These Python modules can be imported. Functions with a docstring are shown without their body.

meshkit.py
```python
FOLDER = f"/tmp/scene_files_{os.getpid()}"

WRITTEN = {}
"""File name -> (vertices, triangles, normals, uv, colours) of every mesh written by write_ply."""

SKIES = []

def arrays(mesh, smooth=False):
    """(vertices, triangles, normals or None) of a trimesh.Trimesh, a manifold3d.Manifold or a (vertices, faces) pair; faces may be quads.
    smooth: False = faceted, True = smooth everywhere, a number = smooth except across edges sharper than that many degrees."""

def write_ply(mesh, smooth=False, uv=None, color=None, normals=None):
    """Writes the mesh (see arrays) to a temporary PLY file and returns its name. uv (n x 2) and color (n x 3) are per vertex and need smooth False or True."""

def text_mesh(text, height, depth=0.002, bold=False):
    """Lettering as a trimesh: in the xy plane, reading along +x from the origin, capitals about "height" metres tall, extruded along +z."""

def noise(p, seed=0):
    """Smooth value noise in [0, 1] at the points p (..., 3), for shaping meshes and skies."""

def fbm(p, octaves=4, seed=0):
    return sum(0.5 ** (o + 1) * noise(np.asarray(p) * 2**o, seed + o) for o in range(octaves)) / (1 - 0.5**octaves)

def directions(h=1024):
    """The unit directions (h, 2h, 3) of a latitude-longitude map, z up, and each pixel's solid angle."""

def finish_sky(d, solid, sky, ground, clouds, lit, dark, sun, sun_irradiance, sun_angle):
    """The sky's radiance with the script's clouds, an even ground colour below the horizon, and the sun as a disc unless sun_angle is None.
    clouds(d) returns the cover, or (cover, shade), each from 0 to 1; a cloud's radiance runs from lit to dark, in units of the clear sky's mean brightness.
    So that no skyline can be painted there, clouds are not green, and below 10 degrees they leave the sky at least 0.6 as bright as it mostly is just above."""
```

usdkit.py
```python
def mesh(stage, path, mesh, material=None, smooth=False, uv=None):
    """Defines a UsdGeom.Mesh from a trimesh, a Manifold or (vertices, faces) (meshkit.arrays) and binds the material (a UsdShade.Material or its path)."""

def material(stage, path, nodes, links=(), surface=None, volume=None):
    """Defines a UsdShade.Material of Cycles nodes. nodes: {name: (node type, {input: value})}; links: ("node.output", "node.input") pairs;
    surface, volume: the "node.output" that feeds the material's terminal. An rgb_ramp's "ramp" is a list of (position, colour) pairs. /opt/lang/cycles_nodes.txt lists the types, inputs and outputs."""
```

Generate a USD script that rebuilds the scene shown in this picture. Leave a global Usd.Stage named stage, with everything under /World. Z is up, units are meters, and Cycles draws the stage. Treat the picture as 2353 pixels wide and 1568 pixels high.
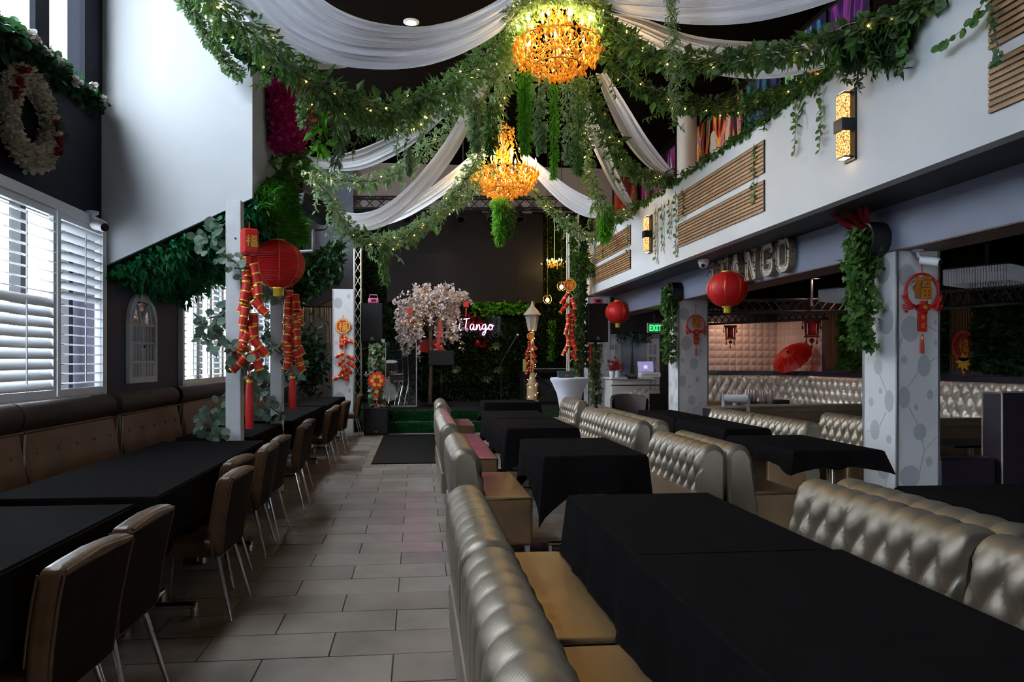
import math, random
import numpy as np
import trimesh
from shapely.geometry import Polygon, LineString, Point, box as sbox
from shapely.ops import unary_union
from shapely import affinity
import usdkit, meshkit
from pxr import Usd, UsdGeom, UsdLux, UsdShade, Gf, Sdf

stage = Usd.Stage.CreateInMemory()
UsdGeom.SetStageUpAxis(stage, 'Z')
UsdGeom.SetStageMetersPerUnit(stage, 1.0)
UsdGeom.Xform.Define(stage, '/World')
UsdGeom.Scope.Define(stage, '/World/Looks')

# ------------------------------------------------------------------ camera, sky, exposure
F, CX, CY, EYE = 1600.0, 1110.0, 830.0, 1.42
YAW = math.atan(153 / 1600)
CA, SA = math.cos(YAW), math.sin(YAW)
cam = UsdGeom.Camera.Define(stage, '/World/camera')
cam.CreateProjectionAttr('perspective')
cam.CreateHorizontalApertureAttr(36.0)
cam.CreateVerticalApertureAttr(36.0 * 1568 / 2353)
cam.CreateFocalLengthAttr(36.0 * F / 2353)
cam.CreateHorizontalApertureOffsetAttr(36.0 * (1176.5 - CX) / 2353)
cam.CreateVerticalApertureOffsetAttr(36.0 * (CY - 784.0) / 2353)
cam.CreateFStopAttr(0.0)
cam.CreateClippingRangeAttr(Gf.Vec2f(0.05, 500))
cam.CreateExposureAttr(0.2)
UsdGeom.Xformable(cam).AddTransformOp().Set(Gf.Matrix4d(CA, -SA, 0, 0, 0, 0, 1, 0, -SA, -CA, 0, 0, 0, 0, EYE, 1))
SKY, SKYC = 6.0, (0.80, 0.90, 1.0)
dome = UsdLux.DomeLight.Define(stage, '/World/sky')
dome.CreateIntensityAttr(SKY)
dome.CreateColorAttr(Gf.Vec3f(*SKYC))
# unseen magenta spot lighting the bench seats, and added floods that brighten the stage
def spot(name, loc, target, power, color, angle, soft=0.5, radius=0.05):
    l = UsdLux.SphereLight.Define(stage, '/World/' + name)
    l.CreateRadiusAttr(radius); l.CreateIntensityAttr(power); l.CreateColorAttr(Gf.Vec3f(*color))
    sh = UsdLux.ShapingAPI.Apply(l.GetPrim())
    sh.CreateShapingConeAngleAttr(angle); sh.CreateShapingConeSoftnessAttr(soft)
    z = np.array(loc, float) - np.array(target, float); z /= np.linalg.norm(z)
    x = np.cross([0, 0, 1.0], z); x /= np.linalg.norm(x); y = np.cross(z, x)
    UsdGeom.Xformable(l).AddTransformOp().Set(Gf.Matrix4d(*x, 0, *y, 0, *z, 0, *map(float, loc), 1))
spot('stage_flood', (-.65, 16.02, 4.68), (-.45, 15.7, .9), 420, (1.0, .95, .90), 50, .8)  # added fill floods, brighten the tree and plant wall
spot('stage_flood_001', (1.75, 13.40, 4.62), (.7, 16.6, 1.5), 900, (1.0, .95, .90), 30, .8)
spot('stage_flood_002', (.62, 16.02, 4.68), (.9, 16.9, .9), 300, (1.0, .95, .90), 50, .8)
spot('stage_spot', (0.9, 13.4, 4.6), (0.5, 7.3, 0.47), 1300, (1.0, 0.08, 0.55), 6.5)  # out of view, placed to throw magenta onto the bench seats

# ------------------------------------------------------------------ points: a ray through the photograph met with a plane of the room
def _ray(u, v):
    X, Y = (u - CX) / F, (CY - v) / F
    return X * CA + SA, -X * SA + CA, Y
def AX(u, v, x):
    r = _ray(u, v); t = x / r[0]; return np.array([x, r[1] * t, EYE + r[2] * t])
def AY(u, v, y):
    r = _ray(u, v); t = y / r[1]; return np.array([r[0] * t, y, EYE + r[2] * t])
def AZ(u, v, z):
    r = _ray(u, v); t = (z - EYE) / r[2]; return np.array([r[0] * t, r[1] * t, z])

# ------------------------------------------------------------------ meshes: (vertices, triangles)
def cat(ms):
    vs, fs, n = [], [], 0
    for v, f in ms:
        vs.append(v); fs.append(np.asarray(f) + n); n += len(v)
    return np.vstack(vs), np.vstack(fs)
def tf(m, R=None, t=(0, 0, 0), s=1.0):
    v = np.asarray(m[0], float) * s
    if R is not None: v = v @ np.asarray(R).T
    return v + np.asarray(t, float), m[1]
def rz(a):
    c, s = math.cos(a), math.sin(a); return np.array([[c, -s, 0], [s, c, 0], [0, 0, 1.0]])
def rx(a):
    c, s = math.cos(a), math.sin(a); return np.array([[1.0, 0, 0], [0, c, -s], [0, s, c]])
def ry(a):
    c, s = math.cos(a), math.sin(a); return np.array([[c, 0, s], [0, 1.0, 0], [-s, 0, c]])
def quads(f):
    f = np.asarray(f); return np.vstack([f[:, [0, 1, 2]], f[:, [0, 2, 3]]])
def box(x0, x1, y0, y1, z0, z1):
    v = np.array([[x, y, z] for x in (x0, x1) for y in (y0, y1) for z in (z0, z1)], float)
    f = quads([[0, 1, 3, 2], [4, 6, 7, 5], [0, 4, 5, 1], [2, 3, 7, 6], [0, 2, 6, 4], [1, 5, 7, 3]])
    return v, f
def bevel_box(x0, x1, y0, y1, z0, z1, r=0.01, n=2, div=1):
    """a box with rounded edges"""
    lo, hi = np.array([x0, y0, z0], float), np.array([x1, y1, z1], float)
    r = min(r, *((hi - lo) / 2.02))
    ax = []
    for k in range(3):
        a = [lo[k] + r * (1 - math.cos(i / n * math.pi / 2)) for i in range(n + 1)]
        b = [hi[k] - r * (1 - math.cos(i / n * math.pi / 2)) for i in range(n, -1, -1)]
        m = list(np.linspace(a[-1], b[0], div + 1)[1:-1])
        ax.append(np.array(a + m + b))
    vs, fs, c = [], [], 0
    for k in range(3):
        i, j = (k + 1) % 3, (k + 2) % 3
        A, B = np.meshgrid(ax[i], ax[j], indexing='ij')
        na, nb = A.shape
        for side in (0, 1):
            P = np.zeros((na, nb, 3)); P[..., i], P[..., j], P[..., k] = A, B, (hi if side else lo)[k]
            idx = np.arange(na * nb).reshape(na, nb) + c
            q = np.stack([idx[:-1, :-1], idx[1:, :-1], idx[1:, 1:], idx[:-1, 1:]], -1).reshape(-1, 4)
            fs.append(q if side else q[:, ::-1]); vs.append(P.reshape(-1, 3)); c += na * nb
    v = np.vstack(vs); inner = np.clip(v, lo + r, hi - r); d = v - inner
    L = np.linalg.norm(d, axis=1, keepdims=True)
    v = inner + d / np.maximum(L, 1e-9) * np.where(L > 1e-9, r, 0)
    f = quads(np.vstack(fs))
    u, inv = np.unique(np.round(v, 6), axis=0, return_inverse=True)
    return u, inv.reshape(-1)[f]
def tube(P, r, n=6, caps=True, closed=False):
    P = np.asarray(P, float); m = len(P)
    r = np.broadcast_to(np.asarray(r, float), (m,))
    if closed: T = np.roll(P, -1, 0) - np.roll(P, 1, 0)
    else: T = np.gradient(P, axis=0)
    T = T / (np.linalg.norm(T, axis=1, keepdims=True) + 1e-12)
    a = np.cross(T[0], [0, 0, 1.0] if abs(T[0][2]) < 0.9 else [1.0, 0, 0]); a /= np.linalg.norm(a)
    N = [a]
    for i in range(1, m):
        a = a - T[i] * a.dot(T[i]); a /= np.linalg.norm(a) + 1e-12; N.append(a)
    N = np.array(N); B = np.cross(T, N); g = np.arange(n) / n * 2 * np.pi
    v = P[:, None] + r[:, None, None] * (np.cos(g)[None, :, None] * N[:, None] + np.sin(g)[None, :, None] * B[:, None])
    I, J = np.meshgrid(np.arange(m if closed else m - 1), np.arange(n), indexing='ij')
    I2 = (I + 1) % m
    q = np.stack([I * n + J, I * n + (J + 1) % n, I2 * n + (J + 1) % n, I2 * n + J], -1).reshape(-1, 4)
    f = quads(q); v = v.reshape(-1, 3)
    if caps and not closed:
        v = np.vstack([v, P[0], P[-1]]); k = m * n
        f = np.vstack([f] + [[[k, (j + 1) % n, j], [k + 1, (m - 1) * n + j, (m - 1) * n + (j + 1) % n]] for j in range(n)])
    return v, f
def rod(a, b, r, n=8, r2=None): return tube([a, b], [r, r if r2 is None else r2], n)
def lathe(prof, n=24, c=(0, 0, 0)):
    p = np.array(prof, float); m = len(p); g = np.arange(n) / n * 2 * np.pi
    v = np.stack([p[:, 0][:, None] * np.cos(g), p[:, 0][:, None] * np.sin(g), np.repeat(p[:, 1][:, None], n, 1)], -1).reshape(-1, 3)
    I, J = np.meshgrid(np.arange(m - 1), np.arange(n), indexing='ij')
    q = np.stack([I * n + J, I * n + (J + 1) % n, (I + 1) * n + (J + 1) % n, (I + 1) * n + J], -1).reshape(-1, 4)
    return v + np.array(c, float), quads(q)
def ball(c, r, n=1, s=(1, 1, 1)):
    m = ICO[n]; return m[0] * r * np.array(s) + np.array(c, float), m[1]
ICO = {}
for k in range(4):
    _m = trimesh.creation.icosphere(k); ICO[k] = (np.array(_m.vertices), np.array(_m.faces))
OCT = (np.array([[1, 0, 0], [-1, 0, 0], [0, 1, 0], [0, -1, 0], [0, 0, 1], [0, 0, -1.0]]), np.array([[0, 2, 4], [2, 1, 4], [1, 3, 4], [3, 0, 4], [2, 0, 5], [1, 2, 5], [3, 1, 5], [0, 3, 5]]))
def many(tmpl, P, S):
    """one template at many points, each with its own size (scalar or xyz)"""
    P = np.asarray(P, float); S = np.broadcast_to(np.asarray(S, float).reshape(len(P) if np.ndim(S) else 1, -1), (len(P), 3)) if np.ndim(S) else np.full((len(P), 3), S)
    v = tmpl[0][None] * S[:, None] + P[:, None]; n = len(tmpl[0])
    return v.reshape(-1, 3), (tmpl[1][None] + (np.arange(len(P)) * n)[:, None, None]).reshape(-1, 3)
def extrude(shape, d):
    ms = []
    for g in getattr(shape, 'geoms', [shape]):
        if g.geom_type != 'Polygon' or g.area < 1e-9: continue
        m = trimesh.creation.extrude_polygon(g, d, engine='earcut'); ms.append((np.array(m.vertices), np.array(m.faces)))
    return cat(ms)
def place(m, o, ex, ey):
    """xy-plane art put at o with its x along ex and y along ey (z along their cross product)"""
    ex, ey = np.array(ex, float), np.array(ey, float)
    return np.asarray(m[0]) @ np.array([ex, ey, np.cross(ex, ey)]) + np.array(o, float), m[1]
def crv(P, n):
    """Catmull-Rom through P, n points, even in arc length"""
    P = np.asarray(P, float)
    if len(P) == 2: return P[0] + (P[1] - P[0]) * np.linspace(0, 1, n)[:, None]
    Q = np.vstack([2 * P[0] - P[1], P, 2 * P[-1] - P[-2]]); out = []
    t = np.linspace(0, 1, 12, endpoint=False)[:, None]
    for i in range(1, len(Q) - 2):
        a, b, c, d = Q[i - 1:i + 3]
        out.append(0.5 * (2 * b + (c - a) * t + (2 * a - 5 * b + 4 * c - d) * t * t + (3 * b - a - 3 * c + d) * t ** 3))
    out = np.vstack(out + [P[-1:]])
    s = np.concatenate([[0], np.cumsum(np.linalg.norm(np.diff(out, axis=0), axis=1))]); x = np.linspace(0, s[-1], n)
    return np.stack([np.interp(x, s, out[:, k]) for k in range(out.shape[1])], 1)
def sheet(G):
    """a grid of points (m, n, 3) as one surface"""
    m, n = G.shape[:2]; i = np.arange(m * n).reshape(m, n)
    return G.reshape(-1, 3), quads(np.stack([i[:-1, :-1], i[1:, :-1], i[1:, 1:], i[:-1, 1:]], -1).reshape(-1, 4))

# leaf shapes: length along +y, face along +z, a fold along the midrib
def _leaf(w, kind):
    if kind == 'lance':
        v = np.array([[0, 0, 0], [-w, .4, .06], [0, .45, -.03], [w, .4, .06], [0, 1, -.05]]); f = [[0, 2, 1], [0, 3, 2], [1, 2, 4], [2, 3, 4]]
    elif kind == 'round':
        v = np.array([[0, 0, 0], [-w * .8, .2, .05], [-w, .55, .08], [-w * .55, .92, .04], [0, 1, 0], [w * .55, .92, .04], [w, .55, .08], [w * .8, .2, .05], [0, .5, -.02]]); f = [[8, (k + 1) % 8, k] for k in range(8)]
    elif kind == 'ivy':
        v = np.array([[0, 0.1, 0], [-w * .7, -.08, .05], [-w, .45, .08], [-w * .45, .55, .02], [0, 1, -.04], [w * .45, .55, .02], [w, .45, .08], [w * .7, -.08, .05]]); f = [[0, 2, 1], [0, 3, 2], [0, 4, 3], [0, 5, 4], [0, 6, 5], [0, 7, 6]]
    else:
        v = np.array([[-w * .3, 0, 0], [w * .3, 0, 0], [w, .5, .05], [0, 1, 0], [-w, .5, -.05]]); f = [[0, 1, 2], [0, 2, 4], [4, 2, 3]]
    return v.astype(float), np.array(f)
LEAF = {'lance': _leaf(.17, 'lance'), 'wide': _leaf(.26, 'lance'), 'round': _leaf(.46, 'round'), 'ivy': _leaf(.5, 'ivy'), 'tiny': _leaf(.3, 'tiny'), 'needle': _leaf(.09, 'tiny'), 'petal': _leaf(.42, 'round')}
def leafset(kind, P, D, S, rng, up=(0, 0, 1)):
    """leaves at P, growing along D, sized S; every leaf an island of its own"""
    t = LEAF[kind]; P, D = np.asarray(P, float), np.asarray(D, float); n = len(P)
    D = D / (np.linalg.norm(D, axis=1, keepdims=True) + 1e-9)
    up = np.asarray(up, float) + rng.normal(0, .5, (n, 3)); X = np.cross(D, up); X /= np.linalg.norm(X, axis=1, keepdims=True) + 1e-9
    Z = np.cross(X, D); S = np.broadcast_to(S, (n,))[:, None, None]
    v = P[:, None] + S * (t[0][None, :, 0, None] * X[:, None] + t[0][None, :, 1, None] * D[:, None] + t[0][None, :, 2, None] * Z[:, None])
    k = len(t[0])
    return v.reshape(-1, 3), (t[1][None] + (np.arange(n) * k)[:, None, None]).reshape(-1, 3)

# ------------------------------------------------------------------ prims
_taken = {}
def numbered(path):
    k = _taken.get(path, -1) + 1; _taken[path] = k
    return path if k == 0 else f'{path}_{k:03d}'
def props(p, label=None, cat_=None, group=None, kind=None):
    for k, x in (('label', label), ('category', cat_), ('group', group), ('kind', kind)):
        if x: p.SetCustomDataByKey(k, x)
    return p
def thing(name, label, cat_, loc=(0, 0, 0), rot=0.0, group=None, kind=None):
    x = UsdGeom.Xform.Define(stage, numbered('/World/' + name))
    x.AddTranslateOp().Set(Gf.Vec3d(*map(float, loc))); x.AddRotateZOp().Set(float(math.degrees(rot)))
    return props(x.GetPrim(), label, cat_, group, kind)
def part(name, parent, m, mat, smooth=False, label=None, kind=None):
    p = usdkit.mesh(stage, numbered(str(parent.GetPath()) + '/' + name), m, mat, smooth=smooth).GetPrim()
    return props(p, label, None, None, kind)
def solo(name, m, mat, label, cat_, group=None, kind=None, smooth=False):
    return props(usdkit.mesh(stage, numbered('/World/' + name), m, mat, smooth=smooth).GetPrim(), label, cat_, group, kind)
def struct(name, m=None, mat=None, label=None, cat_=None, smooth=False, parent=None):
    if parent is not None: return part(name, parent, m, mat, smooth)
    if m is None:
        x = UsdGeom.Xform.Define(stage, numbered('/World/' + name)).GetPrim()
    else: x = usdkit.mesh(stage, numbered('/World/' + name), m, mat, smooth=smooth).GetPrim()
    return props(x, label, cat_, None, 'structure')
def dup(root, loc, rot, label, group=None):
    was = root.GetCustomData(); name = str(root.GetPath()).rstrip('0123456789')
    name = name[:-1] if name.endswith('_') else name
    x = UsdGeom.Xform.Define(stage, numbered(name)); p = x.GetPrim()
    p.GetReferences().AddInternalReference(root.GetPath())
    x.ClearXformOpOrder(); x.AddTranslateOp().Set(Gf.Vec3d(*map(float, loc))); x.AddRotateZOp().Set(float(math.degrees(rot)))
    p.SetInstanceable(True)
    return props(p, label, was.get('category'), group or was.get('group'), was.get('kind'))

# ------------------------------------------------------------------ materials
L = '/World/Looks/'
def M(name, col, rough=0.5, metal=0.0, noise=None, var=0.25, bump=None, spec=0.5, **kw):
    """principled; noise = scale of a colour variation of +-var; bump = (scale, strength, distance)"""
    inp = dict(base_color=col, roughness=rough, metallic=metal, specular_ior_level=spec); inp.update(kw)
    nodes, links = {'p': ('principled_bsdf', inp)}, []
    if noise or bump: nodes['tc'] = ('texture_coordinate', {})
    if noise:
        nodes['n'] = ('noise_texture', dict(scale=noise, detail=4.0, roughness=.6))
        nodes['r'] = ('rgb_ramp', dict(ramp=[(.3, tuple(c * (1 - var) for c in col)), (.7, tuple(min(1, c * (1 + var)) for c in col))]))
        links += [('tc.object', 'n.vector'), ('n.fac', 'r.fac'), ('r.color', 'p.base_color')]
    if bump:
        nodes['bn'] = ('noise_texture', dict(scale=bump[0], detail=3.0)); nodes['b'] = ('bump', dict(strength=bump[1], distance=bump[2]))
        links += [('tc.object', 'bn.vector'), ('bn.fac', 'b.height'), ('b.normal', 'p.normal')]
    return usdkit.material(stage, L + name, nodes, links, surface='p.BSDF')
def leafmat(name, stops, trans=0.3, rough=0.45):
    """leaf colours vary from leaf to leaf; light passes through"""
    return usdkit.material(stage, L + name, {
        'g': ('geometry', {}), 'r': ('rgb_ramp', dict(ramp=stops)), 'p': ('principled_bsdf', dict(roughness=rough, specular_ior_level=.4)),
        't': ('translucent_bsdf', {}), 'm': ('mix_closure', dict(fac=trans))},
        [('g.random_per_island', 'r.fac'), ('r.color', 'p.base_color'), ('r.color', 't.color'), ('p.BSDF', 'm.closure1'), ('t.BSDF', 'm.closure2')], surface='m.closure')
def glow(name, col, strength):
    return usdkit.material(stage, L + name, {'e': ('emission', dict(color=col, strength=strength))}, [], surface='e.emission')

WHITE = M('white_paint', (.58, .59, .61), .55, noise=.7, var=.04)
BLACKP = M('black_ceiling_paint', (.007, .0055, .005), .7, spec=0.0)
NAVY = M('navy_paint', (.005, .007, .014), .7, spec=.2)
PLUM = M('plum_grey_paint', (.058, .052, .080), .6)
BLUEGREY = M('blue_grey_paint', (.14, .15, .21), .5)
DARKSOF = M('charcoal_paint', (.030, .031, .040), .55)
BEIGE = M('beige_paint', (.34, .27, .24), .6)
REDWOOD = M('red_brown_timber', (.085, .034, .024), .5, noise=3, var=.4)
SHUT = M('shutter_white', (.72, .73, .75), .35)
BLKM = M('black_metal', (.012, .012, .014), .4)
BLKR = M('black_matt', (.010, .010, .011), .8, spec=.15)
CHROME = M('chrome', (.75, .75, .77), .14, 1.0)
GREYP = M('print_grey', (.40, .41, .43), .5)
PILW = M('pillar_laminate', (.64, .63, .64), .28, spec=.5)
ALU = M('aluminium_strip', (.55, .56, .58), .3, .9)
GROUT = M('grout', (.05, .042, .038), .9)
GLASSP = usdkit.material(stage, L + 'window_glass', {'t': ('transparent_bsdf', dict(color=(.97, .98, .98))), 'g': ('glossy_bsdf', dict(color=(1, 1, 1), roughness=.02)), 'm': ('mix_closure', dict(fac=.05))},
    [('t.BSDF', 'm.closure1'), ('g.BSDF', 'm.closure2')], surface='m.closure')

XL, XF, XB, YB, ZC = -2.7, 3.79, 4.42, 17.3, 6.3
YBAR = 16.6
XR = AY(1785, 800, YBAR)[0]

# ---- floor: grout bed, tiles in running bond
fl = struct('floor', label='floor of long grey brown stone tiles with dark joints', cat_='floor')
part('grout_bed', fl, box(-3, XR + .1, -2.3, 17.6, -.12, -.006), GROUT)
TILEM = [M('floor_tile_%d' % i, c, .42, noise=2.2, var=.22, bump=(7, .05, .01), spec=.4) for i, c in enumerate([(.245, .200, .172), (.220, .176, .152), (.268, .220, .188), (.202, .168, .150)])]
rng = np.random.default_rng(5)
rest = [[], [], [], []]; nt = 0
for r in range(-8, 48):
    y0 = 3.10 + .3 * r
    for c in range(-6, 20):
        x0 = -.11 + .62 * c - (.31 if r % 2 else 0)
        if y0 > 17 or x0 > XR or x0 < -2.9: continue
        h = rng.uniform(-.0012, .0012); k = rng.integers(0, 4)
        if 2.7 < y0 < 9.9 and -1.9 < x0 < 2.0 and nt < 230:
            nt += 1; part('tile', fl, bevel_box(x0 + .003, x0 + .617, y0 + .003, y0 + .297, -.012, h, .003, 1), TILEM[k])
        else: rest[k].append(box(x0 + .003, x0 + .617, y0 + .003, y0 + .297, -.012, h))
for k in range(4):
    part('more_tiles', fl, cat(rest[k]), TILEM[k], kind='stuff')

# ---- shell
struct('ceiling', box(-3, XR + .2, -2.3, YB + .3, ZC, ZC + .2), BLACKP, 'black painted high ceiling', 'ceiling')
struct('wall_back', box(-3, 5.7, YB, YB + .2, 0, ZC), BEIGE, 'beige wall behind the stage', 'wall')
wl = struct('wall_left', label='navy and plum wall with shuttered windows', cat_='wall')
part('lower_wall', wl, box(XL - .25, XL, -2.3, YB, 0, 1.12), PLUM)
part('plum_pier', wl, box(XL - .25, XL, 6.22, 8.22, 1.12, 2.62), PLUM)
part('end_pier', wl, box(XL - .25, XL, 13.3, YB, 1.12, 2.62), PLUM)
part('navy_band', wl, box(XL - .25, XL, -2.3, YB, 2.58, 3.58), NAVY)
part('upper_pier', wl, box(XL - .25, XL, 6.22, 8.3, 3.58, ZC), NAVY)
part('upper_pier', wl, box(XL - .25, XL, 15.2, YB, 3.58, ZC), NAVY)
part('upper_pier', wl, box(XL - .25, XL, -2.3, .6, 3.58, ZC), NAVY)  # out of view, cuts high window light near the viewer
part('near_pier', wl, box(XL - .25, XL, -2.3, 4.02, 1.12, 2.62), PLUM)  # out of view, keeps window light off the nearest tables
wf = struct('wall_front', label='unseen wall behind the viewer, its glass door placed to light surfaces facing it', cat_='wall')
part('wall', wf, box(-3, 3.2, -2.4, -2.2, 0, ZC), PLUM)
part('wall', wf, box(4.4, XR + .2, -2.4, -2.2, 0, ZC), PLUM)
part('wall', wf, box(3.2, 4.4, -2.4, -2.2, 2.4, ZC), PLUM)
part('door_glass', wf, box(3.2, 4.4, -2.305, -2.297, 0, 2.4), GLASSP)  # door out of view, lights the pillar and bench faces turned this way
for x in (3.23, 3.8, 4.37): part('door_frame', wf, box(x - .03, x + .03, -2.34, -2.26, 0, 2.5), BLKM)
wr = struct('wall_right', box(XR, XR + .2, -2.3, YB, 0, 3.0), PLUM, 'dark wall beyond the booths', 'wall')
struct('wall_back', box(3.9, XR + .2, YBAR, YBAR + .15, 0, 2.9), M('bar_wall', (.018, .017, .020), .6), 'dark wall behind the reception desk and booths', 'wall')
XM = 5.6
struct('wall_right', box(XM, XM + .15, -2.3, YB, 3.0, ZC), BLACKP, 'dark wall of the balcony hung with murals', 'wall')

# ---- sloped bulkheads
pA, pB = AY(233, 615, 6.28), AY(580, 455, 6.28)
BX, BZ0, BZ1 = pB[0], pA[2], pB[2]
BY1 = AX(668, 500, BX)[1]
def prism_xz(P, y0, y1):
    m = extrude(Polygon(P), y1 - y0)          # xy-plane art -> x, z
    return place(m, (0, y1, 0), (1, 0, 0), (0, 0, 1))
struct('bulkhead', prism_xz([(XL, BZ0), (BX, BZ1), (BX, ZC), (XL, ZC)], 6.28, BY1), WHITE, 'white bulkhead with a sloping underside over the banquettes', 'bulkhead')
YD = 17.0
q = [AY(676, 728, YD), AY(812, 664, YD)]
struct('bulkhead', prism_xz([(XL - .25, q[0][2]), (q[1][0], q[1][2]), (q[1][0], ZC), (XL - .25, ZC)], YD, YB), BLUEGREY, 'blue grey bulkhead beside the stage screen', 'bulkhead')

# ---- balcony
bal = struct('balcony', label='white balcony parapet over a charcoal soffit and blue grey beam', cat_='balcony')
part('parapet', bal, box(XF, XF + .12, -2.2, 15.3, 2.87, 4.05), WHITE)
part('parapet_end', bal, box(XF + .12, XM, 15.18, 15.3, 2.87, 4.05), WHITE)
part('soffit', bal, box(XF + .001, XR, -2.2, 15.3, 2.872, 3.0), DARKSOF)
part('soffit', bal, box(4.4, XR, 15.3, YB, 2.9, 3.0), DARKSOF)
part('beam', bal, box(XB, XB + .36, -2.2, 15.3, 2.452, 2.872), BLUEGREY)
part('beam_lining', bal, box(XB + .002, XB + .42, -2.2, 15.3, 2.44, 2.452), REDWOOD)
part('bar_ceiling', bal, box(XB + .36, XR, -2.2, YBAR, 2.80, 2.872), BLACKP)

# ---- pillars with a printed bubble pattern
def c7(x, y): return 1850 + x * .4274, 480 + y * .4274
FD = [(548, 358, 46, 62), (567, 645, 50, 70), (640, 845, 35, 58), (533, 1015, 32, 60), (617, 1200, 34, 46), (563, 1440, 55, 60), (672, 1000, 17, 27), (533, 812, 17, 25), (598, 1067, 10, 17), (667, 1360, 17, 28), (704, 610, 10, 15), (704, 720, 10, 18), (660, 283, 17, 25)]
FLN = [(640, 845, 712, 795), (610, 870, 555, 955), (553, 1060, 605, 1160), (630, 1245, 640, 1305), (640, 1305, 714, 1220), (640, 1305, 612, 1430), (532, 670, 503, 755), (640, 620, 712, 660), (620, 400, 680, 470)]
LD = [(420, 330, 36, 70), (435, 608, 38, 68), (393, 850, 23, 42), (405, 980, 8, 16), (355, 1038, 12, 25), (375, 1190, 24, 53), (450, 1240, 13, 23), (420, 1385, 36, 70), (452, 1035, 24, 58), (350, 1510, 20, 30)]
LLN = [(400, 890, 440, 990), (435, 1095, 400, 1170), (415, 500, 472, 560), (380, 740, 388, 810), (335, 815, 380, 740), (380, 400, 412, 500), (440, 1450, 415, 1560), (330, 1200, 352, 1192)]
def to_face(dots, lines, axis):
    g = AY if axis == 'y' else AX; pl = 6.04 if axis == 'y' else XB; k = 0 if axis == 'y' else 1
    def p(x, y): q = g(*c7(x, y), pl); return q[k], q[2]
    out = []
    for x, y, a, b in dots:
        c, e, t = p(x, y), p(x + a, y), p(x, y - b); r = abs(e[0] - c[0]), abs(t[1] - c[1])
        out.append(affinity.translate(affinity.scale(Point(0, 0).buffer(1, 10), *r), *c))
    for x, y, x2, y2 in lines: out.append(LineString([p(x, y), p(x2, y2)]).buffer(.0045))
    return unary_union(out)
FRONT, SIDE = to_face(FD, FLN, 'y'), to_face(LD, LLN, 'x')
def pillar(x0, x1, y0, y1, zt, label, hi=0):
    p = struct('pillar', label=label, cat_='pillar')
    part('body', p, box(x0, x1, y0, y1, 0, zt), PILW)
    for a, b in ((x0, y0), (x1, y0), (x0, y1)): part('corner_strip', p, box(a - .008, a + .012, b - .008, b + .012, 0, zt), ALU)
    f = affinity.translate(FRONT, x0 - XB + .0, hi).intersection(sbox(x0 + .014, -.0, x1 - .014, zt - .02))
    part('dot_print', p, place(extrude(f, .0015), (0, y0, 0), (1, 0, 0), (0, 0, 1)), GREYP, kind='stuff')
    s = affinity.translate(SIDE, y0 - 6.04, hi).intersection(sbox(y0 + .014, 0, y1 - .014, zt - .02))
    part('dot_print', p, place(extrude(s, .0015), (x0 - .0015, 0, 0), (0, 1, 0), (0, 0, 1)), GREYP, kind='stuff')
pillar(XB, AY(2156, 800, 6.04)[0], 6.04, 6.52, 2.44, 'white pillar printed with grey bubbles carrying the largest hoop ornament and a bullet camera')
pillar(XB - .05, AY(1626, 800, 11.3)[0], 11.3, 11.75, 2.44, 'white bubble printed pillar beside the pink tiled booth corner')
pillar(AY(1352, 800, 15.5)[0], AY(1402, 800, 15.5)[0], 15.5, 15.9, 2.87, 'white bubble printed pillar behind the loudspeaker near the reception desk', .3)
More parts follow.
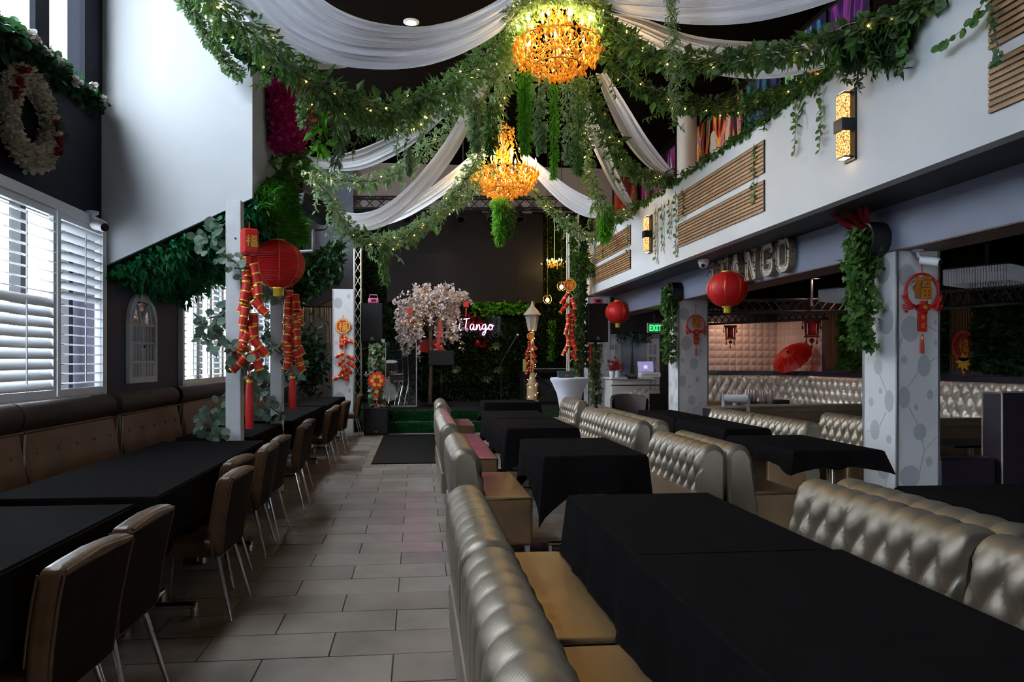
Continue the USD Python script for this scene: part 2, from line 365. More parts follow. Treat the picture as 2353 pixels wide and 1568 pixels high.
pillar(AY(765, 800, 13.95)[0], AY(812, 800, 13.95)[0], 13.95, 14.35, 2.84, 'white bubble printed pillar hung with firecrackers at the stage edge', .35)

# ---- windows and shutters in the left wall
def yl(u, x=XL): return AX(u, 700, x)[1]
w1 = struct('window_1', label='shuttered window in a white frame beside the first banquette', cat_='window')
def frame_yz(y0, y1, z0, z1, t, x0, x1):
    return [box(x0, x1, y0, y0 + t, z0, z1), box(x0, x1, y1 - t, y1, z0, z1), box(x0, x1, y0 + t, y1 - t, z0, z0 + t), box(x0, x1, y0 + t, y1 - t, z1 - t, z1)]
for m in frame_yz(4.0, 6.27, 1.08, 2.62, .075, XL - .02, XL + .05): part('casing', w1, m, SHUT)
part('pane', w1, box(XL - .20, XL - .192, 4.0, 6.25, 1.1, 2.6), GLASSP)
for u in (66, 178, 205): part('mullion', w1, box(XL - .24, XL - .16, yl(u) + .2, yl(u) + .27, 1.1, 2.6), BLKM)
w2 = struct('window_2', label='long shuttered window behind the posts and banquettes', cat_='window')
for m in frame_yz(8.22, 13.3, 1.08, 2.62, .075, XL - .02, XL + .05): part('casing', w2, m, SHUT)
part('pane', w2, box(XL - .20, XL - .192, 8.2, 13.3, 1.1, 2.6), GLASSP)
for y in np.arange(8.75, 13.2, .85): part('mullion', w2, box(XL - .24, XL - .16, y, y + .07, 1.1, 2.6), BLKM)
w3 = struct('window_3', label='high dark framed window above the navy wall', cat_='window')
for y0, y1 in ((yl(78), yl(110)), (yl(192), 6.27), (3.3, 3.5), (1.9, 2.1), (.58, .7)): part('mullion', w3, box(XL - .03, XL + .01, y0, y1, 3.58, ZC), NAVY)
part('sill', w3, box(XL - .25, XL + .03, 0.58, 6.27, 3.54, 3.6), NAVY)
part('pane', w3, box(XL - .07, XL - .062, .58, 6.25, 3.6, ZC), GLASSP)
w4 = struct('window_4', label='unseen high window beyond the white bulkhead, placed to light the far half', cat_='window')  # hidden by the bulkhead, placed to light the far half of the room
part('sill', w4, box(XL - .25, XL + .03, 8.3, 15.2, 3.54, 3.6), NAVY); part('pane', w4, box(XL - .07, XL - .062, 8.3, 15.2, 3.6, ZC), GLASSP)
for y in (8.34, 10.0, 11.7, 13.4, 15.1): part('mullion', w4, box(XL - .12, XL + .01, y - .06, y + .06, 3.6, ZC), NAVY)
g8 = np.arange(8) / 8 * 2 * np.pi
def louver(y0, y1, zc, tilt, wide=.088):
    p = np.stack([np.cos(g8) * wide / 2, np.sin(g8) * .0065], 1)
    m = extrude(Polygon(p), y1 - y0)
    m = place(m, (0, 0, 0), (1, 0, 0), (0, 0, 1))             # extruded along -y
    return tf(tf(m, ry(tilt)), None, (XL + .012, y1, zc))
def shutter(y0, y1, label, tl, th, n=17, group=None):
    z0, z1 = 1.155, 2.545
    s = thing('plantation_shutter', label, 'window shutter', (0, 0, 0), 0, group)
    for m in (box(XL - .005, XL + .03, y0, y0 + .045, z0, z1), box(XL - .005, XL + .03, y1 - .045, y1, z0, z1)): part('stile', s, m, SHUT)
    for m in (box(XL - .005, XL + .03, y0 + .045, y1 - .045, z0, z0 + .05), box(XL - .005, XL + .03, y0 + .045, y1 - .045, z1 - .05, z1)): part('rail', s, m, SHUT)
    for k in range(n):
        zc = z0 + .09 + k * (z1 - z0 - .18) / (n - 1)
        part('louver', s, louver(y0 + .048, y1 - .048, zc, tl if zc < 1.86 else th), SHUT, smooth=40)
    part('tilt_rod', s, cat([box(XL + .055, XL + .063, (y0 + y1) / 2 - .005, (y0 + y1) / 2 + .005, a, b) for a, b in ((z0 + .1, 1.84), (1.88, z1 - .1))]), SHUT)
yA, yB_ = yl(122), yl(229)
shutter(yA - .92, yA - .01, 'wide white louvered shutter panel with closed lower louvers', 1.05, .16)
shutter(yA + .01, yB_ - .01, 'narrower white louvered shutter panel beside the plum wall', .05, -.5)
ys = np.linspace(8.3, 13.22, 10)
for k in range(9):
    shutter(ys[k] + .004, ys[k + 1] - .004, '%s white shutter panel of the long window counted from the arched mirror' % ('first', 'second', 'third', 'fourth', 'fifth', 'sixth', 'seventh', 'eighth', 'ninth')[k], .06, .03, 17, 'shutter panels of the long window')

# ---- outside
OUTM = M('outside_render', (.62, .64, .68), .8, noise=.3, var=.06); OUTW = M('outside_white_render', (.80, .82, .84), .8, noise=.3, var=.04)
struct('outside_building', box(-12, -9, -12, 10.5, -1, 12.5), OUTM, 'tall pale building across the street', 'building')
struct('outside_building', box(-12, -9, 10.5, 40, -1, 3.4), OUTW, 'white building across the street, kept low and pale to light the long window', 'building')  # shaped low and pale so more daylight enters the long window
for (y0, y1, z0, z1) in ((9, 12.0, .5, 2.6), (15, 18, .6, 2.6), (24, 27, .6, 2.6)):
    struct('outside_window', box(-9.02, -8.97, y0, y1, z0, z1), M('outside_glass_%d' % y0, (.35, .38, .45), .2), 'dull window of the building across the street', 'window')
struct('outside_ground', box(-60, 60, -60, 80, -.3, -.13), M('outside_paving', (.45, .44, .43), .8), 'pale paving outside', 'ground')
struct('outside_pillar', bevel_box(-3.68, -3.5, yl(168, -3.5), yl(168, -3.5) + .3, -.13, 8, .02), M('ochre_stucco', (.50, .37, .16), .9, noise=5, var=.2, bump=(30, .5, .02)), 'ochre stucco pillar outside the window', 'pillar')
solo('outside_sign', box(-8.97, -8.9, 8.6, 10.0, 6.1, 7.3), M('outside_red', (.55, .06, .10), .6), 'red and pink sign on the building outside the high window', 'sign')

# ------------------------------------------------------------------ furniture
def weave(name, col, rough, metal, scale=420, st=.25):
    """woven-look metallic vinyl"""
    return usdkit.material(stage, L + name, {
        'tc': ('texture_coordinate', {}), 'v': ('voronoi_texture', dict(scale=scale, randomness=.15)), 'b': ('bump', dict(strength=st, distance=.002)),
        'n': ('noise_texture', dict(scale=3.0, detail=3.0)), 'r': ('rgb_ramp', dict(ramp=[(.3, tuple(c * .86 for c in col)), (.7, tuple(c * 1.12 for c in col))])),
        'p': ('principled_bsdf', dict(roughness=rough, metallic=metal, specular_ior_level=.5))},
        [('tc.object', 'v.vector'), ('v.distance', 'b.height'), ('b.normal', 'p.normal'), ('tc.object', 'n.vector'), ('n.fac', 'r.fac'), ('r.color', 'p.base_color')], surface='p.BSDF')
VINYL = weave('bronze_vinyl', (.26, .215, .162), .36, .6)
SEATV = weave('bronze_seat_vinyl', (.29, .18, .09), .30, .5)  # amber chandelier light tinted into the bronze seat colour
PEARL = weave('pearl_vinyl', (.60, .52, .42), .3, .45)
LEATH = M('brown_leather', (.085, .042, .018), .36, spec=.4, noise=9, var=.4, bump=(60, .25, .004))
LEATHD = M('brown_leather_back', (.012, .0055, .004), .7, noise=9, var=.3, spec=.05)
TAN = M('tan_leather', (.17, .088, .042), .36, noise=4, var=.2, bump=(70, .15, .003))
TANROLL = M('dark_brown_roll', (.036, .022, .017), .55, noise=5, var=.2)
CLOTH = M('black_cloth', (.0085, .0073, .0078), .9, spec=.02, noise=12, var=.15, bump=(300, .15, .001))
PIPING = M('pale_piping', (.45, .38, .30), .5)

def tuft_sweep(path, prof, arc0, rows, sx=.143, sz=.135, depth=.022, step=9, cap=True, pleat=True):
    """an upholstered back: profile (d outward, z) swept along a plan path, diamond tufted from the arc length arc0 (lowest button row) upward; returns (mesh, button points)"""
    path = np.asarray(path, float)
    seg = np.linalg.norm(np.diff(path, axis=0), axis=1); S = np.concatenate([[0], np.cumsum(seg)]); Ltot = S[-1]
    cols = max(2, int(round(Ltot / sx))); sx = Ltot / cols; n = cols * step + 1
    s = np.linspace(0, Ltot, n); P = np.stack([np.interp(s, S, path[:, k]) for k in (0, 1)], 1)
    T = np.gradient(P, axis=0); T /= np.linalg.norm(T, axis=1, keepdims=True); N = np.stack([T[:, 1], -T[:, 0]], 1)
    prof = np.asarray(prof, float); dp = np.gradient(prof, axis=0); dp /= np.linalg.norm(dp, axis=1, keepdims=True)
    nd = np.stack([dp[:, 1], -dp[:, 0]], 1)
    a = np.concatenate([[0], np.cumsum(np.linalg.norm(np.diff(prof, axis=0), axis=1))])
    at = arc0 + sz * (rows - 1)
    u = s[:, None] / sx * 2                     # button columns at even + row parity, period 2 in u
    v = (a[None] - arc0) / sz
    p, q = (u + v) / 2, (u - v) / 2
    dia = (np.abs(np.sin(np.pi * p) * np.sin(np.pi * q)) + 1e-6) ** .5
    par = rows - 1
    ple = np.abs(np.sin(np.pi * (u - par) / 2)) ** .55
    w = np.clip(v - par, 0, 1); h = dia * (1 - w) + ((.56 + .26 * ple) if pleat else .6) * w
    below = np.clip(-v, 0, 1); h = h * (1 - below) + .55 * below
    end = a[-1] - a; fade = np.clip(end[None] / .25, 0, 1)
    edge = np.minimum(1, np.minimum(s, Ltot - s)[:, None] / .03) ** .5
    D = depth * h * fade * edge + .006 * edge
    G = np.zeros((n, len(prof), 3))
    dd = prof[None, :, 0] + D * nd[None, :, 0]; zz = prof[None, :, 1] + D * nd[None, :, 1]
    G[..., :2] = P[:, None] + N[:, None] * dd[..., None]; G[..., 2] = zz
    m = [sheet(G)]
    if cap:
        for e, flip in ((0, 1), (-1, 0)):
            c = G[e].mean(0); vv = np.vstack([G[e], c]); k = len(G[e])
            f = np.array([[i, (i + 1) % k, k] for i in range(k)]); m.append((vv, f[:, ::-1] if flip else f))
    B = []
    for r in range(rows):
        ar = arc0 + sz * r; d = np.interp(ar, a, prof[:, 0]); z = np.interp(ar, a, prof[:, 1])
        for c in range(cols + 1):
            ss = (c + (.5 if r % 2 else 0)) * sx
            if .03 < ss < Ltot - .03:
                k = min(n - 1, int(round(ss / Ltot * (n - 1)))); B.append([*(P[k] + N[k] * (d + .004)), z])
    return cat(m), np.array(B)
def back_profile(z0, z1, t, lean=.0, m1=20, m2=9):
    r = t / 2; z = np.linspace(z0, z1 - r, m1); L_ = lean
    f = np.stack([r + L_ * (1 - (z - z0) / (z1 - z0)), z], 1)
    g = np.linspace(0, np.pi, m2 + 2)[1:-1]; top = np.stack([r * np.cos(g), z1 - r + r * np.sin(g)], 1)
    b = np.stack([np.full(4, -r), np.linspace(z1 - r, z0, 4)], 1)
    return np.vstack([f, top, b])

LB = 1.13
def make_bench(label, loc, rot, group):
    """a bronze bench module: origin under the back's rear lower corner, facing local +x, running along +y"""
    b = thing('tufted_bench', label, 'bench', loc, rot, group)
    back, but = tuft_sweep([(.085, 0), (.085, LB)], back_profile(.30, .775, .125, .07), .145, 3, sx=.141, sz=.115, depth=.042, step=12)
    part('backrest', b, back, VINYL, smooth=50)
    part('buttons', b, many(ICO[1], but, .008), VINYL, smooth=True, kind='stuff')
    lower = bevel_box(.0, .155, .004, LB - .004, .12, .33, .02, 2)
    part('back_base', b, lower, VINYL, smooth=40)
    sm = bevel_box(.13, .565, .003, LB - .003, .125, .47, .028, 4, div=6)
    v = sm[0].copy(); k = v[:, 2] > .46; v[k, 2] += .012 * np.clip(np.sin((v[k, 1]) / LB * np.pi), 0, 1) * np.clip(np.sin((v[k, 0] - .13) / .435 * np.pi), 0, 1)
    part('seat', b, (v, sm[1]), SEATV, smooth=40)
    part('seat_piping', b, tube([(.15, .006, .452), (.556, .006, .452), (.558, LB - .006, .452), (.15, LB - .006, .452)], .006, 6), VINYL, smooth=True)
    for x in (.05, .53):
        for y in (.06, LB - .06):
            s = 1 if y < LB / 2 else -1
            part('leg', b, cat([box(x - .02, x + .02, y - .004, y + .004, 0, .13), box(x - .02, x + .02, min(y, y + s * .12), max(y, y + s * .12), .117, .125)]), CHROME)
    return b
GA, GB = 'bronze tufted benches along the aisle', 'bronze tufted benches behind the central tables'
bench0 = make_bench('bronze tufted bench nearest the viewer at the largest black table, its seat end cropped', (.16, 1.17, 0), 0, GA)
def bench(x, y, face, label, g): return dup(bench0, (x, y, 0) if face > 0 else (x, y + LB, 0), 0 if face > 0 else math.pi, label, g)
bench(.16, 2.32, 1, 'bronze tufted bench second along the aisle with an orange lit seat', GA)
bench(.25, 4.82, 1, 'single bronze tufted bench whose whole seat front and chrome leg show', GA)
bench(.24, 6.80, 1, 'bronze tufted bench with a magenta lit seat, nearer of the pair', GA)
bench(.24, 7.95, 1, 'bronze tufted bench on the aisle with a magenta lit seat, farther of the pair', GA)
bench(.30, 10.3, 1, 'bronze tufted bench on the aisle closest to the stage', GA)
bench(2.13, 1.17, -1, 'large silvery bronze tufted bench back cropped by the picture edge', GB)
bench(2.13, 2.32, -1, 'silvery bronze tufted bench back facing the largest black table, whole rounded end in view', GB)
bench(2.22, 4.83, -1, 'single bronze tufted bench facing the square draped table', GB)
bench(2.38, 6.87, -1, 'bronze tufted bench with finely ribbed back, nearer of the pair by the long draped tables', GB)
bench(2.38, 8.02, -1, 'bronze tufted bench with finely ribbed back, farther of the pair by the long draped tables', GB)
bench(2.62, 10.5, -1, 'small looking bronze tufted bench in front of the white cocktail table', GB)
GC = 'bronze benches standing back to back with the central benches'
bench(2.15, 1.17, 1, 'bronze bench turned away behind the cropped silvery bench', GC)
bench(2.15, 2.32, 1, 'bronze bench turned away towards the table before the big pillar', GC)
bench(2.24, 4.83, 1, 'bronze bench turned away with its plain seat showing, at the table on a chrome post', GC)
bench(2.40, 6.87, 1, 'bronze bench turned away behind the ribbed pair, nearer one', GC)
bench(2.40, 8.02, 1, 'bronze bench turned away behind the ribbed pair, farther one', GC)
GD = 'bronze tufted benches at the booth side of the tables'
bench(4.02, 6.60, -1, 'bronze tufted bench below the paper roll counter, segment nearer the big pillar', GD)
bench(4.02, 7.75, -1, 'bronze tufted bench below the paper roll counter, segment farther from the big pillar', GD)
bench(4.95, 6.75, -1, 'bronze tufted bench half hidden behind the big pillar', GD)

# ---- tables under cloths
def cloth(x0, x1, y0, y1, zt=.76, drop=.27, corner=.20, seed=0, flare=.035, amp=.014):
    """a square cloth over a table: flat top, skirt with soft folds, corners hanging lower"""
    r_ = np.random.default_rng(seed); R = .012
    n = 18; per = []
    cs = [(x1, y0), (x1, y1), (x0, y1), (x0, y0)]; st = (x0, y0)
    for k, c in enumerate(cs):
        a = np.array(st); c = np.array(c); m = max(8, int(np.linalg.norm(c - a) / .035))
        for i in range(m): per.append((*(a + (c - a) * i / m), k))
        st = tuple(c)
    per = np.array(per); P = per[:, :2]; m = len(P)
    nx = np.array([[0, -1], [1, 0], [0, 1], [-1, 0]])[per[:, 2].astype(int)]
    corners = np.array([(x0, y0), (x1, y0), (x1, y1), (x0, y1)], float)
    cd = np.linalg.norm(P[:, None] - corners[None], axis=2).min(1); cn = np.sign(P - P.mean(0)) / 2 ** .5
    w = np.exp(-(cd / .09) ** 2); nx = nx * (1 - w[:, None]) + cn * w[:, None]
    s = np.concatenate([[0], np.cumsum(np.linalg.norm(np.diff(P, axis=0), axis=1))])
    ph = r_.uniform(0, 6.3, 3); wave = np.sin(s * 13 + ph[0] + 2 * np.sin(s * 2.3 + ph[1])) + .5 * np.sin(s * 29 + ph[2])
    dr = drop + corner * np.exp(-cd / .10) + .006 * wave
    rowsz = np.concatenate([[0, .012, .03], np.linspace(.08, 1, 9)])
    G = np.zeros((m + 1, len(rowsz), 3))
    for j, t in enumerate(rowsz):
        o = flare * t + amp * wave * t + .03 * w * t + R * min(1, t / .03)
        q = P + nx * o[:, None] - nx * R
        G[:-1, j, :2] = q; G[:-1, j, 2] = zt - dr * t - (R * .5 if 0 < t < .02 else 0)
    G[-1] = G[0]
    top = np.array([[*p, zt] for p in P - nx * R]); c = np.array([(x0 + x1) / 2, (y0 + y1) / 2, zt])
    fan = (np.vstack([top, c]), np.array([[i, (i + 1) % m, m] for i in range(m)]))
    return cat([sheet(G[:, ::1]), fan])
def table(x0, x1, y0, y1, label, clabel, seed, posts=((.5, .5),), drop=.27, corner=.20, group=None, cgroup=None, zt=.76):
    cx, cy = (x0 + x1) / 2, (y0 + y1) / 2
    t = thing('pedestal_table', label, 'table', (cx, cy, 0), 0, group)
    hx, hy = (x1 - x0) / 2 - .02, (y1 - y0) / 2 - .02
    part('tabletop', t, bevel_box(-hx, hx, -hy, hy, zt - .035, zt - .008, .006), BLKR)
    for (a, b) in posts:
        px, py = -hx + 2 * hx * a, -hy + 2 * hy * b
        part('post', t, tf(rod((0, 0, .08), (0, 0, zt - .03), .03, 14), None, (px, py, 0)), CHROME, smooth=40)
        part('cross_foot', t, cat([tf(rod((-.27, 0, .06), (.27, 0, .06), .02, 10), None, (px, py, 0)), tf(rod((0, -.27, .06), (0, .27, .06), .02, 10), None, (px, py, 0))] + [tf(rod((dx, dy, 0), (dx, dy, .075), .024, 10, .016), None, (px, py, 0)) for dx, dy in ((-.26, 0), (.26, 0), (0, -.26), (0, .26))]), CHROME, smooth=40)
    solo('tablecloth', cloth(x0, x1, y0, y1, zt, drop, corner, seed), CLOTH, clabel, 'tablecloth', cgroup, smooth=50)
table(.74, 1.46, 2.305, 3.38, 'table under the largest black cloth, end towards the square table', 'black cloth of the farther half of the largest table, next to the square table', 1, drop=.34, corner=.06)
table(.72, 1.48, 1.16, 2.30, 'table under the largest black cloth, end nearest the viewer', 'black cloth filling the lower picture corner beside the orange lit seat', 2, drop=.34, corner=.06, zt=.765)
table(.88, 1.62, 4.76, 5.88, 'square draped table with its chrome cross foot showing', 'black cloth with a pointed corner hanging low over a chrome table foot', 3, posts=((.5, .3),), drop=.25, corner=.24)
table(.88, 1.60, 6.75, 7.92, 'draped table between the ribbed pair and the magenta lit seats, nearer one', 'black cloth of the table right behind the square draped table', 4, drop=.3, corner=.16)
table(.88, 1.60, 7.96, 9.2, 'draped table between the ribbed pair and the magenta lit seats, farther one', 'black cloth of the table one before the stage end', 5, drop=.3, corner=.16)
table(1.08, 1.98, 11.0, 11.75, 'small draped table before the lamp post', 'black cloth on the small table closest to the lamp post', 6, drop=.25, corner=.12)
table(2.74, 3.44, 4.84, 5.94, 'draped table whose bare chrome post stands clear', 'black cloth on the table left of the big pillar over a chrome post', 7, posts=((.5, .08),), drop=.12, corner=.05)
table(2.98, 3.44, 6.5, 7.78, 'draped table in front of the roll counter bench, nearer one', 'black cloth on the table behind the one with the bare post', 8, drop=.26, corner=.03)
table(2.98, 3.44, 7.82, 9.15, 'draped table in front of the roll counter bench, farther one', 'black cloth on the table close to the second pillar', 9, drop=.26, corner=.03)
table(2.52, 3.36, 2.3, 3.46, 'draped table in front of the big pillar at the picture edge', 'black cloth at the picture edge in front of the big pillar', 10, drop=.26, corner=.1)
table(-2.06, -1.29, 2.1, 3.36, 'draped table nearest the viewer on the window side', 'blue black cloth on the window side table nearest the viewer', 11, posts=((.6, .3), (.6, .75)), drop=.26, corner=.05)
table(-2.08, -1.25, 3.52, 5.94, 'long draped table on the window side ending at the first post', 'blue black cloth on the long table ending at the first white post', 12, posts=((.72, .2), (.72, .75)), drop=.22, corner=.05)
table(-2.06, -1.42, 6.2, 7.55, 'draped table between the two white posts', 'blue black cloth on the table between the two white posts', 13, posts=((.6, .5),), drop=.26, corner=.08)
table(-2.06, -1.36, 7.85, 10.3, 'long draped table beyond the second post', 'blue black cloth on the long table just beyond the second post', 14, posts=((.6, .2), (.6, .8)), drop=.26, corner=.08)
table(-2.06, -1.32, 10.5, 13.1, 'draped table near the firecracker pillar', 'blue black cloth on the table closest to the firecracker pillar', 15, posts=((.6, .2), (.6, .8)), drop=.26, corner=.08)

# ---- brown chairs
def make_chair(label, loc, rot, group):
    """faces local +x; origin on the floor under the seat centre"""
    c = thing('dining_chair', label, 'chair', loc, rot, group)
    part('seat', c, bevel_box(-.20, .24, -.205, .205, .345, .44, .03, 3, 3), LEATH, smooth=45)
    off = lambda t: -.195 - .035 * t - .035 * t * t                       # the back's middle line, from the seat (0) to the top (1)
    b = bevel_box(-.042, .042, -.215, .215, .345, .79, .026, 3, 6); v = b[0].copy()
    t = (v[:, 2] - .345) / .445; v[:, 0] += off(t); v[:, 1] *= 1.0 + .05 * t - .10 * (1 - t) ** 2
    v[:, 2] += .012 * (1 - (v[:, 1] / .22) ** 2) * (t > .9)
    part('backrest', c, (v, b[1]), LEATH, smooth=45)
    wd = lambda t: .200 * (1.0 + .05 * t - .10 * (1 - t) ** 2)
    G = np.array([[(off(t) - .043 - .004 * (1 - abs(yy) ** 4), yy * wd(t), .345 + .445 * t) for yy in np.linspace(-1, 1, 7)] for t in np.linspace(.05, .94, 9)])
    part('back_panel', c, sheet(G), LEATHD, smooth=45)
    for s in (-1, 1):
        P = np.array([[off(t) - .040, s * (wd(t) + .012), .345 + .445 * t] for t in np.linspace(.05, .95, 10)])
        part('piping', c, tube(P, .005, 5), LEATH, smooth=True)
        P = np.array([[off(t) + .040, s * (wd(t) + .012), .345 + .445 * t] for t in np.linspace(.3, .95, 8)])
        part('piping', c, tube(P, .004, 5), LEATH, smooth=True)
    for x in (-.302, -.232): part('piping', c, tube([(x, -.21, .778), (x, 0, .794), (x, .21, .778)], .005, 5), LEATH, smooth=True)
    for sx in (-1, 1):
        for sy in (-1, 1):
            a = np.array([-.19 if sx < 0 else .15, sy * .15, .37]); e = np.array([-.285 if sx < 0 else .19, sy * .19, 0.0])
            part('leg', c, rod(a, e, .014, 10, .008), CHROME, smooth=40)
    part('seat_frame', c, box(-.17, .19, -.17, .17, .345, .365), BLKM)
    return c
CG = 'brown leather chairs along the window side tables'
CH = [(2.47, -1.350, -0.070, 'brown leather chair nearest the viewer, its big dark back cropped'),
      (2.98, -1.370, -0.017, 'brown leather chair second from the viewer, back panel turned to the aisle'),
      (4.12, -1.285, -0.035, 'brown leather chair standing clear with seat and four chrome legs in view'),
      (4.68, -1.410, -0.052, 'brown leather chair tucked right behind the one standing clear'),
      (5.30, -1.360, 0.017, 'brown leather chair near the far end of the long window side table'),
      (5.92, -1.380, -0.035, 'brown leather chair just past the far corner of the long table'),
      (6.98, -1.360, 0.017, 'brown leather chair level with the second post, nearer of two'),
      (7.55, -1.400, -0.000, 'brown leather chair level with the second post, farther of two'),
      (9.30, -1.360, -0.070, 'brown leather chair beyond the second post, nearer of three'),
      (9.95, -1.380, -0.035, 'brown leather chair beyond the second post, middle of three'),
      (11.00, -1.350, -0.052, 'brown leather chair beyond the second post, farthest of three'),
      (13.30, -1.320, -0.017, 'brown leather chair closest to the stage')]
ch0 = None
for y, x, a, lb in CH:
    if ch0 is None: ch0 = make_chair(lb, (x, y, 0), math.pi + a, CG)
    else: dup(ch0, (x, y, 0), math.pi + a, lb, CG)

# ---- banquettes under the windows
def banquette(y0, y1, label):
    b = thing('wall_banquette', label, 'banquette', (XL, y0, 0), 0, 'tan banquettes under the windows')
    w = y1 - y0
    part('seat', b, bevel_box(.02, .56, .004, w - .004, .10, .46, .03, 3, 4), TAN, smooth=45)
    m = bevel_box(.10, .21, .004, w - .004, .40, .97, .03, 3, 8); v = m[0].copy()
    nb = max(3, int(round(w / .28))); by = (np.arange(nb) + .5) * w / nb
    for y in by:
        d2 = (v[:, 1] - y) ** 2 + (v[:, 2] - .82) ** 2; v[:, 0] -= np.where(v[:, 0] > .15, .02 * np.exp(-d2 / .004), 0)
    v[:, 0] += .10 * (1 - (v[:, 2] - .40) / .57)
    part('backrest', b, (v, m[1]), TAN, smooth=45)
    g = np.linspace(0, 2 * np.pi, 17)[:-1]
    part('headrest_roll', b, tf(place(extrude(Polygon(np.stack([.075 * np.cos(g), .095 * np.sin(g)], 1)), w - .01), (0, 0, 0), (1, 0, 0), (0, 0, 1)), None, (.155, w - .005, 1.055)), TANROLL, smooth=50)
    part('headrest_seam', b, tube([(.225, .006, .965), (.225, w - .006, .965)], .007, 6), TAN, smooth=True)
    for y in by: part('button', b, ball((.234, y, .82), .011, 1, (.6, 1, 1)), TAN, smooth=True)
    for k in (0, 1): part('end_piping', b, tube([(.21, w if k else 0, .42), (.232, w if k else 0, .95)], .006, 6), PIPING, smooth=True)
    return b
yq = lambda u: AX(u, 960, -2.45)[1]
banquette(yq(65) - 1.45, yq(65) - .01, 'tan leather banquette section cropped by the picture edge under the first window')
banquette(yq(65), yq(275), 'tan leather banquette section with a dark rolled headrest under the narrower shutter')
banquette(yq(287), yq(418), 'tan leather banquette section below the arched mirror')
banquette(yq(425), yq(560), 'tan leather banquette section beside the first white post')
y = yq(560) + .01
for k, nm in enumerate(('between the two posts', 'behind the second post', 'past the second post')):
    banquette(y, min(y + 1.4, 13.2), 'tan leather banquette section %s under the long window' % nm); y += 1.41

# ------------------------------------------------------------------ foliage
GREEN = leafmat('leaf_green', [(0, (.08, .19, .035)), (.4, (.19, .37, .08)), (.75, (.29, .49, .13)), (1, (.44, .62, .22))], .4)
SAGE = leafmat('leaf_sage', [(0, (.18, .28, .13)), (.5, (.32, .45, .23)), (1, (.49, .60, .38))], .4)
DEEP = leafmat('leaf_deep', [(0, (.028, .09, .03)), (.5, (.055, .16, .052)), (1, (.10, .25, .085))])
LIME = leafmat('leaf_lime', [(0, (.13, .40, .025)), (.5, (.22, .56, .05)), (1, (.36, .68, .11))], .4)
PALE = leafmat('leaf_pale', [(0, (.26, .39, .18)), (.5, (.43, .58, .32)), (1, (.60, .72, .47))], .4)
EMER = leafmat('leaf_emerald', [(0, (.010, .20, .06)), (.5, (.028, .38, .12)), (1, (.06, .54, .20))])
MOSS = leafmat('leaf_moss', [(0, (.05, .24, .015)), (.5, (.11, .40, .03)), (1, (.19, .54, .06))])
STEM = M('plant_stem', (.07, .09, .035), .7)
BARK = M('brown_bark', (.09, .05, .035), .8, noise=20, var=.3)
FAIRY = glow('fairy_light', (1, .60, .10), 18)
WHTFL = leafmat('white_petals', [(0, (.55, .50, .46)), (.6, (.74, .71, .69)), (1, (.82, .80, .78))], .3)

def frame_at(C, i):
    t = C[min(i + 1, len(C) - 1)] - C[max(i - 1, 0)]; return t / (np.linalg.norm(t) + 1e-9)
def scatter(C, rad, n, rng, spread=1.0, droop=.35):
    """n points about the curve C with outward growing directions"""
    i = rng.integers(0, len(C), n); f = rng.random(n)[:, None]
    P = C[i] * (1 - f) + C[np.minimum(i + 1, len(C) - 1)] * f
    T = np.gradient(C, axis=0); T /= np.linalg.norm(T, axis=1, keepdims=True); T = T[i]
    R = rng.normal(size=(n, 3)); R -= T * (R * T).sum(1, keepdims=True); R /= np.linalg.norm(R, axis=1, keepdims=True)
    r = np.broadcast_to(rad, (len(C),))[i] if np.ndim(rad) else np.full(n, rad)
    P = P + R * (r * rng.random(n) ** .8 * .75)[:, None]
    D = R * .9 * spread + T * rng.normal(0, .7, n)[:, None] + np.array([0, 0, -droop])
    return P, D
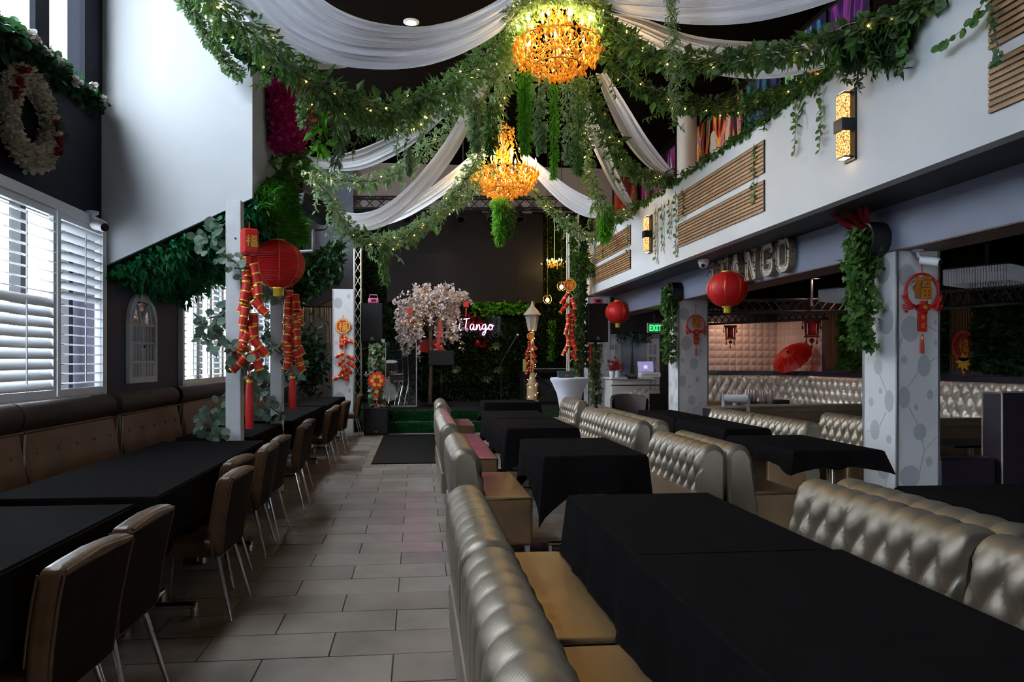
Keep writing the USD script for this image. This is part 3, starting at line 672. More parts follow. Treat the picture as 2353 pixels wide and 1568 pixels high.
def garland(label, pts, rad, n, seed, mix=(('lance', GREEN, .09, .5), ('round', SAGE, .055, .2), ('tiny', SAGE, .035, .3)), lights=30, big=24, cat_='garland', group='leafy garlands with fairy lights', name='leaf_garland', droop=.35, stem=STEM, bigkind=('wide', GREEN, .15), sprays=0):
    """pts: (u, v, distance into the room)"""
    rng = np.random.default_rng(seed)
    C = crv([AY(*p) for p in pts], 90)
    t = np.linspace(0, 1, 90); r = rad * (.8 + .45 * meshkit.noise(np.stack([t * 9, t * 0 + seed, t * 0], 1), seed))
    o = thing(name, label, cat_, (0, 0, 0), 0, group)
    part('stem', o, tube(C + rng.normal(0, .008, C.shape), .009, 5), stem, smooth=True)
    for kind, mat, size, share in mix:
        P, D = scatter(C, r, int(n * share), rng, 1, droop)
        part('foliage', o, leafset(kind, P, D, size * rng.uniform(.6, 1.35, len(P)), rng), mat, kind='stuff')
    # sprays: short hanging twigs with paired leaves
    S = []
    for k in range(sprays):
        i = rng.integers(4, 86); p = C[i]; q = p + np.array([rng.normal(0, .10), rng.normal(0, .06), -rng.uniform(.18, .42)])
        B = crv([p, (p + q) / 2 + rng.normal(0, .05, 3), q], 14); S.append((B, rng))
    if S:
        P = np.vstack([b[0] for b in S]); P = np.vstack([P, P]); D = np.vstack([rng.normal(0, .8, (len(P) // 2, 3)) + [0, 0, -.9] for _ in (0, 1)])
        part('hanging_sprays', o, leafset('lance', P, D, rng.uniform(.05, .09, len(P)), rng), mix[0][1], kind='stuff')
        part('twigs', o, cat([tube(b[0], .003, 4) for b in S]), stem, kind='stuff')
    P, D = scatter(C, r * 1.1, big, rng, 1.1, droop)
    for k in range(big):
        part('leaf', o, leafset(bigkind[0], P[k:k + 1], D[k:k + 1], bigkind[2] * rng.uniform(.8, 1.25), rng), bigkind[1])
    if lights:
        P, D = scatter(C, r * 1.0, int(lights * .62), rng); part('fairy_lights', o, many(OCT, P + [0, -.03, -.02], .0105), FAIRY, kind='stuff')
        W = C + .5 * r[:, None] * np.stack([np.cos(t * 60), np.sin(t * 60), np.cos(t * 47)], 1); part('light_wire', o, tube(W, .003, 4), WIRE)
    return o
WIRE = M('clear_wire', (.45, .46, .40), .4)
SAGEMIX = (('tiny', PALE, .04, .35), ('lance', SAGE, .075, .35), ('round', SAGE, .05, .3))
FERN = (('tiny', PALE, .035, 1.0),)
garland('thick mixed garland sweeping from the white bulkhead up to the top of the nearer chandelier', [(430, -70, 4.9), (520, 30, 5.2), (600, 98, 5.5), (680, 168, 5.9), (760, 215, 6.2), (870, 256, 6.6), (960, 232, 7.0), (1050, 188, 7.4), (1140, 105, 7.8), (1225, 5, 8.0)], .155, 3800, 1,
        (('lance', GREEN, .085, .42), ('tiny', SAGE, .04, .3), ('round', SAGE, .05, .14), ('needle', LIME, .06, .14)), 46, 60, sprays=14)
garland('thin pale fern garland over the white bulkhead face', [(405, -30, 5.6), (450, 40, 5.8), (490, 100, 5.95), (525, 150, 6.05), (556, 178, 6.08)], .075, 1500, 2, FERN, 0, 0, name='fern_garland', group=None)
garland('eucalyptus garland under the thick one with two bulbs near the bulkhead corner', [(520, 60, 5.9), (560, 118, 6.0), (610, 150, 6.1), (665, 170, 6.15)], .06, 420, 3, (('round', DEEP, .06, .5), ('lance', DEEP, .07, .5)), 4, 8)
garland('second garland running just below the thick one to the nearer chandelier', [(690, 225, 7.3), (780, 262, 7.5), (870, 292, 7.7), (960, 272, 7.85), (1050, 225, 7.95), (1120, 165, 8.05), (1175, 95, 8.1), (1230, 30, 8.1)], .13, 2400, 4, SAGEMIX, 36, 30, sprays=10)
garland('garland with yellow bulbs drooping from the moss covered bulkhead side', [(688, 362, 9.4), (730, 402, 9.5), (820, 418, 9.5), (900, 402, 9.4), (970, 352, 9.2), (1040, 285, 8.9), (1105, 205, 8.6), (1180, 110, 8.3)], .125, 2000, 5, SAGEMIX, 30, 24, sprays=8)
garland('lowest long garland in front of the screen rising to the nearer chandelier', [(690, 352, 8.9), (708, 392, 8.9), (738, 428, 8.95), (768, 468, 9.0), (790, 518, 9.1), (835, 552, 9.2), (905, 556, 9.5), (965, 522, 9.7), (1030, 462, 9.9), (1085, 385, 9.6), (1125, 285, 9.2), (1165, 180, 8.7), (1215, 80, 8.3)], .14, 3400, 6, SAGEMIX, 44, 36, sprays=16)
garland('short garland from the screen side up to the farther chandelier', [(870, 560, 9.6), (950, 532, 9.9), (1015, 492, 10.2), (1070, 455, 10.4), (1105, 420, 10.5)], .10, 900, 7, SAGEMIX, 14, 12)
garland('upper garland crossing to the balcony with round eucalyptus leaves', [(1335, 12, 8.0), (1400, 62, 7.7), (1460, 112, 7.4), (1530, 142, 7.0), (1650, 142, 6.5), (1760, 128, 6.0), (1880, 108, 5.6), (1960, 78, 5.3), (2060, 42, 5.0), (2150, -5, 4.7), (2210, -60, 4.5)], .12, 2700, 8,
        (('lance', GREEN, .095, .5), ('tiny', SAGE, .04, .2), ('round', SAGE, .07, .3)), 44, 50, sprays=14)
garland('lower garland crossing to the balcony edge above the sconce', [(1355, 85, 8.1), (1410, 142, 8.1), (1470, 200, 8.1), (1560, 236, 8.0), (1680, 244, 7.7), (1780, 222, 7.1), (1860, 190, 6.5), (1935, 148, 6.05)], .125, 2400, 9,
        (('lance', GREEN, .09, .5), ('tiny', GREEN, .04, .3), ('round', SAGE, .055, .2)), 36, 36, sprays=12)
garland('garland from the nearer chandelier down beside the wide drape to the balcony', [(1345, 180, 8.3), (1390, 290, 8.9), (1430, 370, 9.5), (1490, 412, 10), (1548, 405, 10.3)], .115, 1500, 10, lights=22, big=20, sprays=6)
garland('garland from the nearer chandelier down beside the narrow drape to the balcony', [(1340, 215, 8.4), (1345, 330, 9.2), (1365, 440, 10.2), (1410, 500, 11.2), (1468, 470, 11.9)], .12, 1500, 11, SAGEMIX, 22, 20, sprays=6)
garland('garland from the farther chandelier to the balcony end', [(1228, 440, 10.5), (1270, 488, 11), (1318, 526, 11.7), (1362, 545, 12.6), (1400, 528, 13.6)], .11, 1000, 12, SAGEMIX, 14, 14, sprays=5)
garland('leafy bunch hanging over the balcony parapet beside the wooden slats', [(1930, 95, 5.55), (1985, 88, 5.4), (2040, 78, 5.2), (2095, 70, 5.05)], .20, 1100, 13, (('wide', DEEP, .13, .5), ('lance', GREEN, .11, .5)), 2, 50, droop=1.0, bigkind=('wide', DEEP, .16), sprays=26)

garland('leafy collar wrapped round the top of the nearer chandelier', [(1165, 60, 7.75), (1205, 12, 7.6), (1255, -12, 7.5), (1310, -8, 7.5), (1360, 22, 7.6), (1392, 70, 7.8)], .15, 1500, 14, SAGEMIX, 22, 20, sprays=6)
def hanging(label, u, v0, v1, Y, rad, n, seed, kind, mat, size, name='hanging_foliage', group='foliage hanging below the nearer chandelier', top=1.0, tip=.35):
    rng = np.random.default_rng(seed); a, b = AY(u, v0, Y), AY(u, v1, Y)
    C = crv([a, (a + b) / 2 + rng.normal(0, .015, 3), b], 40); r = np.interp(np.linspace(0, 1, 40), [0, .2, .7, 1], [rad * top, rad, rad * .9, rad * tip])
    o = thing(name, label, 'hanging plant', (0, 0, 0), 0, group)
    part('stem', o, tube(C, .005, 4), STEM)
    P, D = scatter(C, r, n, rng, .8, 1.0); part('foliage', o, leafset(kind, P, D, size * rng.uniform(.6, 1.3, n), rng), mat, kind='stuff')
    return o
hanging('vivid green fern plume below the nearer chandelier on the farther chandelier chain side', 1205, 165, 350, 7.7, .09, 1500, 21, 'needle', LIME, .07)
hanging('sage eucalyptus strand with round leaves below the nearer chandelier', 1243, 175, 345, 7.8, .13, 240, 22, 'round', SAGE, .06)
hanging('long narrow lime fern plume in the middle below the nearer chandelier', 1272, 190, 405, 7.75, .06, 950, 23, 'needle', LIME, .065)
hanging('grey green seeded strand below the nearer chandelier', 1302, 185, 372, 7.8, .12, 520, 24, 'tiny', SAGE, .045)
hanging('dark green fern plume on the balcony side below the nearer chandelier', 1328, 180, 395, 7.9, .11, 1000, 25, 'needle', GREEN, .07)
hanging('pale seeded eucalyptus spray hanging from the second garland', 1095, 225, 345, 7.9, .13, 900, 26, 'tiny', PALE, .045, group='sprays hanging from the garlands')
hanging('leafy dark spray beside the pale seeded one', 1125, 235, 345, 8.0, .12, 420, 27, 'lance', GREEN, .08, group='sprays hanging from the garlands')
hanging('seeded spray hanging over the drape left of the farther chandelier', 940, 285, 400, 8.5, .07, 700, 28, 'tiny', SAGE, .045, group='sprays hanging from the garlands')
hanging('spray of large pointed leaves hanging beside the pink flowers', 735, 255, 352, 6.6, .09, 46, 29, 'wide', LIME, .11, group='sprays hanging from the garlands')
hanging('willowy spray hanging between the pink flowers and the drape', 775, 250, 375, 6.7, .07, 160, 30, 'lance', SAGE, .10, group='sprays hanging from the garlands')
hanging('seeded spray hanging right beside the pink flowers', 694, 215, 290, 6.3, .05, 260, 31, 'tiny', PALE, .04, group='sprays hanging from the garlands')
hanging('green asparagus fern tail below the farther chandelier', 1148, 455, 556, 10.45, .15, 1800, 32, 'needle', LIME, .08, group='fern tails', tip=.2)
hanging('greyer fern tail below the farther chandelier', 1168, 470, 540, 10.4, .12, 600, 33, 'lance', GREEN, .07, group='fern tails')
hanging('bright fern tail at the balcony end of the garlands', 1390, 470, 550, 11.0, .16, 1700, 34, 'needle', LIME, .085, group='fern tails')
hanging('fern hanging down the screen side below the lowest garland', 885, 560, 650, 9.3, .08, 400, 35, 'needle', GREEN, .07, group='fern tails')
# the curly pale vine in front of the upper garland
rng = np.random.default_rng(40); mv = thing('curly_moss_vine', 'curly pale green moss vine hanging from the ceiling past the two balcony garlands', 'hanging plant')
for k in range(6):
    t = np.linspace(0, 1, 60); C = crv([AY(1545 + rng.normal(0, 10), -60, 6.6), AY(1552 + rng.normal(0, 8), 120, 6.6), AY(1548 + rng.normal(0, 5), rng.uniform(220, 285), 6.6)], 60)
    C = C + .035 * np.stack([np.sin(t * 40 + k), np.cos(t * 33 + k), 0 * t], 1); part('tendril', mv, tube(C, .005, 4), PALE)
    P, D = scatter(C, .03, 160, rng, 1, .6); part('fronds', mv, leafset('needle', P, D, .045, rng), PALE, kind='stuff')

# creeping vine along the parapet with hanging strands of round leaves
def leafstrand(o, C, n, size, rng, mat=GREEN, kind='round', off=.02, single=True):
    i = np.linspace(1, len(C) - 1, n).astype(int); s = np.where(np.arange(n) % 2, 1, -1)
    P = C[i]; D = np.stack([rng.normal(0, .3, n) - .3, s * .9, -.6 + rng.normal(0, .3, n)], 1)
    for k in range(n):
        m = leafset(kind, P[k:k + 1], D[k:k + 1], size * rng.uniform(.7, 1.25), rng, up=(-1.5, 0, 0))
        part('leaf', o, m, mat)
rng = np.random.default_rng(41)
pv = thing('parapet_vine', 'thin creeping vine along the top edge of the white balcony parapet', 'vine')
C = np.stack([np.full(120, XF - .01), np.linspace(15.1, 6.05, 120), 4.06 + .02 * np.sin(np.arange(120) * .7)], 1); part('stem', pv, tube(C, .006, 5), STEM)
P, D = scatter(C, .06, 900, rng, 1, .8); P[:, 0] = np.minimum(P[:, 0], XF - .005) - .01; part('foliage', pv, leafset('ivy', P, D, rng.uniform(.04, .075, 900), rng), GREEN, kind='stuff')
for u, v0, v1, nm in ((1507, 478, 600, 'hanging by the smaller sconce, nearest it'), (1521, 470, 575, 'second from the smaller sconce'), (1538, 460, 545, 'third from the smaller sconce'), (1552, 440, 590, 'at the corner of the large slatted panels'), (1568, 430, 505, 'over the edge of the large slatted panels'), (1733, 330, 462, 'crossing both large slatted panels'),
                      (1826, 235, 350, 'hanging clear on the white parapet, thinner one'), (1883, 200, 345, 'hanging clear on the white parapet, leafier one'), (1442, 515, 575, 'over the far slatted panels'), (1385, 555, 590, 'at the far end of the parapet')):
    a, b = AX(u, v0, XF - .03), AX(u, v1, XF - .03); C = crv([a, (a + b) / 2 + [0, rng.normal(0, .03), 0], b], 30)
    o = thing('leaf_strand', 'string of small round leaves ' + nm, 'vine', group='leaf strands on the parapet'); part('stem', o, tube(C, .003, 4), STEM)
    leafstrand(o, C, max(8, int((v1 - v0) / 7)), .055 if u > 1600 else .06, rng)
o = thing('leaf_strand', 'string of round leaves looping from the leafy bunch to the nearest slatted panels', 'vine', group='leaf strands on the parapet')
C = crv([AX(2150, 110, 3.7), AX(2190, 85, 3.7), AX(2230, 50, 3.7), AX(2270, -10, 3.7)], 40); part('stem', o, tube(C, .003, 4), STEM); leafstrand(o, C, 14, .07, rng)
o = thing('leaf_strand', 'ivy string hanging over the nearest slatted panels', 'vine', group='leaf strands on the parapet')
C = crv([AX(2275, -30, 3.7), AX(2282, 60, 3.7), AX(2300, 135, 3.7)], 40); part('stem', o, tube(C, .003, 4), STEM); leafstrand(o, C, 14, .07, rng, DEEP, 'ivy')
o = thing('leaf_strand', 'string of round leaves hanging from the leafy bunch', 'vine', group='leaf strands on the parapet')
C = crv([AX(2085, 70, 3.7), AX(2082, 120, 3.7), AX(2075, 160, 3.7)], 30); part('stem', o, tube(C, .003, 4), STEM); leafstrand(o, C, 10, .065, rng)

# hedge mats
def mat_patch(o, nm, p0, eu, ev, n, rng, kind, mat, size, depth=.06, normal=(0, 0, -1), shape=None):
    a, b = rng.random(n), rng.random(n)
    if shape is not None: k = shape(a, b); a, b = a[k], b[k]
    P = np.array(p0) + np.outer(a, eu) + np.outer(b, ev) + np.outer(rng.random(len(a)) * depth * (.4 + 1.2 * meshkit.noise(np.stack([a * 9, b * 9, a * 0], 1), 3)), normal)
    D = np.array(normal) + rng.normal(0, .75, (len(a), 3)); part(nm, o, leafset(kind, P, D, size * rng.uniform(.6, 1.3, len(a)), rng), mat, kind='stuff')
rng = np.random.default_rng(50)
hm = thing('hedge_mat', 'emerald artificial hedge covering the sloping underside of the white bulkhead', 'hedge')
nn = np.array([BZ1 - BZ0, 0, -(BX - XL)]); nn /= np.linalg.norm(nn); eu = np.array([BX - XL, 0, BZ1 - BZ0]); ev = np.array([0, BY1 - 6.28, 0])
c0 = np.array([XL, 6.28, BZ0]); part('backing', hm, cat([sheet(np.array([[c0 + nn * .012, c0 + ev + nn * .012], [c0 + eu + nn * .012, c0 + eu + ev + nn * .012]]))]), M('hedge_backing', (.004, .02, .008), .9))
mat_patch(hm, 'foliage', c0 + nn * .02, eu, ev, 11000, rng, 'tiny', EMER, .065, .10, nn)
mat_patch(hm, 'sprigs', c0 + nn * .05, eu, ev, 1800, rng, 'lance', EMER, .11, .13, nn)
def poly_patch(o, nm, px, n, kind, mat, size, depth):
    P_ = Polygon([tuple(AX(u, v, BX)[1:]) for u, v in px]); x0, z0, x1, z1 = P_.bounds; q = np.stack([rng.uniform(x0, x1, n * 2), rng.uniform(z0, z1, n * 2)], 1)
    q = np.array([p for p in q if P_.contains(Point(p))][:n]); P = np.stack([BX + .02 + depth * rng.random(len(q)) * (.3 + 1.2 * meshkit.noise(np.c_[q * 7, q[:, 0] * 0], 2)), q[:, 0], q[:, 1]], 1)
    part(nm, o, leafset(kind, P, rng.normal(0, .75, P.shape) + [1, -.3, -.2], size * rng.uniform(.6, 1.3, len(P)), rng), mat, kind='stuff'); return P_
mm = thing('moss_mat', 'deep green moss growing over the lower corner of the bulkhead side', 'moss')
P_ = poly_patch(mm, 'foliage', [(582, 474), (582, 440), (600, 415), (635, 408), (645, 460), (662, 492), (678, 520), (678, 545), (668, 560), (640, 560), (600, 520)], 11000, 'needle', MOSS, .075, .14)
part('backing', mm, place(extrude(P_.buffer(-.03), .03), (BX, 0, 0), (0, 1, 0), (0, 0, 1)), MOSS)
PINKF = leafmat('magenta_petals', [(0, (.60, .012, .18)), (.5, (.90, .03, .34)), (1, (.95, .10, .48))], .2)
fp = thing('silk_flowers', 'panel of magenta silk flowers on the bulkhead side above the moss', 'flowers')
P_ = poly_patch(fp, 'petals', [(607, 190), (684, 195), (684, 250), (674, 300), (670, 335), (645, 352), (612, 342), (606, 260)], 4600, 'petal', PINKF, .055, .16)
part('backing', fp, place(extrude(P_.buffer(-.05), .02), (BX, 0, 0), (0, 1, 0), (0, 0, 1)), DEEP)
poly_patch(fp, 'leaves', [(600, 360), (630, 345), (672, 352), (674, 385), (655, 395), (650, 430), (612, 425), (615, 390), (598, 385)], 260, 'wide', GREEN, .14, .22)
# garland with white flowers under the high window, and the wreath below it
rng = np.random.default_rng(60)
o = garland('dark leafy garland with cream flowers along the high window sill', [(-70, 45, 4.45), (0, 85, 4.8), (60, 125, 5.15), (120, 168, 5.5), (175, 212, 5.9), (212, 245, 6.15)], .13, 1900, 61, (('round', DEEP, .065, .6), ('ivy', DEEP, .07, .4)), 0, 20, group=None, bigkind=('round', DEEP, .09))
for u, v, Y in ((48, 92, 5.0), (80, 128, 5.2), (150, 195, 5.6), (190, 205, 5.95), (215, 235, 6.1), (110, 150, 5.4)):
    c = AY(u, v, Y) + [.10, -.05, 0]; P = c + rng.normal(0, .012, (26, 3)); D = rng.normal(0, 1, (26, 3)) + [.8, -.6, 0]
    part('flower', o, leafset('petal', P, D, .042, rng), WHTFL)
wc = AX(47, 275, XL)
wr_ = thing('flower_wreath', 'round cream flower wreath with red roses on the navy wall', 'wreath', wc)
a = rng.random(5200) * 2 * np.pi; R_ = .265 + .075 * (rng.random(5200) - .5) * 2
P = np.stack([.02 + .07 * rng.random(5200), R_ * np.cos(a), R_ * np.sin(a)], 1); D = np.stack([np.ones(5200) * .7, np.cos(a) * (R_ - .265) * 9, np.sin(a) * (R_ - .265) * 9], 1) + rng.normal(0, .5, (5200, 3))
part('petals', wr_, leafset('petal', P, D, rng.uniform(.022, .042, 5200), rng), leafmat('cream_petals', [(0, (.60, .52, .38)), (.5, (.75, .67, .51)), (1, (.85, .78, .64))], .25), kind='stuff')
g = np.linspace(0, 2 * np.pi, 41)[:-1]; part('ring', wr_, tube(np.stack([np.full(40, .03), .265 * np.cos(g), .265 * np.sin(g)], 1), .05, 8, closed=True), BARK)
ROSE = leafmat('red_petals', [(0, (.28, .010, .012)), (1, (.58, .03, .03))], .2)
for (dy, dz) in ((-.22, .17), (-.27, .08), (-.20, .26), (.27, -.05), (.25, .06), (.28, -.13)):
    P = np.array([.10, dy, dz]) + rng.normal(0, .014, (30, 3)); part('rose', wr_, leafset('petal', P, rng.normal(0, 1, (30, 3)) + [1, 0, 0], .038, rng), ROSE)
P = np.array([.08, .27, .0]) + rng.normal(0, .05, (24, 3)); part('rose_leaves', wr_, leafset('wide', P, rng.normal(0, 1, (24, 3)), .07, rng), DEEP)

# ------------------------------------------------------------------ white ceiling drapes
DRAPE = usdkit.material(stage, L + 'drape_voile', {'p': ('principled_bsdf', dict(base_color=(.80, .79, .83), roughness=.7)), 't': ('translucent_bsdf', dict(color=(.80, .78, .82))), 'm': ('mix_closure', dict(fac=.35))}, [('p.BSDF', 'm.closure1'), ('t.BSDF', 'm.closure2')], surface='m.closure')
def drape(label, up, lo, seed, folds=5, amp=.045, n=70, m=64):
    rng = np.random.default_rng(seed); A, B = crv([AY(*p) for p in up], n), crv([AY(*p) for p in lo], n)
    s = np.linspace(0, 1, m)[None, :, None]; t = np.linspace(0, 1, n)[:, None]
    G = A[:, None] * (1 - s) + B[:, None] * s
    T = np.gradient((A + B) / 2, axis=0); W = B - A; N = np.cross(T, W); N /= np.linalg.norm(N, axis=1, keepdims=True) + 1e-9; N *= np.sign(-N[:, 1:2] + 1e-9)
    w = np.linalg.norm(W, axis=1)[:, None]
    ss = s[..., 0]; ph = rng.uniform(0, 6.3, 4)
    f = .55 * np.sin(2 * np.pi * folds * (ss + .05 * np.sin(t * 3 + ph[0])) + ph[1]) + .3 * np.sin(2 * np.pi * folds * 1.9 * ss + ph[2] + 2 * np.sin(2.2 * t)) + .25 * np.sin(2 * np.pi * folds * 3.3 * ss + ph[3])
    d = f * np.minimum(amp, w * .10) + .22 * w * np.sin(np.pi * ss) * .8
    G = G + N[:, None] * d[..., None]
    return solo('ceiling_drape', sheet(G), DRAPE, label, 'drape', 'white drapes gathered at the chandeliers', smooth=True)
drape('largest white drape swagging across the top, below the round downlight', [(600, -130, 5.3), (735, -8, 5.7), (820, 38, 6.1), (905, 56, 6.5), (985, 57, 6.9), (1065, 37, 7.3), (1150, -5, 7.8), (1215, -60, 8.2)], [(470, -70, 5.0), (590, 58, 5.4), (680, 115, 5.7), (760, 146, 6.0), (850, 158, 6.3), (930, 157, 6.6), (1010, 142, 6.9), (1085, 112, 7.3), (1155, 68, 7.7), (1215, 0, 8.1)], 1, 4, .05)
drape('lilac shaded drape behind the largest one near the bulkhead', [(478, 48, 6.0), (560, 60, 6.3), (650, 66, 6.7), (760, 90, 7.1), (900, 95, 7.5), (1050, 60, 7.9)], [(490, 55, 5.95), (520, 95, 6.0), (600, 140, 6.25), (700, 158, 6.6), (790, 157, 7.0), (900, 130, 7.5), (1050, 85, 7.9)], 2, 3, .03)
drape('white drape meeting the bulkhead above the wall lamp bracket', [(690, 356, 8.0), (740, 362, 8.1), (820, 345, 8.2), (900, 312, 8.3), (980, 268, 8.3), (1050, 205, 8.3), (1130, 118, 8.3), (1180, 50, 8.3)], [(692, 360, 7.95), (745, 388, 8.0), (820, 392, 8.05), (900, 362, 8.1), (975, 312, 8.15), (1040, 250, 8.2), (1115, 165, 8.2), (1185, 75, 8.2)], 3, 3, .03)
drape('bluish white drape gathered in front of the screen top', [(778, 485, 9.6), (830, 490, 9.5), (890, 470, 9.4), (960, 408, 9.2), (1020, 330, 9.0), (1075, 235, 8.7), (1135, 120, 8.4)], [(780, 490, 9.6), (815, 524, 9.45), (860, 526, 9.3), (915, 498, 9.2), (985, 432, 9.0), (1050, 345, 8.8), (1100, 240, 8.5), (1150, 130, 8.3)], 4, 3, .04)
drape('drape glowing amber on the screen side of the farther chandelier', [(830, 500, 9.7), (890, 492, 9.9), (960, 452, 10.2), (1040, 392, 10.5), (1115, 328, 10.7)], [(800, 512, 9.7), (860, 522, 9.8), (930, 502, 10.0), (1010, 455, 10.3), (1080, 400, 10.5), (1120, 355, 10.6)], 5, 3, .03)
drape('drape glowing amber on the balcony side of the farther chandelier', [(1190, 340, 10.7), (1250, 388, 11.2), (1310, 432, 11.8), (1370, 462, 12.6), (1400, 470, 13.2)], [(1195, 365, 10.6), (1240, 420, 11.0), (1290, 470, 11.6), (1340, 498, 12.2), (1385, 503, 13.0)], 6, 3, .03)
drape('narrow white drape falling steeply from the nearer chandelier to the balcony', [(1338, 200, 8.4), (1378, 290, 9.2), (1412, 380, 10.4), (1440, 440, 11.4), (1458, 475, 12.0)], [(1322, 205, 8.4), (1342, 290, 9.1), (1378, 375, 10.2), (1415, 445, 11.3), (1448, 484, 11.9)], 7, 2, .03)
drape('wide white drape falling from the nearer chandelier to the round balcony column', [(1392, 165, 8.3), (1440, 240, 8.8), (1490, 320, 9.5), (1535, 380, 10.1), (1552, 400, 10.3)], [(1368, 168, 8.3), (1398, 250, 8.7), (1440, 330, 9.4), (1490, 385, 10.0), (1540, 408, 10.3)], 8, 2, .03)
drape('white drape across the picture top towards the balcony', [(1300, -70, 7.9), (1420, -25, 7.6), (1560, -18, 7.1), (1720, -30, 6.5), (1900, -70, 5.9)], [(1340, -15, 7.9), (1400, 22, 7.7), (1480, 46, 7.3), (1580, 58, 6.9), (1700, 55, 6.4), (1820, 32, 6.0), (1975, -15, 5.5)], 9, 4, .05)
drape('white drape behind the upper balcony garland', [(1400, 28, 8.6), (1480, 45, 8.4), (1580, 82, 8.1), (1700, 98, 7.4), (1820, 100, 6.7), (1945, 100, 6.0)], [(1395, 40, 8.6), (1460, 85, 8.4), (1560, 145, 8.0), (1660, 176, 7.4), (1770, 182, 6.8), (1870, 165, 6.3), (1945, 140, 5.95)], 10, 3, .035)
drape('pale drape end beside the nearest slatted panels', [(2130, -20, 5.0), (2190, -5, 4.8), (2260, -40, 4.6)], [(2128, 10, 4.95), (2185, 68, 4.75), (2235, 30, 4.6), (2262, -20, 4.55)], 11, 2, .02)

# ------------------------------------------------------------------ chandeliers
BULB = glow('candle_bulb', (1, .70, .27), 260)
BRASS = M('brass', (.75, .42, .12), .25, 1.0)
CRYST = usdkit.material(stage, L + 'amber_crystal', {'g': ('geometry', {}), 'r': ('rgb_ramp', dict(ramp=[(0, (.80, .48, .10)), (.5, (1, .76, .26)), (.85, (1, .88, .50)), (1, (1, .97, .8))])), 'p': ('principled_bsdf', dict(roughness=.08, specular_ior_level=.9)), 't': ('translucent_bsdf', {}), 'm': ('mix_closure', dict(fac=.55))},
    [('g.random_per_island', 'r.fac'), ('r.color', 'p.base_color'), ('r.color', 't.color'), ('p.BSDF', 'm.closure1'), ('t.BSDF', 'm.closure2')], surface='m.closure')
CANDLE = M('candle_sleeve', (.80, .62, .34), .5)
def chandelier(label, c, R, zc, seed):
    """zc: height of the candle tier"""
    rng = np.random.default_rng(seed); o = thing('chandelier', label, 'chandelier', (c[0], c[1], zc), 0, 'amber crystal chandeliers')
    part('chain', o, cat([tube([(.012 * math.cos(a) * (k % 2), .012 * math.cos(a) * (1 - k % 2), .82 + k * .05 + .032 * math.sin(a)) for a in np.linspace(0, 2 * np.pi, 9)[:-1]], .004, 5, closed=True) for k in range(int((ZC - zc - .8) / .05))]), BRASS, kind='stuff')
    part('centre_post', o, lathe([(.01, .8), (.05, .74), (.03, .6), (.06, .5), (.025, .4), (.05, .2), (.03, .0), (.07, -.2), (.01, -.3)], 12), BRASS, smooth=True)
    cr = []
    def beads(P, s, e=1.7): cr.append(many(OCT, P, np.stack([s, s, s * e], 1)))
    def ring(r, z, n, s, jit=.012, e=1.7):
        a = (np.arange(n) + rng.random()) / n * 2 * np.pi; P = np.stack([r * np.cos(a), r * np.sin(a), np.full(n, z)], 1) + rng.normal(0, jit, (n, 3)); beads(P, np.full(n, s) * rng.uniform(.7, 1.2, n), e)
    for k in range(9): ring(R * (.30 - .014 * k * (k < 5) - .0 * k), .66 - .045 * k, 18, .016)         # crown and neck
    for k in range(5): ring(R * (.16 + .02 * k), .30 - .03 * k, 16, .016)
    for r, z, n in ((R, -.03, 70), (R * .97, -.10, 64), (R * .90, -.17, 60), (R * .80, -.24, 52), (R * .66, -.30, 44), (R * .50, -.34, 34), (R * .32, -.37, 22), (R * .15, -.39, 10)):
        ring(r, z, n, .019, .018, 2.0); ring(r * .93, z + .03, n, .014, .02, 1.6)
    for r, z in ((R * .55, .05), (R * .75, -.05), (R * .45, -.1), (R * .6, -.15)): ring(r, z, 40, .015, .035)
    for k in range(12):
        a = k / 12 * 2 * np.pi; t = np.linspace(0, 1, 16); rr = R * .28 + (R * .95 - R * .28) * t; zz = .58 - .60 * t - .12 * np.sin(np.pi * t)
        beads(np.stack([rr * np.cos(a), rr * np.sin(a), zz], 1) + rng.normal(0, .005, (16, 3)), np.full(16, .011), 1.3)
    part('crystals', o, cat(cr), CRYST, kind='stuff', label='amber cut glass beads and drops')
    for tier, (r, z, n) in enumerate(((R * .96, .02, 12), (R * .58, .12, 6), (R * .70, -.16, 6))):
        for k in range(n):
            a = (k + .5 * tier + .25) / n * 2 * np.pi; p = np.array([r * math.cos(a), r * math.sin(a), z])
            arm = part('arm', o, tube(crv([(p[0] * .1, p[1] * .1, z - .05), (p[0] * .5, p[1] * .5, z - .12), (p[0] * .9, p[1] * .9, z - .06), p], 12), .008, 6), BRASS, smooth=True)
            part('candle', arm, rod(p, p + [0, 0, .075], .012, 8), CANDLE, smooth=True)
            part('bulb', arm, lathe([(.0, .0), (.014, .012), (.017, .03), (.010, .055), (.0, .085)], 8, p + [0, 0, .072]), BULB, smooth=True)
    for r, z in ((R * .96, -.02), (R * .3, .62), (R * .62, -.29)):
        g = np.linspace(0, 2 * np.pi, 41)[:-1]; part('hoop', o, tube(np.stack([r * np.cos(g), r * np.sin(g), np.full(40, z)], 1), .009, 6, closed=True), BRASS, smooth=True)
    return o
h1, h2 = AY(1280, 110, 7.9), AY(1157, 400, 10.5)
chandelier('amber crystal chandelier nearer the viewer, its top wrapped in garlands', h1, .50, h1[2] + .05, 1)
chandelier('amber crystal chandelier farther off, hanging from a chain before the screen', h2, .52, h2[2] + .03, 2)
dl = thing('downlight', 'round lit downlight in the black ceiling above the largest drape', 'light', AZ(945, 50, ZC - .002))
part('trim_ring', dl, lathe([(.075, 0), (.115, 0), (.115, -.008), (.075, -.02), (.075, 0)], 28), SHUT, smooth=30)
part('lamp', dl, lathe([(0, -.004), (.076, -.004)], 24), glow('downlight_lamp', (1, .72, .42), 18))

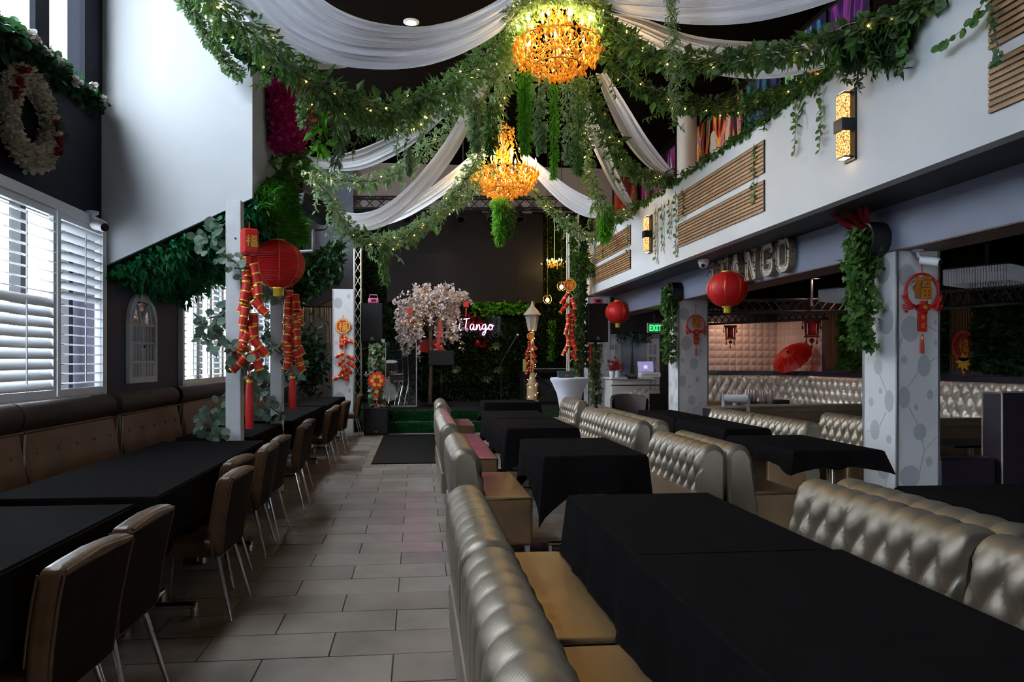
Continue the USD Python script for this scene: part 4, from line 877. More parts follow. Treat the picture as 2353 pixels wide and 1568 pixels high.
# ------------------------------------------------------------------ red and gold decorations
RED = M('red_paper', (.55, .012, .010), .45)
REDD = M('red_felt', (.26, .008, .012), .75)
GOLD = M('gold_foil', (.85, .50, .06), .35, .6)
YELL = M('yellow_fringe', (.80, .58, .03), .6)
def han(strokes, w=.55):
    return unary_union([LineString(s).buffer(w, 3, cap_style=2, join_style=2) for s in strokes])
FU = [[(1.8, 9.6), (3, 8.6)], [(.6, 7.5), (3.9, 7.5)], [(3.6, 7.5), (.5, 3.9)], [(2.2, 6), (2.2, .3)], [(2.5, 5.3), (3.8, 4.2)], [(4.6, 9.1), (9.7, 9.1)], [(5.4, 7.6), (8.9, 7.6), (8.9, 5.7), (5.4, 5.7), (5.4, 7.8)], [(4.9, 4.3), (9.4, 4.3), (9.4, .6), (4.9, .6), (4.9, 4.5)], [(4.9, 2.5), (9.4, 2.5)], [(7.15, 4.3), (7.15, .6)]]
PING = [[(1.5, 8.8), (8.5, 8.8)], [(2.8, 7.4), (3.8, 5.8)], [(7.2, 7.4), (6.2, 5.8)], [(.6, 4.6), (9.4, 4.6)], [(5, 8.8), (5, .2)]]
AN = [[(5, 10), (5, 8.8)], [(1.2, 6.6), (1.3, 8.3), (8.8, 8.3), (8.6, 6.6)], [(4.6, 7.4), (3, 3.3), (7.8, .4)], [(6.9, 5.2), (5.6, 2.6), (1.6, .4)], [(.6, 4.8), (9.4, 4.8)]]
FUS, PINGS, ANS = han(FU, .5), han(PING, .6), han(AN, .6)
def glyph(shape, h): return affinity.translate(affinity.scale(shape, h / 10, h / 10, origin=(0, 0)), -h / 2, -h / 2)
FRX = ((1, 0, 0), (0, 0, 1))                       # art facing the viewer down the room: x stays, y up
def ngon(n, r, a=0): return Polygon([(r * math.cos(a + 2 * np.pi * k / n), r * math.sin(a + 2 * np.pi * k / n)) for k in range(n)])
def plaque(o, c, r, n=8, depth=.03, sc=1.0):
    """an eight sided lucky plaque: red body, gold rim, the character in gold; c = centre of the back"""
    a = np.pi / n
    part('plaque', o, place(extrude(ngon(n, r, a), depth), np.array(c), *FRX), RED)
    f = np.array(c) - [0, depth, 0]
    part('rim', o, place(extrude(ngon(n, r * .97, a).difference(ngon(n, r * .80, a)), .006), f, *FRX), GOLD)
    part('character', o, place(extrude(glyph(FUS, r * 1.15), .006), f, *FRX), GOLD, label='gold lucky character')
def cracker(o, p, d, l, r):
    """one firecracker: a red paper tube with gold bands"""
    p, d = np.array(p, float), np.array(d, float); d /= np.linalg.norm(d)
    k = part('firecracker', o, rod(p, p + d * l, r, 10), RED, smooth=40)
    part('gold_band', k, cat([rod(p + d * l * a, p + d * l * b, r * 1.06, 10) for a, b in ((0, .06), (.46, .54), (.94, 1.0))]), GOLD, smooth=40, kind='stuff')
def tassel(o, p, l, r, mat=RED):
    part('tassel', o, lathe([(.0, 0), (r * .7, -.01), (r * .6, -.04), (r * .9, -.08), (r, -l * .6), (r * .95, -l), (0, -l)], 12, p), mat, smooth=True)
    part('tassel_band', o, lathe([(r * .75, -.02), (r * .8, -.03), (r * .75, -.045)], 12, p), GOLD)
def cracker_strand(label, top, zend, n, r, l, seed, head=None, tas=0, group='firecracker strands', spread=1.0):
    rng = np.random.default_rng(seed); o = thing('firecracker_strand', label, 'decoration', top, 0, group)
    H_ = top[2] - zend; part('cord', o, tube([(0, 0, .06), (0, 0, -H_ + tas)], .005, 5), RED)
    z0 = 0
    if head == 'box':
        Rh = rz(.5); part('head', o, tf(bevel_box(-.062, .062, -.062, .062, -.21, 0, .022, 3), Rh), RED, smooth=40); z0 = -.23
        for f, e in ((np.array([0, -.0635, -.105]), FRX), (np.array([.0635, 0, -.105]), ((0, 1, 0), (0, 0, 1)))):
            part('character', o, tf(place(extrude(glyph(FUS, .095), .004), f, *e), Rh), GOLD)
    elif head: plaque(o, (0, .02, -head), head); z0 = -2 * head - .02
    for k in range(n):
        z = z0 - (H_ + z0 - tas - l) * k / max(1, n - 1); a = rng.uniform(-.5, .5) * spread + (.35 if k % 2 else -.35) * spread
        cracker(o, (rng.uniform(-.01, .01) + (r * .9 if k % 2 else -r * .9), rng.uniform(-r, r), z), (math.sin(a), rng.uniform(-.25, .25), -math.cos(a)), l * rng.uniform(.85, 1.1), r)
    if tas: tassel(o, (0, 0, -H_ + tas), tas, r * 1.0)
    return o
def paper_lantern(label, c, R, top, ribs=22, groove=.008, sw=.0022, group='round red lanterns'):
    o = thing('paper_lantern', label, 'lantern', c, 0, group)
    g = np.linspace(.28, np.pi - .28, ribs * 2 + 1); pr = [(R * 1.02 * math.sin(a) * (1 - groove * (k % 2)), R * .94 * math.cos(a)) for k, a in enumerate(g)]
    part('shade', o, lathe(pr, 36), LANT, smooth=35)
    zt, zb = pr[0][1], pr[-1][1]
    part('top_ring', o, lathe([(pr[0][0] * 1.04, zt - .01), (pr[0][0] * 1.02, zt + .012), (pr[0][0] * .9, zt + .012)], 24), GOLD)
    part('bottom_ring', o, lathe([(pr[0][0] * 1.04, zb + .01), (pr[0][0] * 1.0, zb - .012), (.0, zb - .012)], 24), GOLD)
    part('fringe', o, cat([box(pr[0][0] * .52 * math.cos(a) - .005, pr[0][0] * .52 * math.cos(a) + .005, pr[0][0] * .52 * math.sin(a) - .005, pr[0][0] * .52 * math.sin(a) + .005, zb - R * .34, zb - .01) for a in np.arange(30) / 30 * 2 * np.pi]), YELL, kind='stuff')
    part('gold_seams', o, cat([tube([(R * 1.03 * math.sin(t) * math.cos(a), R * 1.03 * math.sin(t) * math.sin(a), R * .95 * math.cos(t)) for t in g[::3]], sw, 4) for a in np.arange(8) / 8 * 2 * np.pi + .25]), GOLD, kind='stuff')
    part('string', o, rod((0, 0, zt), (0, 0, top - c[2]), .0035, 5), WIRE)
    return o
LANT = usdkit.material(stage, L + 'lantern_silk', {'p': ('principled_bsdf', dict(base_color=(.78, .018, .022), roughness=.45)), 't': ('translucent_bsdf', dict(color=(.75, .03, .03))), 'm': ('mix_closure', dict(fac=.35))}, [('p.BSDF', 'm.closure1'), ('t.BSDF', 'm.closure2')], surface='m.closure')
lc = AY(638, 608, 6.9); paper_lantern('large red paper lantern beside the first white post', lc, 58 * 6.9 / 1600, BZ1, 26, .03)
lc = AY(1671, 665, 9.1); paper_lantern('round red lantern hanging before the marquee letters', lc, 45.5 * 9.1 / 1600, 2.872)
lc = AY(1419, 718, 14.4); paper_lantern('round red lantern near the loudspeaker and reception desk', lc, 28.5 * 14.4 / 1600, 2.872)

# ------------------------------------------------------------------ posts, vines, wall items on the window side
POSTW = M('post_white', (.60, .61, .63), .5, noise=6, var=.06)
p1 = AY(540, 900, 6.08); p2 = AY(637, 900, 7.75)
for k, (p, w, nm) in enumerate(((p1, .062, 'white timber post at the end of the long table with firecrackers hung from it'), (p2, .062, 'white timber post farther back wrapped in eucalyptus'))):
    s = struct('support_post', label=nm, cat_='post'); x = min(p[0], BX - w - .01)
    part('shaft', s, bevel_box(x - w, x + w, p[1] - w, p[1] + w, 0, BZ0 + (x - w - XL) / (BX - XL) * (BZ1 - BZ0), .005, 1), POSTW)
    part('base_plate', s, box(x - w - .03, x + w + .03, p[1] - w - .03, p[1] + w + .03, 0, .012), ALU)
    if k == 0: part('bolt', s, cat([tf(rod((0, 0, 0), (0, -.006, 0), .008, 8), None, (x + .02, p[1] - w, z)) for z in (2.45, 2.2)]), BLKM, kind='stuff')
def post_vine(label, p, w, z0, z1, n, seed, size):
    rng = np.random.default_rng(seed); o = thing('post_vine', label, 'vine', group='eucalyptus vines on the posts')
    t = np.linspace(0, 1, 80); a = t * 15 + seed
    C = np.stack([p[0] + (w + .05) * np.cos(a) * 1.2, p[1] + (w + .05) * np.sin(a), z1 + (z0 - z1) * t], 1); part('stem', o, tube(C, .007, 5), STEM, smooth=True)
    P, D = scatter(C, .10, n, rng, 1, .5); P += (P - [p[0], p[1], 0]) * [.35, .35, 0]
    for k in range(min(n, 110)): part('leaf', o, leafset('round', P[k:k + 1], D[k:k + 1], size * rng.uniform(.6, 1.3), rng, up=(0, -1, .3)), EUCA)
    part('foliage', o, leafset('round', P[110:], D[110:], size * .8 * rng.uniform(.6, 1.3, max(0, n - 110)), rng, up=(0, -1, .3)), EUCA, kind='stuff')
    return o
EUCA = leafmat('eucalyptus', [(0, (.12, .19, .13)), (.5, (.22, .32, .24)), (1, (.38, .48, .40))], .3)
post_vine('eucalyptus vine winding down the first white post', p1 - [.03, 0, 0], .07, .80, 2.62, 330, 2, .085)
post_vine('eucalyptus vine winding down the second white post', p2, .07, .82, 2.35, 240, 3, .085)
cracker_strand('long firecracker strand with a square red head on the first white post', AY(573, 527, 5.9), AY(580, 985, 5.9)[2], 17, .034, .17, 4, head='box', tas=.42)
cracker_strand('long firecracker strand with a red tassel under the large lantern', AY(672, 668, 7.4), AY(670, 940, 7.4)[2], 16, .04, .16, 5, tas=.36, spread=.5)
def cctv(label, loc, d, rot, foot=(0, 0, 1)):
    o = thing('security_camera', label, 'camera', loc, rot, 'bullet security cameras')
    part('base', o, lathe([(0, .0), (.05, 0), (.05, -.02), (.035, -.03), (0, -.03)], 18), SHUT, smooth=30)
    part('arm', o, tube([(0, 0, -.02), (0, -.01, -.07), (0, -.05, -.10)], .014, 8), SHUT, smooth=True)
    part('body', o, tf(lathe([(0, .0), (.036, 0), (.04, .02), (.04, .15), (.034, .165)], 18), rx(math.pi / 2 + .25), (0, -.03, -.11)), SHUT, smooth=30)
    part('lens', o, tf(lathe([(0, .167), (.033, .166)], 18), rx(math.pi / 2 + .25), (0, -.03, -.11)), BLKM)
    return o
cctv('white bullet camera at the end of the first shutters', AX(212, 486, XL + .06), 0, .9)
cctv('white bullet camera under the beam on the big pillar', AY(2108, 584, 5.98) * [1, 1, 0] + [0, 0, 2.452], 0, .5)
# arched mirror on the plum wall
MIRR = M('mirror_glass', (.55, .55, .58), .03, 1.0)
ya, yb = AX(289, 800, XL)[1], AX(354, 800, XL)[1]; zb_, zt_ = AX(290, 882, XL)[2], AX(322, 678, XL)[2]
o = thing('arched_mirror', 'white arched window shaped mirror on the plum wall above the banquette', 'mirror', (XL, (ya + yb) / 2, zb_))
W, H_ = (yb - ya), zt_ - zb_; sp_ = H_ * .66
def gothic(w, h, spring):
    r = ((w / 2) ** 2 + (h - spring) ** 2) / w; g = np.linspace(0, math.asin(min(1, (h - spring) / r)), 14)
    rt = [(w / 2 - r + r * math.cos(a), spring + r * math.sin(a)) for a in g]
    return Polygon([(-w / 2, 0), (w / 2, 0)] + rt + [(-x, z) for x, z in rt[::-1]])
ex = ((0, 1, 0), (0, 0, 1))                         # art on the left wall, facing the room
A1, A2 = gothic(W, H_, sp_), gothic(W - .12, H_ - .13, sp_ - .06)
A2 = affinity.translate(A2, 0, .06)
part('glass', o, place(extrude(A1.buffer(-.02), .006), (.004, 0, 0), *ex), MIRR)
part('frame', o, place(extrude(A1.difference(A2), .035), (0, 0, 0), *ex), POSTW)
for y in np.linspace(-W / 2 + .06, W / 2 - .06, 9)[1:-1]:
    part('muntin', o, box(.006, .022 if abs(y) > .02 else .03, y - (.006 if abs(y) > .02 else .012), y + (.006 if abs(y) > .02 else .012), .05, sp_ + .02), POSTW)
for z in (.27 * sp_ + .05, .58 * sp_ + .06, sp_): part('rail', o, box(.006, .026, -W / 2 + .05, W / 2 - .05, z - .012, z + .012), POSTW)
for s in (-1, 1):
    part('tracery', o, tube([(.015, s * (W / 2 - .10), sp_), (.015, s * .16, sp_ + .2), (.015, s * .04, sp_ + .36)], .01, 5), POSTW)
    part('tracery', o, tube([(.015, s * .02, sp_), (.015, s * .10, sp_ + .17), (.015, s * .20, sp_ + .24)], .01, 5), POSTW)
part('latch', o, ball((.035, 0, .62 * sp_), .012), BLKM)
# stage spotlight on its bracket
c = AY(720, 482, 9.6); o = thing('stage_light', 'black box stage light on a bracket beside the bulkhead', 'stage light', c)
R_ = rz(-.8) @ rx(-.22)
part('housing', o, tf(bevel_box(-.14, .14, -.27, .27, -.11, .12, .015, 2), R_), BLKR)
part('fins', o, tf(cat([box(-.135, .135, -.2 + k * .05, -.19 + k * .05, -.105, .115) for k in range(8)]), R_), BLKR, kind='stuff')
part('lens', o, tf(tf(lathe([(0, 0), (.085, 0), (.09, .01)], 20), rx(-math.pi / 2), (0, .262, 0)), R_), M('lens_dark', (.03, .03, .035), .1))
part('yoke', o, tube(crv([(-.19, 0, 0), (-.19, 0, -.2), (-.12, 0, -.27), (.12, 0, -.27), (.19, 0, -.2), (.19, 0, 0)], 24), .014, 8), BLKM, smooth=True)
part('bracket', o, cat([rod((.0, 0, -.27), (0, 0, -.56), .022, 10), rod((0, 0, -.56), (-.62, .25, -.56), .02, 10)]), M('bracket_grey', (.16, .16, .17), .5), smooth=40)
part('cable', o, tube(crv([(-.14, .1, -.05), (-.25, .1, -.3), (-.2, .1, -.5), (-.1, .05, -.58)], 16), .006, 5), BLKM)

# leafy corner and bead curtain
rng = np.random.default_rng(70)
o = thing('hanging_foliage', 'dark bushy foliage hanging below the blue grey bulkhead', 'foliage')
mat_patch(o, 'foliage', AY(600, 738, 16.2), AY(790, 640, 16.2) - AY(600, 738, 16.2), AY(600, 640, 16.2) - AY(600, 738, 16.2), 2600, rng, 'wide', DEEP, .17, .35, np.array([0, -1, -.3]))
part('stem', o, tube([AY(590, 690, 16.4), AY(700, 660, 16.4), AY(775, 620, 16.4)], .02, 5), STEM)
b0 = AY(712, 880, 14.4); o = thing('potted_shrub', 'broad leaved green shrub between the second post and the bead curtain', 'plant', b0); rng = np.random.default_rng(71)
P = np.array([0, 0, .45]) + rng.normal(0, 1, (900, 3)) * [.15, .15, .30]; part('foliage', o, leafset('wide', P, rng.normal(0, .8, (900, 3)) + [0, -.3, -.2], rng.uniform(.10, .2, 900), rng), leafmat('shrub_leaf', [(0, (.02, .06, .025)), (.6, (.05, .11, .05)), (1, (.12, .20, .11))]), kind='stuff')
for k in range(5): part('stem', o, tube([(rng.normal(0, .05), 0, -.6), (rng.normal(0, .1), 0, 0), (rng.normal(0, .2), 0, .6)], .012, 5), BARK)
part('pot', o, lathe([(0, -b0[2]), (.16, -b0[2]), (.21, -b0[2] + .38), (.19, -b0[2] + .38), (.17, -b0[2] + .33), (0, -b0[2] + .33)], 20), BLKM, smooth=30)
o = thing('bead_curtain', 'silvery string curtain in the dark opening beside the stage pillar', 'curtain', group=None)
xa, xb = AY(690, 800, 16.9)[0], AY(768, 800, 16.9)[0]
for k in range(30):
    x = xa + (xb - xa) * (k + rng.uniform(-.3, .3)) / 29; part('string', o, tube([(x, 16.9 + rng.normal(0, .03), 2.7), (x + .005, 16.9, 1.5), (x + rng.normal(0, .02), 16.9, .01)], .007, 4), ALU)
part('rail', o, rod((xa - .1, 16.98, 2.71), (xb + .1, 16.98, 2.71), .02, 8), BLKM)

# ------------------------------------------------------------------ stage
TURF = M('green_turf', (.012, .05, .016), .95, noise=40, var=.6)
SX0, SX1, SY = AY(745, 900, 14.1)[0], 3.6, 14.1
st = struct('stage', label='low black stage with two green turf steps', cat_='stage')
part('platform', st, box(SX0 + .5, SX1, SY, YB, 0, .42), BLKR); part('step', st, box(AY(835, 990, 13.8)[0], 2.2, 13.8, SY, 0, .21), TURF)
part('riser', st, box(SX0 + .5, SX1, SY - .012, SY, .21, .415), TURF)
rng = np.random.default_rng(80)
n = 5200; P = np.stack([rng.uniform(AY(835, 990, 13.8)[0], 2.2, n), 13.79 + 0 * rng.random(n), rng.uniform(0, .21, n)], 1); P2 = P.copy(); P2[:, 1] = SY - .015; P2[:, 2] += .21
part('turf_blades', st, leafset('needle', np.vstack([P, P2]), rng.normal(0, .5, (2 * n, 3)) + [0, -1, .6], .05, rng), EMER, kind='stuff')
solo('dance_mat', bevel_box(-.62, .95, 9.65, 13.4, 0.001, .016, .004), M('mat_black', (.006, .006, .007), .35, spec=.2), 'glossy black mat on the tiles before the stage steps', 'mat')
WALLG = leafmat('plant_wall_leaf', [(0, (.02, .05, .01)), (.35, (.055, .13, .022)), (.7, (.11, .21, .04)), (1, (.20, .29, .07))])
hw = thing('plant_wall', 'plant covered wall behind the stage with ferns and moss', 'plant wall')
hx0, hx1 = AY(815, 800, YB)[0], AY(1352, 800, YB)[0]
part('backing', hw, box(hx0, hx1, YB - .05, YB - .002, .42, 5.15), M('plant_wall_backing', (.004, .012, .005), .9))
wN = np.array([0, -1, 0])
mat_patch(hw, 'foliage', (hx0, YB - .05, .42), (hx1 - hx0, 0, 0), (0, 0, 2.6), 15000, rng, 'lance', WALLG, .13, .16, wN)
mat_patch(hw, 'foliage', (AY(1250, 600, YB)[0], YB - .05, 2.8), (AY(1352, 0, YB)[0] - AY(1250, 0, YB)[0], 0, 0), (0, 0, 2.3), 5000, rng, 'wide', WALLG, .12, .16, wN)
mat_patch(hw, 'foliage', (hx0, YB - .05, 2.8), (.8, 0, 0), (0, 0, 2.1), 3000, rng, 'lance', WALLG, .12, .14, wN)
mat_patch(hw, 'lime_fronds', AY(1085, 722, YB - .1), (1.5, 0, 0), (0, 0, .28), 900, rng, 'round', LIME, .11, .2, wN)
for u, v in ((1140, 795), (1145, 850), (1048, 848), (1015, 870), (1120, 870)):
    c = AY(u, v, YB - .2); a = rng.uniform(0, 6.3, 60); part('pale_tuft', hw, leafset('needle', np.repeat(c[None], 60, 0), np.stack([np.cos(a), -.5 + 0 * a, np.sin(a) * .7 - .2], 1), rng.uniform(.09, .17, 60), rng), PALE)
for u, v in ((1105, 790), (1000, 780), (1090, 740)):
    c = AY(u, v, YB - .18); P = c + rng.normal(0, .09, (60, 3)) * [1, .3, 1]; part('dark_red_flower', hw, leafset('petal', P, rng.normal(0, 1, (60, 3)) + [0, -1, 0], .10, rng), ROSE)
# wall screen of panels
SCR = M('screen_black', (.013, .0105, .0098), .5, spec=.14)
sc = thing('wall_screen', 'large black video screen above the stage', 'screen', AY(1070, 592, 17.0))
sw, sh = 180 * 17.0 / 1600, 104 * 17.0 / 1600
part('cabinet', sc, box(-sw, sw, 0, .12, -sh, sh), BLKR)
for i in range(6):
    for j in range(4): part('panel', sc, box(-sw + i * sw / 3 + .0003, -sw + (i + 1) * sw / 3 - .0003, -.03, 0, -sh + j * sh / 2 + .0003, -sh + (j + 1) * sh / 2 - .0003), SCR)
# lighting truss over the screen
def truss(name, a, b, w, mat, label, cat_='truss', bays=10, r=.022, group=None):
    a, b = np.array(a, float), np.array(b, float); d = (b - a) / np.linalg.norm(b - a); s = np.cross(d, [0, 0, 1.0] if abs(d[2]) < .9 else [0, 1.0, 0]); s /= np.linalg.norm(s); t = np.cross(d, s)
    o = thing(name, label, cat_, group=group); cs = [a + s * w * i + t * w * j for i in (-.5, .5) for j in (-.5, .5)]
    for c in cs: part('chord', o, rod(c, c + (b - a), r, 8), mat, smooth=40)
    br = []
    for i, j in ((0, 1), (1, 3), (3, 2), (2, 0)):
        for k in range(bays): p, q = cs[i] + (b - a) * k / bays, cs[j] + (b - a) * (k + 1) / bays; br.append(rod(p, q, r * .5, 5))
    part('braces', o, cat(br), mat, kind='stuff'); return o
truss('lighting_truss', AY(812, 468, 16.2), AY(1390, 468, 16.2), .26, BLKM, 'black lighting truss across the top of the stage', bays=22)
for u, nm in ((935, 'above the drum shield'), (1000, 'above the blossom tree'), (1058, 'above the neon sign'), (1128, 'beside the farther chandelier'), (1195, 'nearest the gold pendants')):
    c = AY(u, 470, 16.05); c[2] = AY(u, 468, 16.2)[2] - .33; o = thing('par_light', 'small black stage lamp on the lighting truss, ' + nm, 'stage light', c, 0, 'stage lamps on the truss')
    part('can', o, tf(lathe([(.0, .13), (.07, .12), (.10, -.02), (.10, -.13), (.085, -.13)], 14), rx(-.7)), BLKM, smooth=30); part('yoke', o, tube([(-.12, 0, 0), (-.12, 0, .16), (.12, 0, .16), (.12, 0, 0)], .01, 5), BLKM); part('clamp', o, box(-.03, .03, -.03, .05, .15, .24), BLKM)
for x, nm in ((.9, 'unseen stage lamp on a drop rod, placed to light the bench seats magenta'), (1.75, 'added stage lamp on a drop rod, fill light for the blossom tree')):  # housings put in for the magenta spot and the fill flood
    o = thing('par_light', nm, 'stage light', (x, 13.45, 4.66)); part('can', o, tf(lathe([(0, .16), (.08, .14), (.11, .02), (.11, -.01), (.09, -.01)], 14), rx(.55 if x < 1 else -.6)), BLKM, smooth=30); part('rod', o, rod((0, 0, .1), (0, 0, ZC - 4.66), .012, 6), BLKM)
for u0, u1, nm in ((965, 1037, 'beige panel over the screen, wider one'), (1108, 1175, 'beige panel over the screen, middle one'), (1198, 1222, 'beige panel over the screen, narrow one')):
    a, b = AY(u0, 494, 17.02), AY(u1, 472, 17.02); solo('header_panel', box(a[0], b[0], 17.02, 17.12, a[2], b[2] + .06), BEIGE, nm, 'panel')
# white poles of the side truss with vines
TRW = M('white_truss', (.62, .58, .52), .35, .5)
sx, _, _ = AY(1308, 700, 14.7); o = truss('truss_tower', (AY(1316, 0, 14.7)[0], 14.7, 0), (AY(1316, 0, 14.7)[0], 14.7, AY(1310, 495, 14.7)[2]), .20, TRW, 'pale truss tower at the balcony side of the stage', bays=14)
o = truss('truss_tower', (AY(822, 0, 14.9)[0], 14.9, 0), (AY(822, 0, 14.9)[0], 14.9, AY(822, 570, 14.9)[2]), .14, TRW, 'slim truss tower beside the firecracker pillar', bays=14, r=.014)
def vine_col(label, pts, n, seed, mat, kind='ivy', size=.08, rad=.10, fl=0, name='climbing_vine', group='vines on the stage towers'):
    rng = np.random.default_rng(seed); o = thing(name, label, 'vine', group=group); C = crv([AY(*p) for p in pts], 60); part('stem', o, tube(C, .01, 5), STEM)
    P, D = scatter(C, rad, n, rng, 1, .5); part('foliage', o, leafset(kind, P, D, size * rng.uniform(.6, 1.3, n), rng), mat, kind='stuff')
    for k in range(fl):
        i = rng.integers(0, 60); c = C[i] + rng.normal(0, rad * .6, 3) - [0, rad, 0]; part('flower', o, leafset('petal', c + rng.normal(0, .008, (12, 3)), rng.normal(0, 1, (12, 3)) + [0, -.8, 0], .05, rng), WHTFL)
    return o
vine_col('ivy climbing the pale truss tower at the balcony side', [(1312, 495, 14.5), (1322, 600, 14.5), (1330, 720, 14.5), (1325, 860, 14.5)], 900, 81, GREEN)
vine_col('paler ivy hanging next to the pale truss tower', [(1345, 560, 14.9), (1340, 680, 14.9), (1343, 840, 14.9)], 700, 82, DEEP)
vine_col('bushy green fern high on the truss tower by the parapet end', [(1330, 585, 14.6), (1348, 640, 14.6)], 300, 83, GREEN, 'lance', .15, .22)
vine_col('ivy with white flowers on the pillar under the far loudspeaker', [(1372, 790, 15.0), (1368, 850, 15.0), (1370, 925, 15.0)], 520, 84, SAGE, size=.09, rad=.13, fl=6)
vine_col('ivy and white flower column beside the drum shield', [(868, 790, 14.0), (862, 860, 14.0), (866, 928, 14.0)], 620, 85, SAGE, size=.085, rad=.17, fl=22)
vine_col('long lime vine hanging on the plant wall beside the lamp post', [(1268, 735, 17.1), (1267, 828, 17.1)], 420, 86, LIME, 'needle', .09, .08)
vine_col('ivy hanging beside the far loudspeaker', [(1290, 500, 17.1), (1293, 640, 17.1), (1288, 720, 17.1)], 420, 87, DEEP)
cracker_strand('firecracker strand with an eight sided plaque on the pale truss tower', AY(1309, 640, 14.3) + [0, 0, 0], AY(1310, 835, 14.3)[2], 12, .045, .26, 8, head=.14, spread=1.1)
cracker_strand('firecracker strand with a small plaque on the white lamp post', AY(1219, 764, 15.75), AY(1219, 862, 15.75)[2], 9, .032, .17, 9, head=.09, spread=1.0)
o = cracker_strand('plaque and loose firecrackers on the bubble printed pillar at the stage edge', AY(788, 732, 13.9), AY(790, 803, 13.9)[2], 4, .035, .2, 10, head=.155, spread=1.6)
o = cracker_strand('lower bundle of firecrackers on the same pillar at the stage edge', AY(793, 812, 13.9), AY(791, 886, 13.9)[2], 9, .035, .19, 11, spread=1.5)
# loudspeakers with pink radios
def speaker(label, c, w, h, d, stand):
    o = thing('loudspeaker', label, 'loudspeaker', c, 0, 'black loudspeakers beside the stage')
    pl = Polygon([(-w / 2, 0), (w / 2, 0), (w * .36, d), (-w * .36, d)]); m = extrude(pl, h); part('cabinet', o, (m[0] - [0, 0, h / 2], m[1]), BLKR)
    part('grille', o, bevel_box(-w / 2 + .015, w / 2 - .015, -.018, .0, -h / 2 + .02, h / 2 - .02, .008, 2), M('grille_%d' % int(c[0] * 10 + 99), (.014, .014, .016), .7, spec=.2, bump=(240, .6, .003)))
    part('trim', o, tube([(-w / 2 + .02, -.012, -h / 2 + .02), (w / 2 - .02, -.012, -h / 2 + .02), (w / 2 - .02, -.012, h / 2 - .02), (-w / 2 + .02, -.012, h / 2 - .02)], .006, 5, closed=True), BLKM)
    lg = unary_union([Point(0, 0).buffer(.034, 12).difference(Point(0, 0).buffer(.028, 12))] + [LineString([(0, 0), (.026 * math.cos(a), .026 * math.sin(a))]).buffer(.0035) for a in (np.pi / 2, np.pi * 7 / 6, np.pi * 11 / 6)] + [Point(.02 * math.cos(a), .02 * math.sin(a)).buffer(.006) for a in (np.pi / 2, np.pi * 7 / 6, np.pi * 11 / 6)])
    part('emblem', o, place(extrude(lg, .003), (0, -.018, -h * .40), *FRX), ALU, label='round silver emblem of three crossed forks')
    part('pole', o, rod((0, d * .45, -h / 2), (0, d * .45, stand - c[2]), .022, 10), BLKM, smooth=40)
    part('tripod_foot', o, cat([rod((0, d * .45, stand - c[2] + .45), (.42 * math.cos(a), d * .45 + .42 * math.sin(a), stand - c[2] + .01), .013, 6) for a in (.5, 2.6, 4.7)]), BLKM)
s1, s2 = AY(855, 742, 14.75), AY(1374, 742, 14.75)
speaker('black loudspeaker on a pole behind the ivy and white flower column', s1, .45, .83, .38, .42); speaker('black loudspeaker on a pole before the pillar at the parapet end', s2, .45, .83, .38, .0)
PINK = M('pink_plastic', (.70, .10, .28), .4); PINKL = M('pink_light_plastic', (.72, .25, .40), .4)
for c, lb in ((s1, 'small pink retro radio on the loudspeaker by the flower column'), (s2, 'small pink retro radio on the loudspeaker by the parapet end')):
    o = thing('retro_radio', lb, 'radio', c + [.02, .12, .415], 0, 'pink radios on the loudspeakers')
    part('body', o, bevel_box(-.11, .11, -.05, .05, 0, .11, .02, 3), PINK, smooth=40); part('handle', o, tube([(-.08, 0, .10), (-.08, 0, .18), (.08, 0, .18), (.08, 0, .10)], .008, 6), PINKL, smooth=True)
    part('dial_window', o, box(-.04, .06, -.056, -.05, .03, .085), BLKM); part('speaker_cloth', o, box(-.095, -.055, -.056, -.05, .025, .085), PINKL)
# subwoofer at the steps
o = thing('subwoofer', 'black subwoofer box on the floor below the flower column', 'loudspeaker', AY(864, 994, 13.45)); b0 = AY(864, 994, 13.45)[2]
part('cabinet', o, bevel_box(-.23, .23, 0, .5, -b0, -b0 + .50, .012), BLKR); part('grille', o, bevel_box(-.21, .21, -.012, 0, -b0 + .03, -b0 + .47, .005), BLKM); part('badge', o, box(-.02, .02, -.016, -.012, -b0 + .06, -b0 + .075), ALU)
# red lattice lantern on the flower column
o = thing('hoop_ornament', 'round red and gold hanging ornament with tassel on the flower column beside the drums', 'decoration', AY(866, 875, 13.7))
def burst(n, r0, r1): return Polygon([((r1 if k % 2 else r0) * math.cos(np.pi * k / n), (r1 if k % 2 else r0) * math.sin(np.pi * k / n)) for k in range(2 * n)])
part('red_disc', o, place(extrude(burst(14, .15, .185), .03), (0, 0, 0), *FRX), RED); part('gold_petals', o, place(extrude(unary_union([Point(.085 * math.cos(a), .085 * math.sin(a)).buffer(.04, 6) for a in np.arange(6) / 6 * 2 * np.pi]), .012), (0, -.03, 0), *FRX), GOLD)
part('character', o, place(extrude(glyph(FUS, .11), .008), (0, -.042, 0), *FRX), RED); part('gold_flower', o, place(extrude(burst(6, .03, .055), .02), (0, 0, -.21), *FRX), GOLD); part('tag', o, box(-.03, .03, -.015, .01, -.33, -.25), RED); tassel(o, (0, 0, -.33), .2, .018); part('cord', o, rod((0, 0, .17), (0, 0, .35), .004, 5), RED)
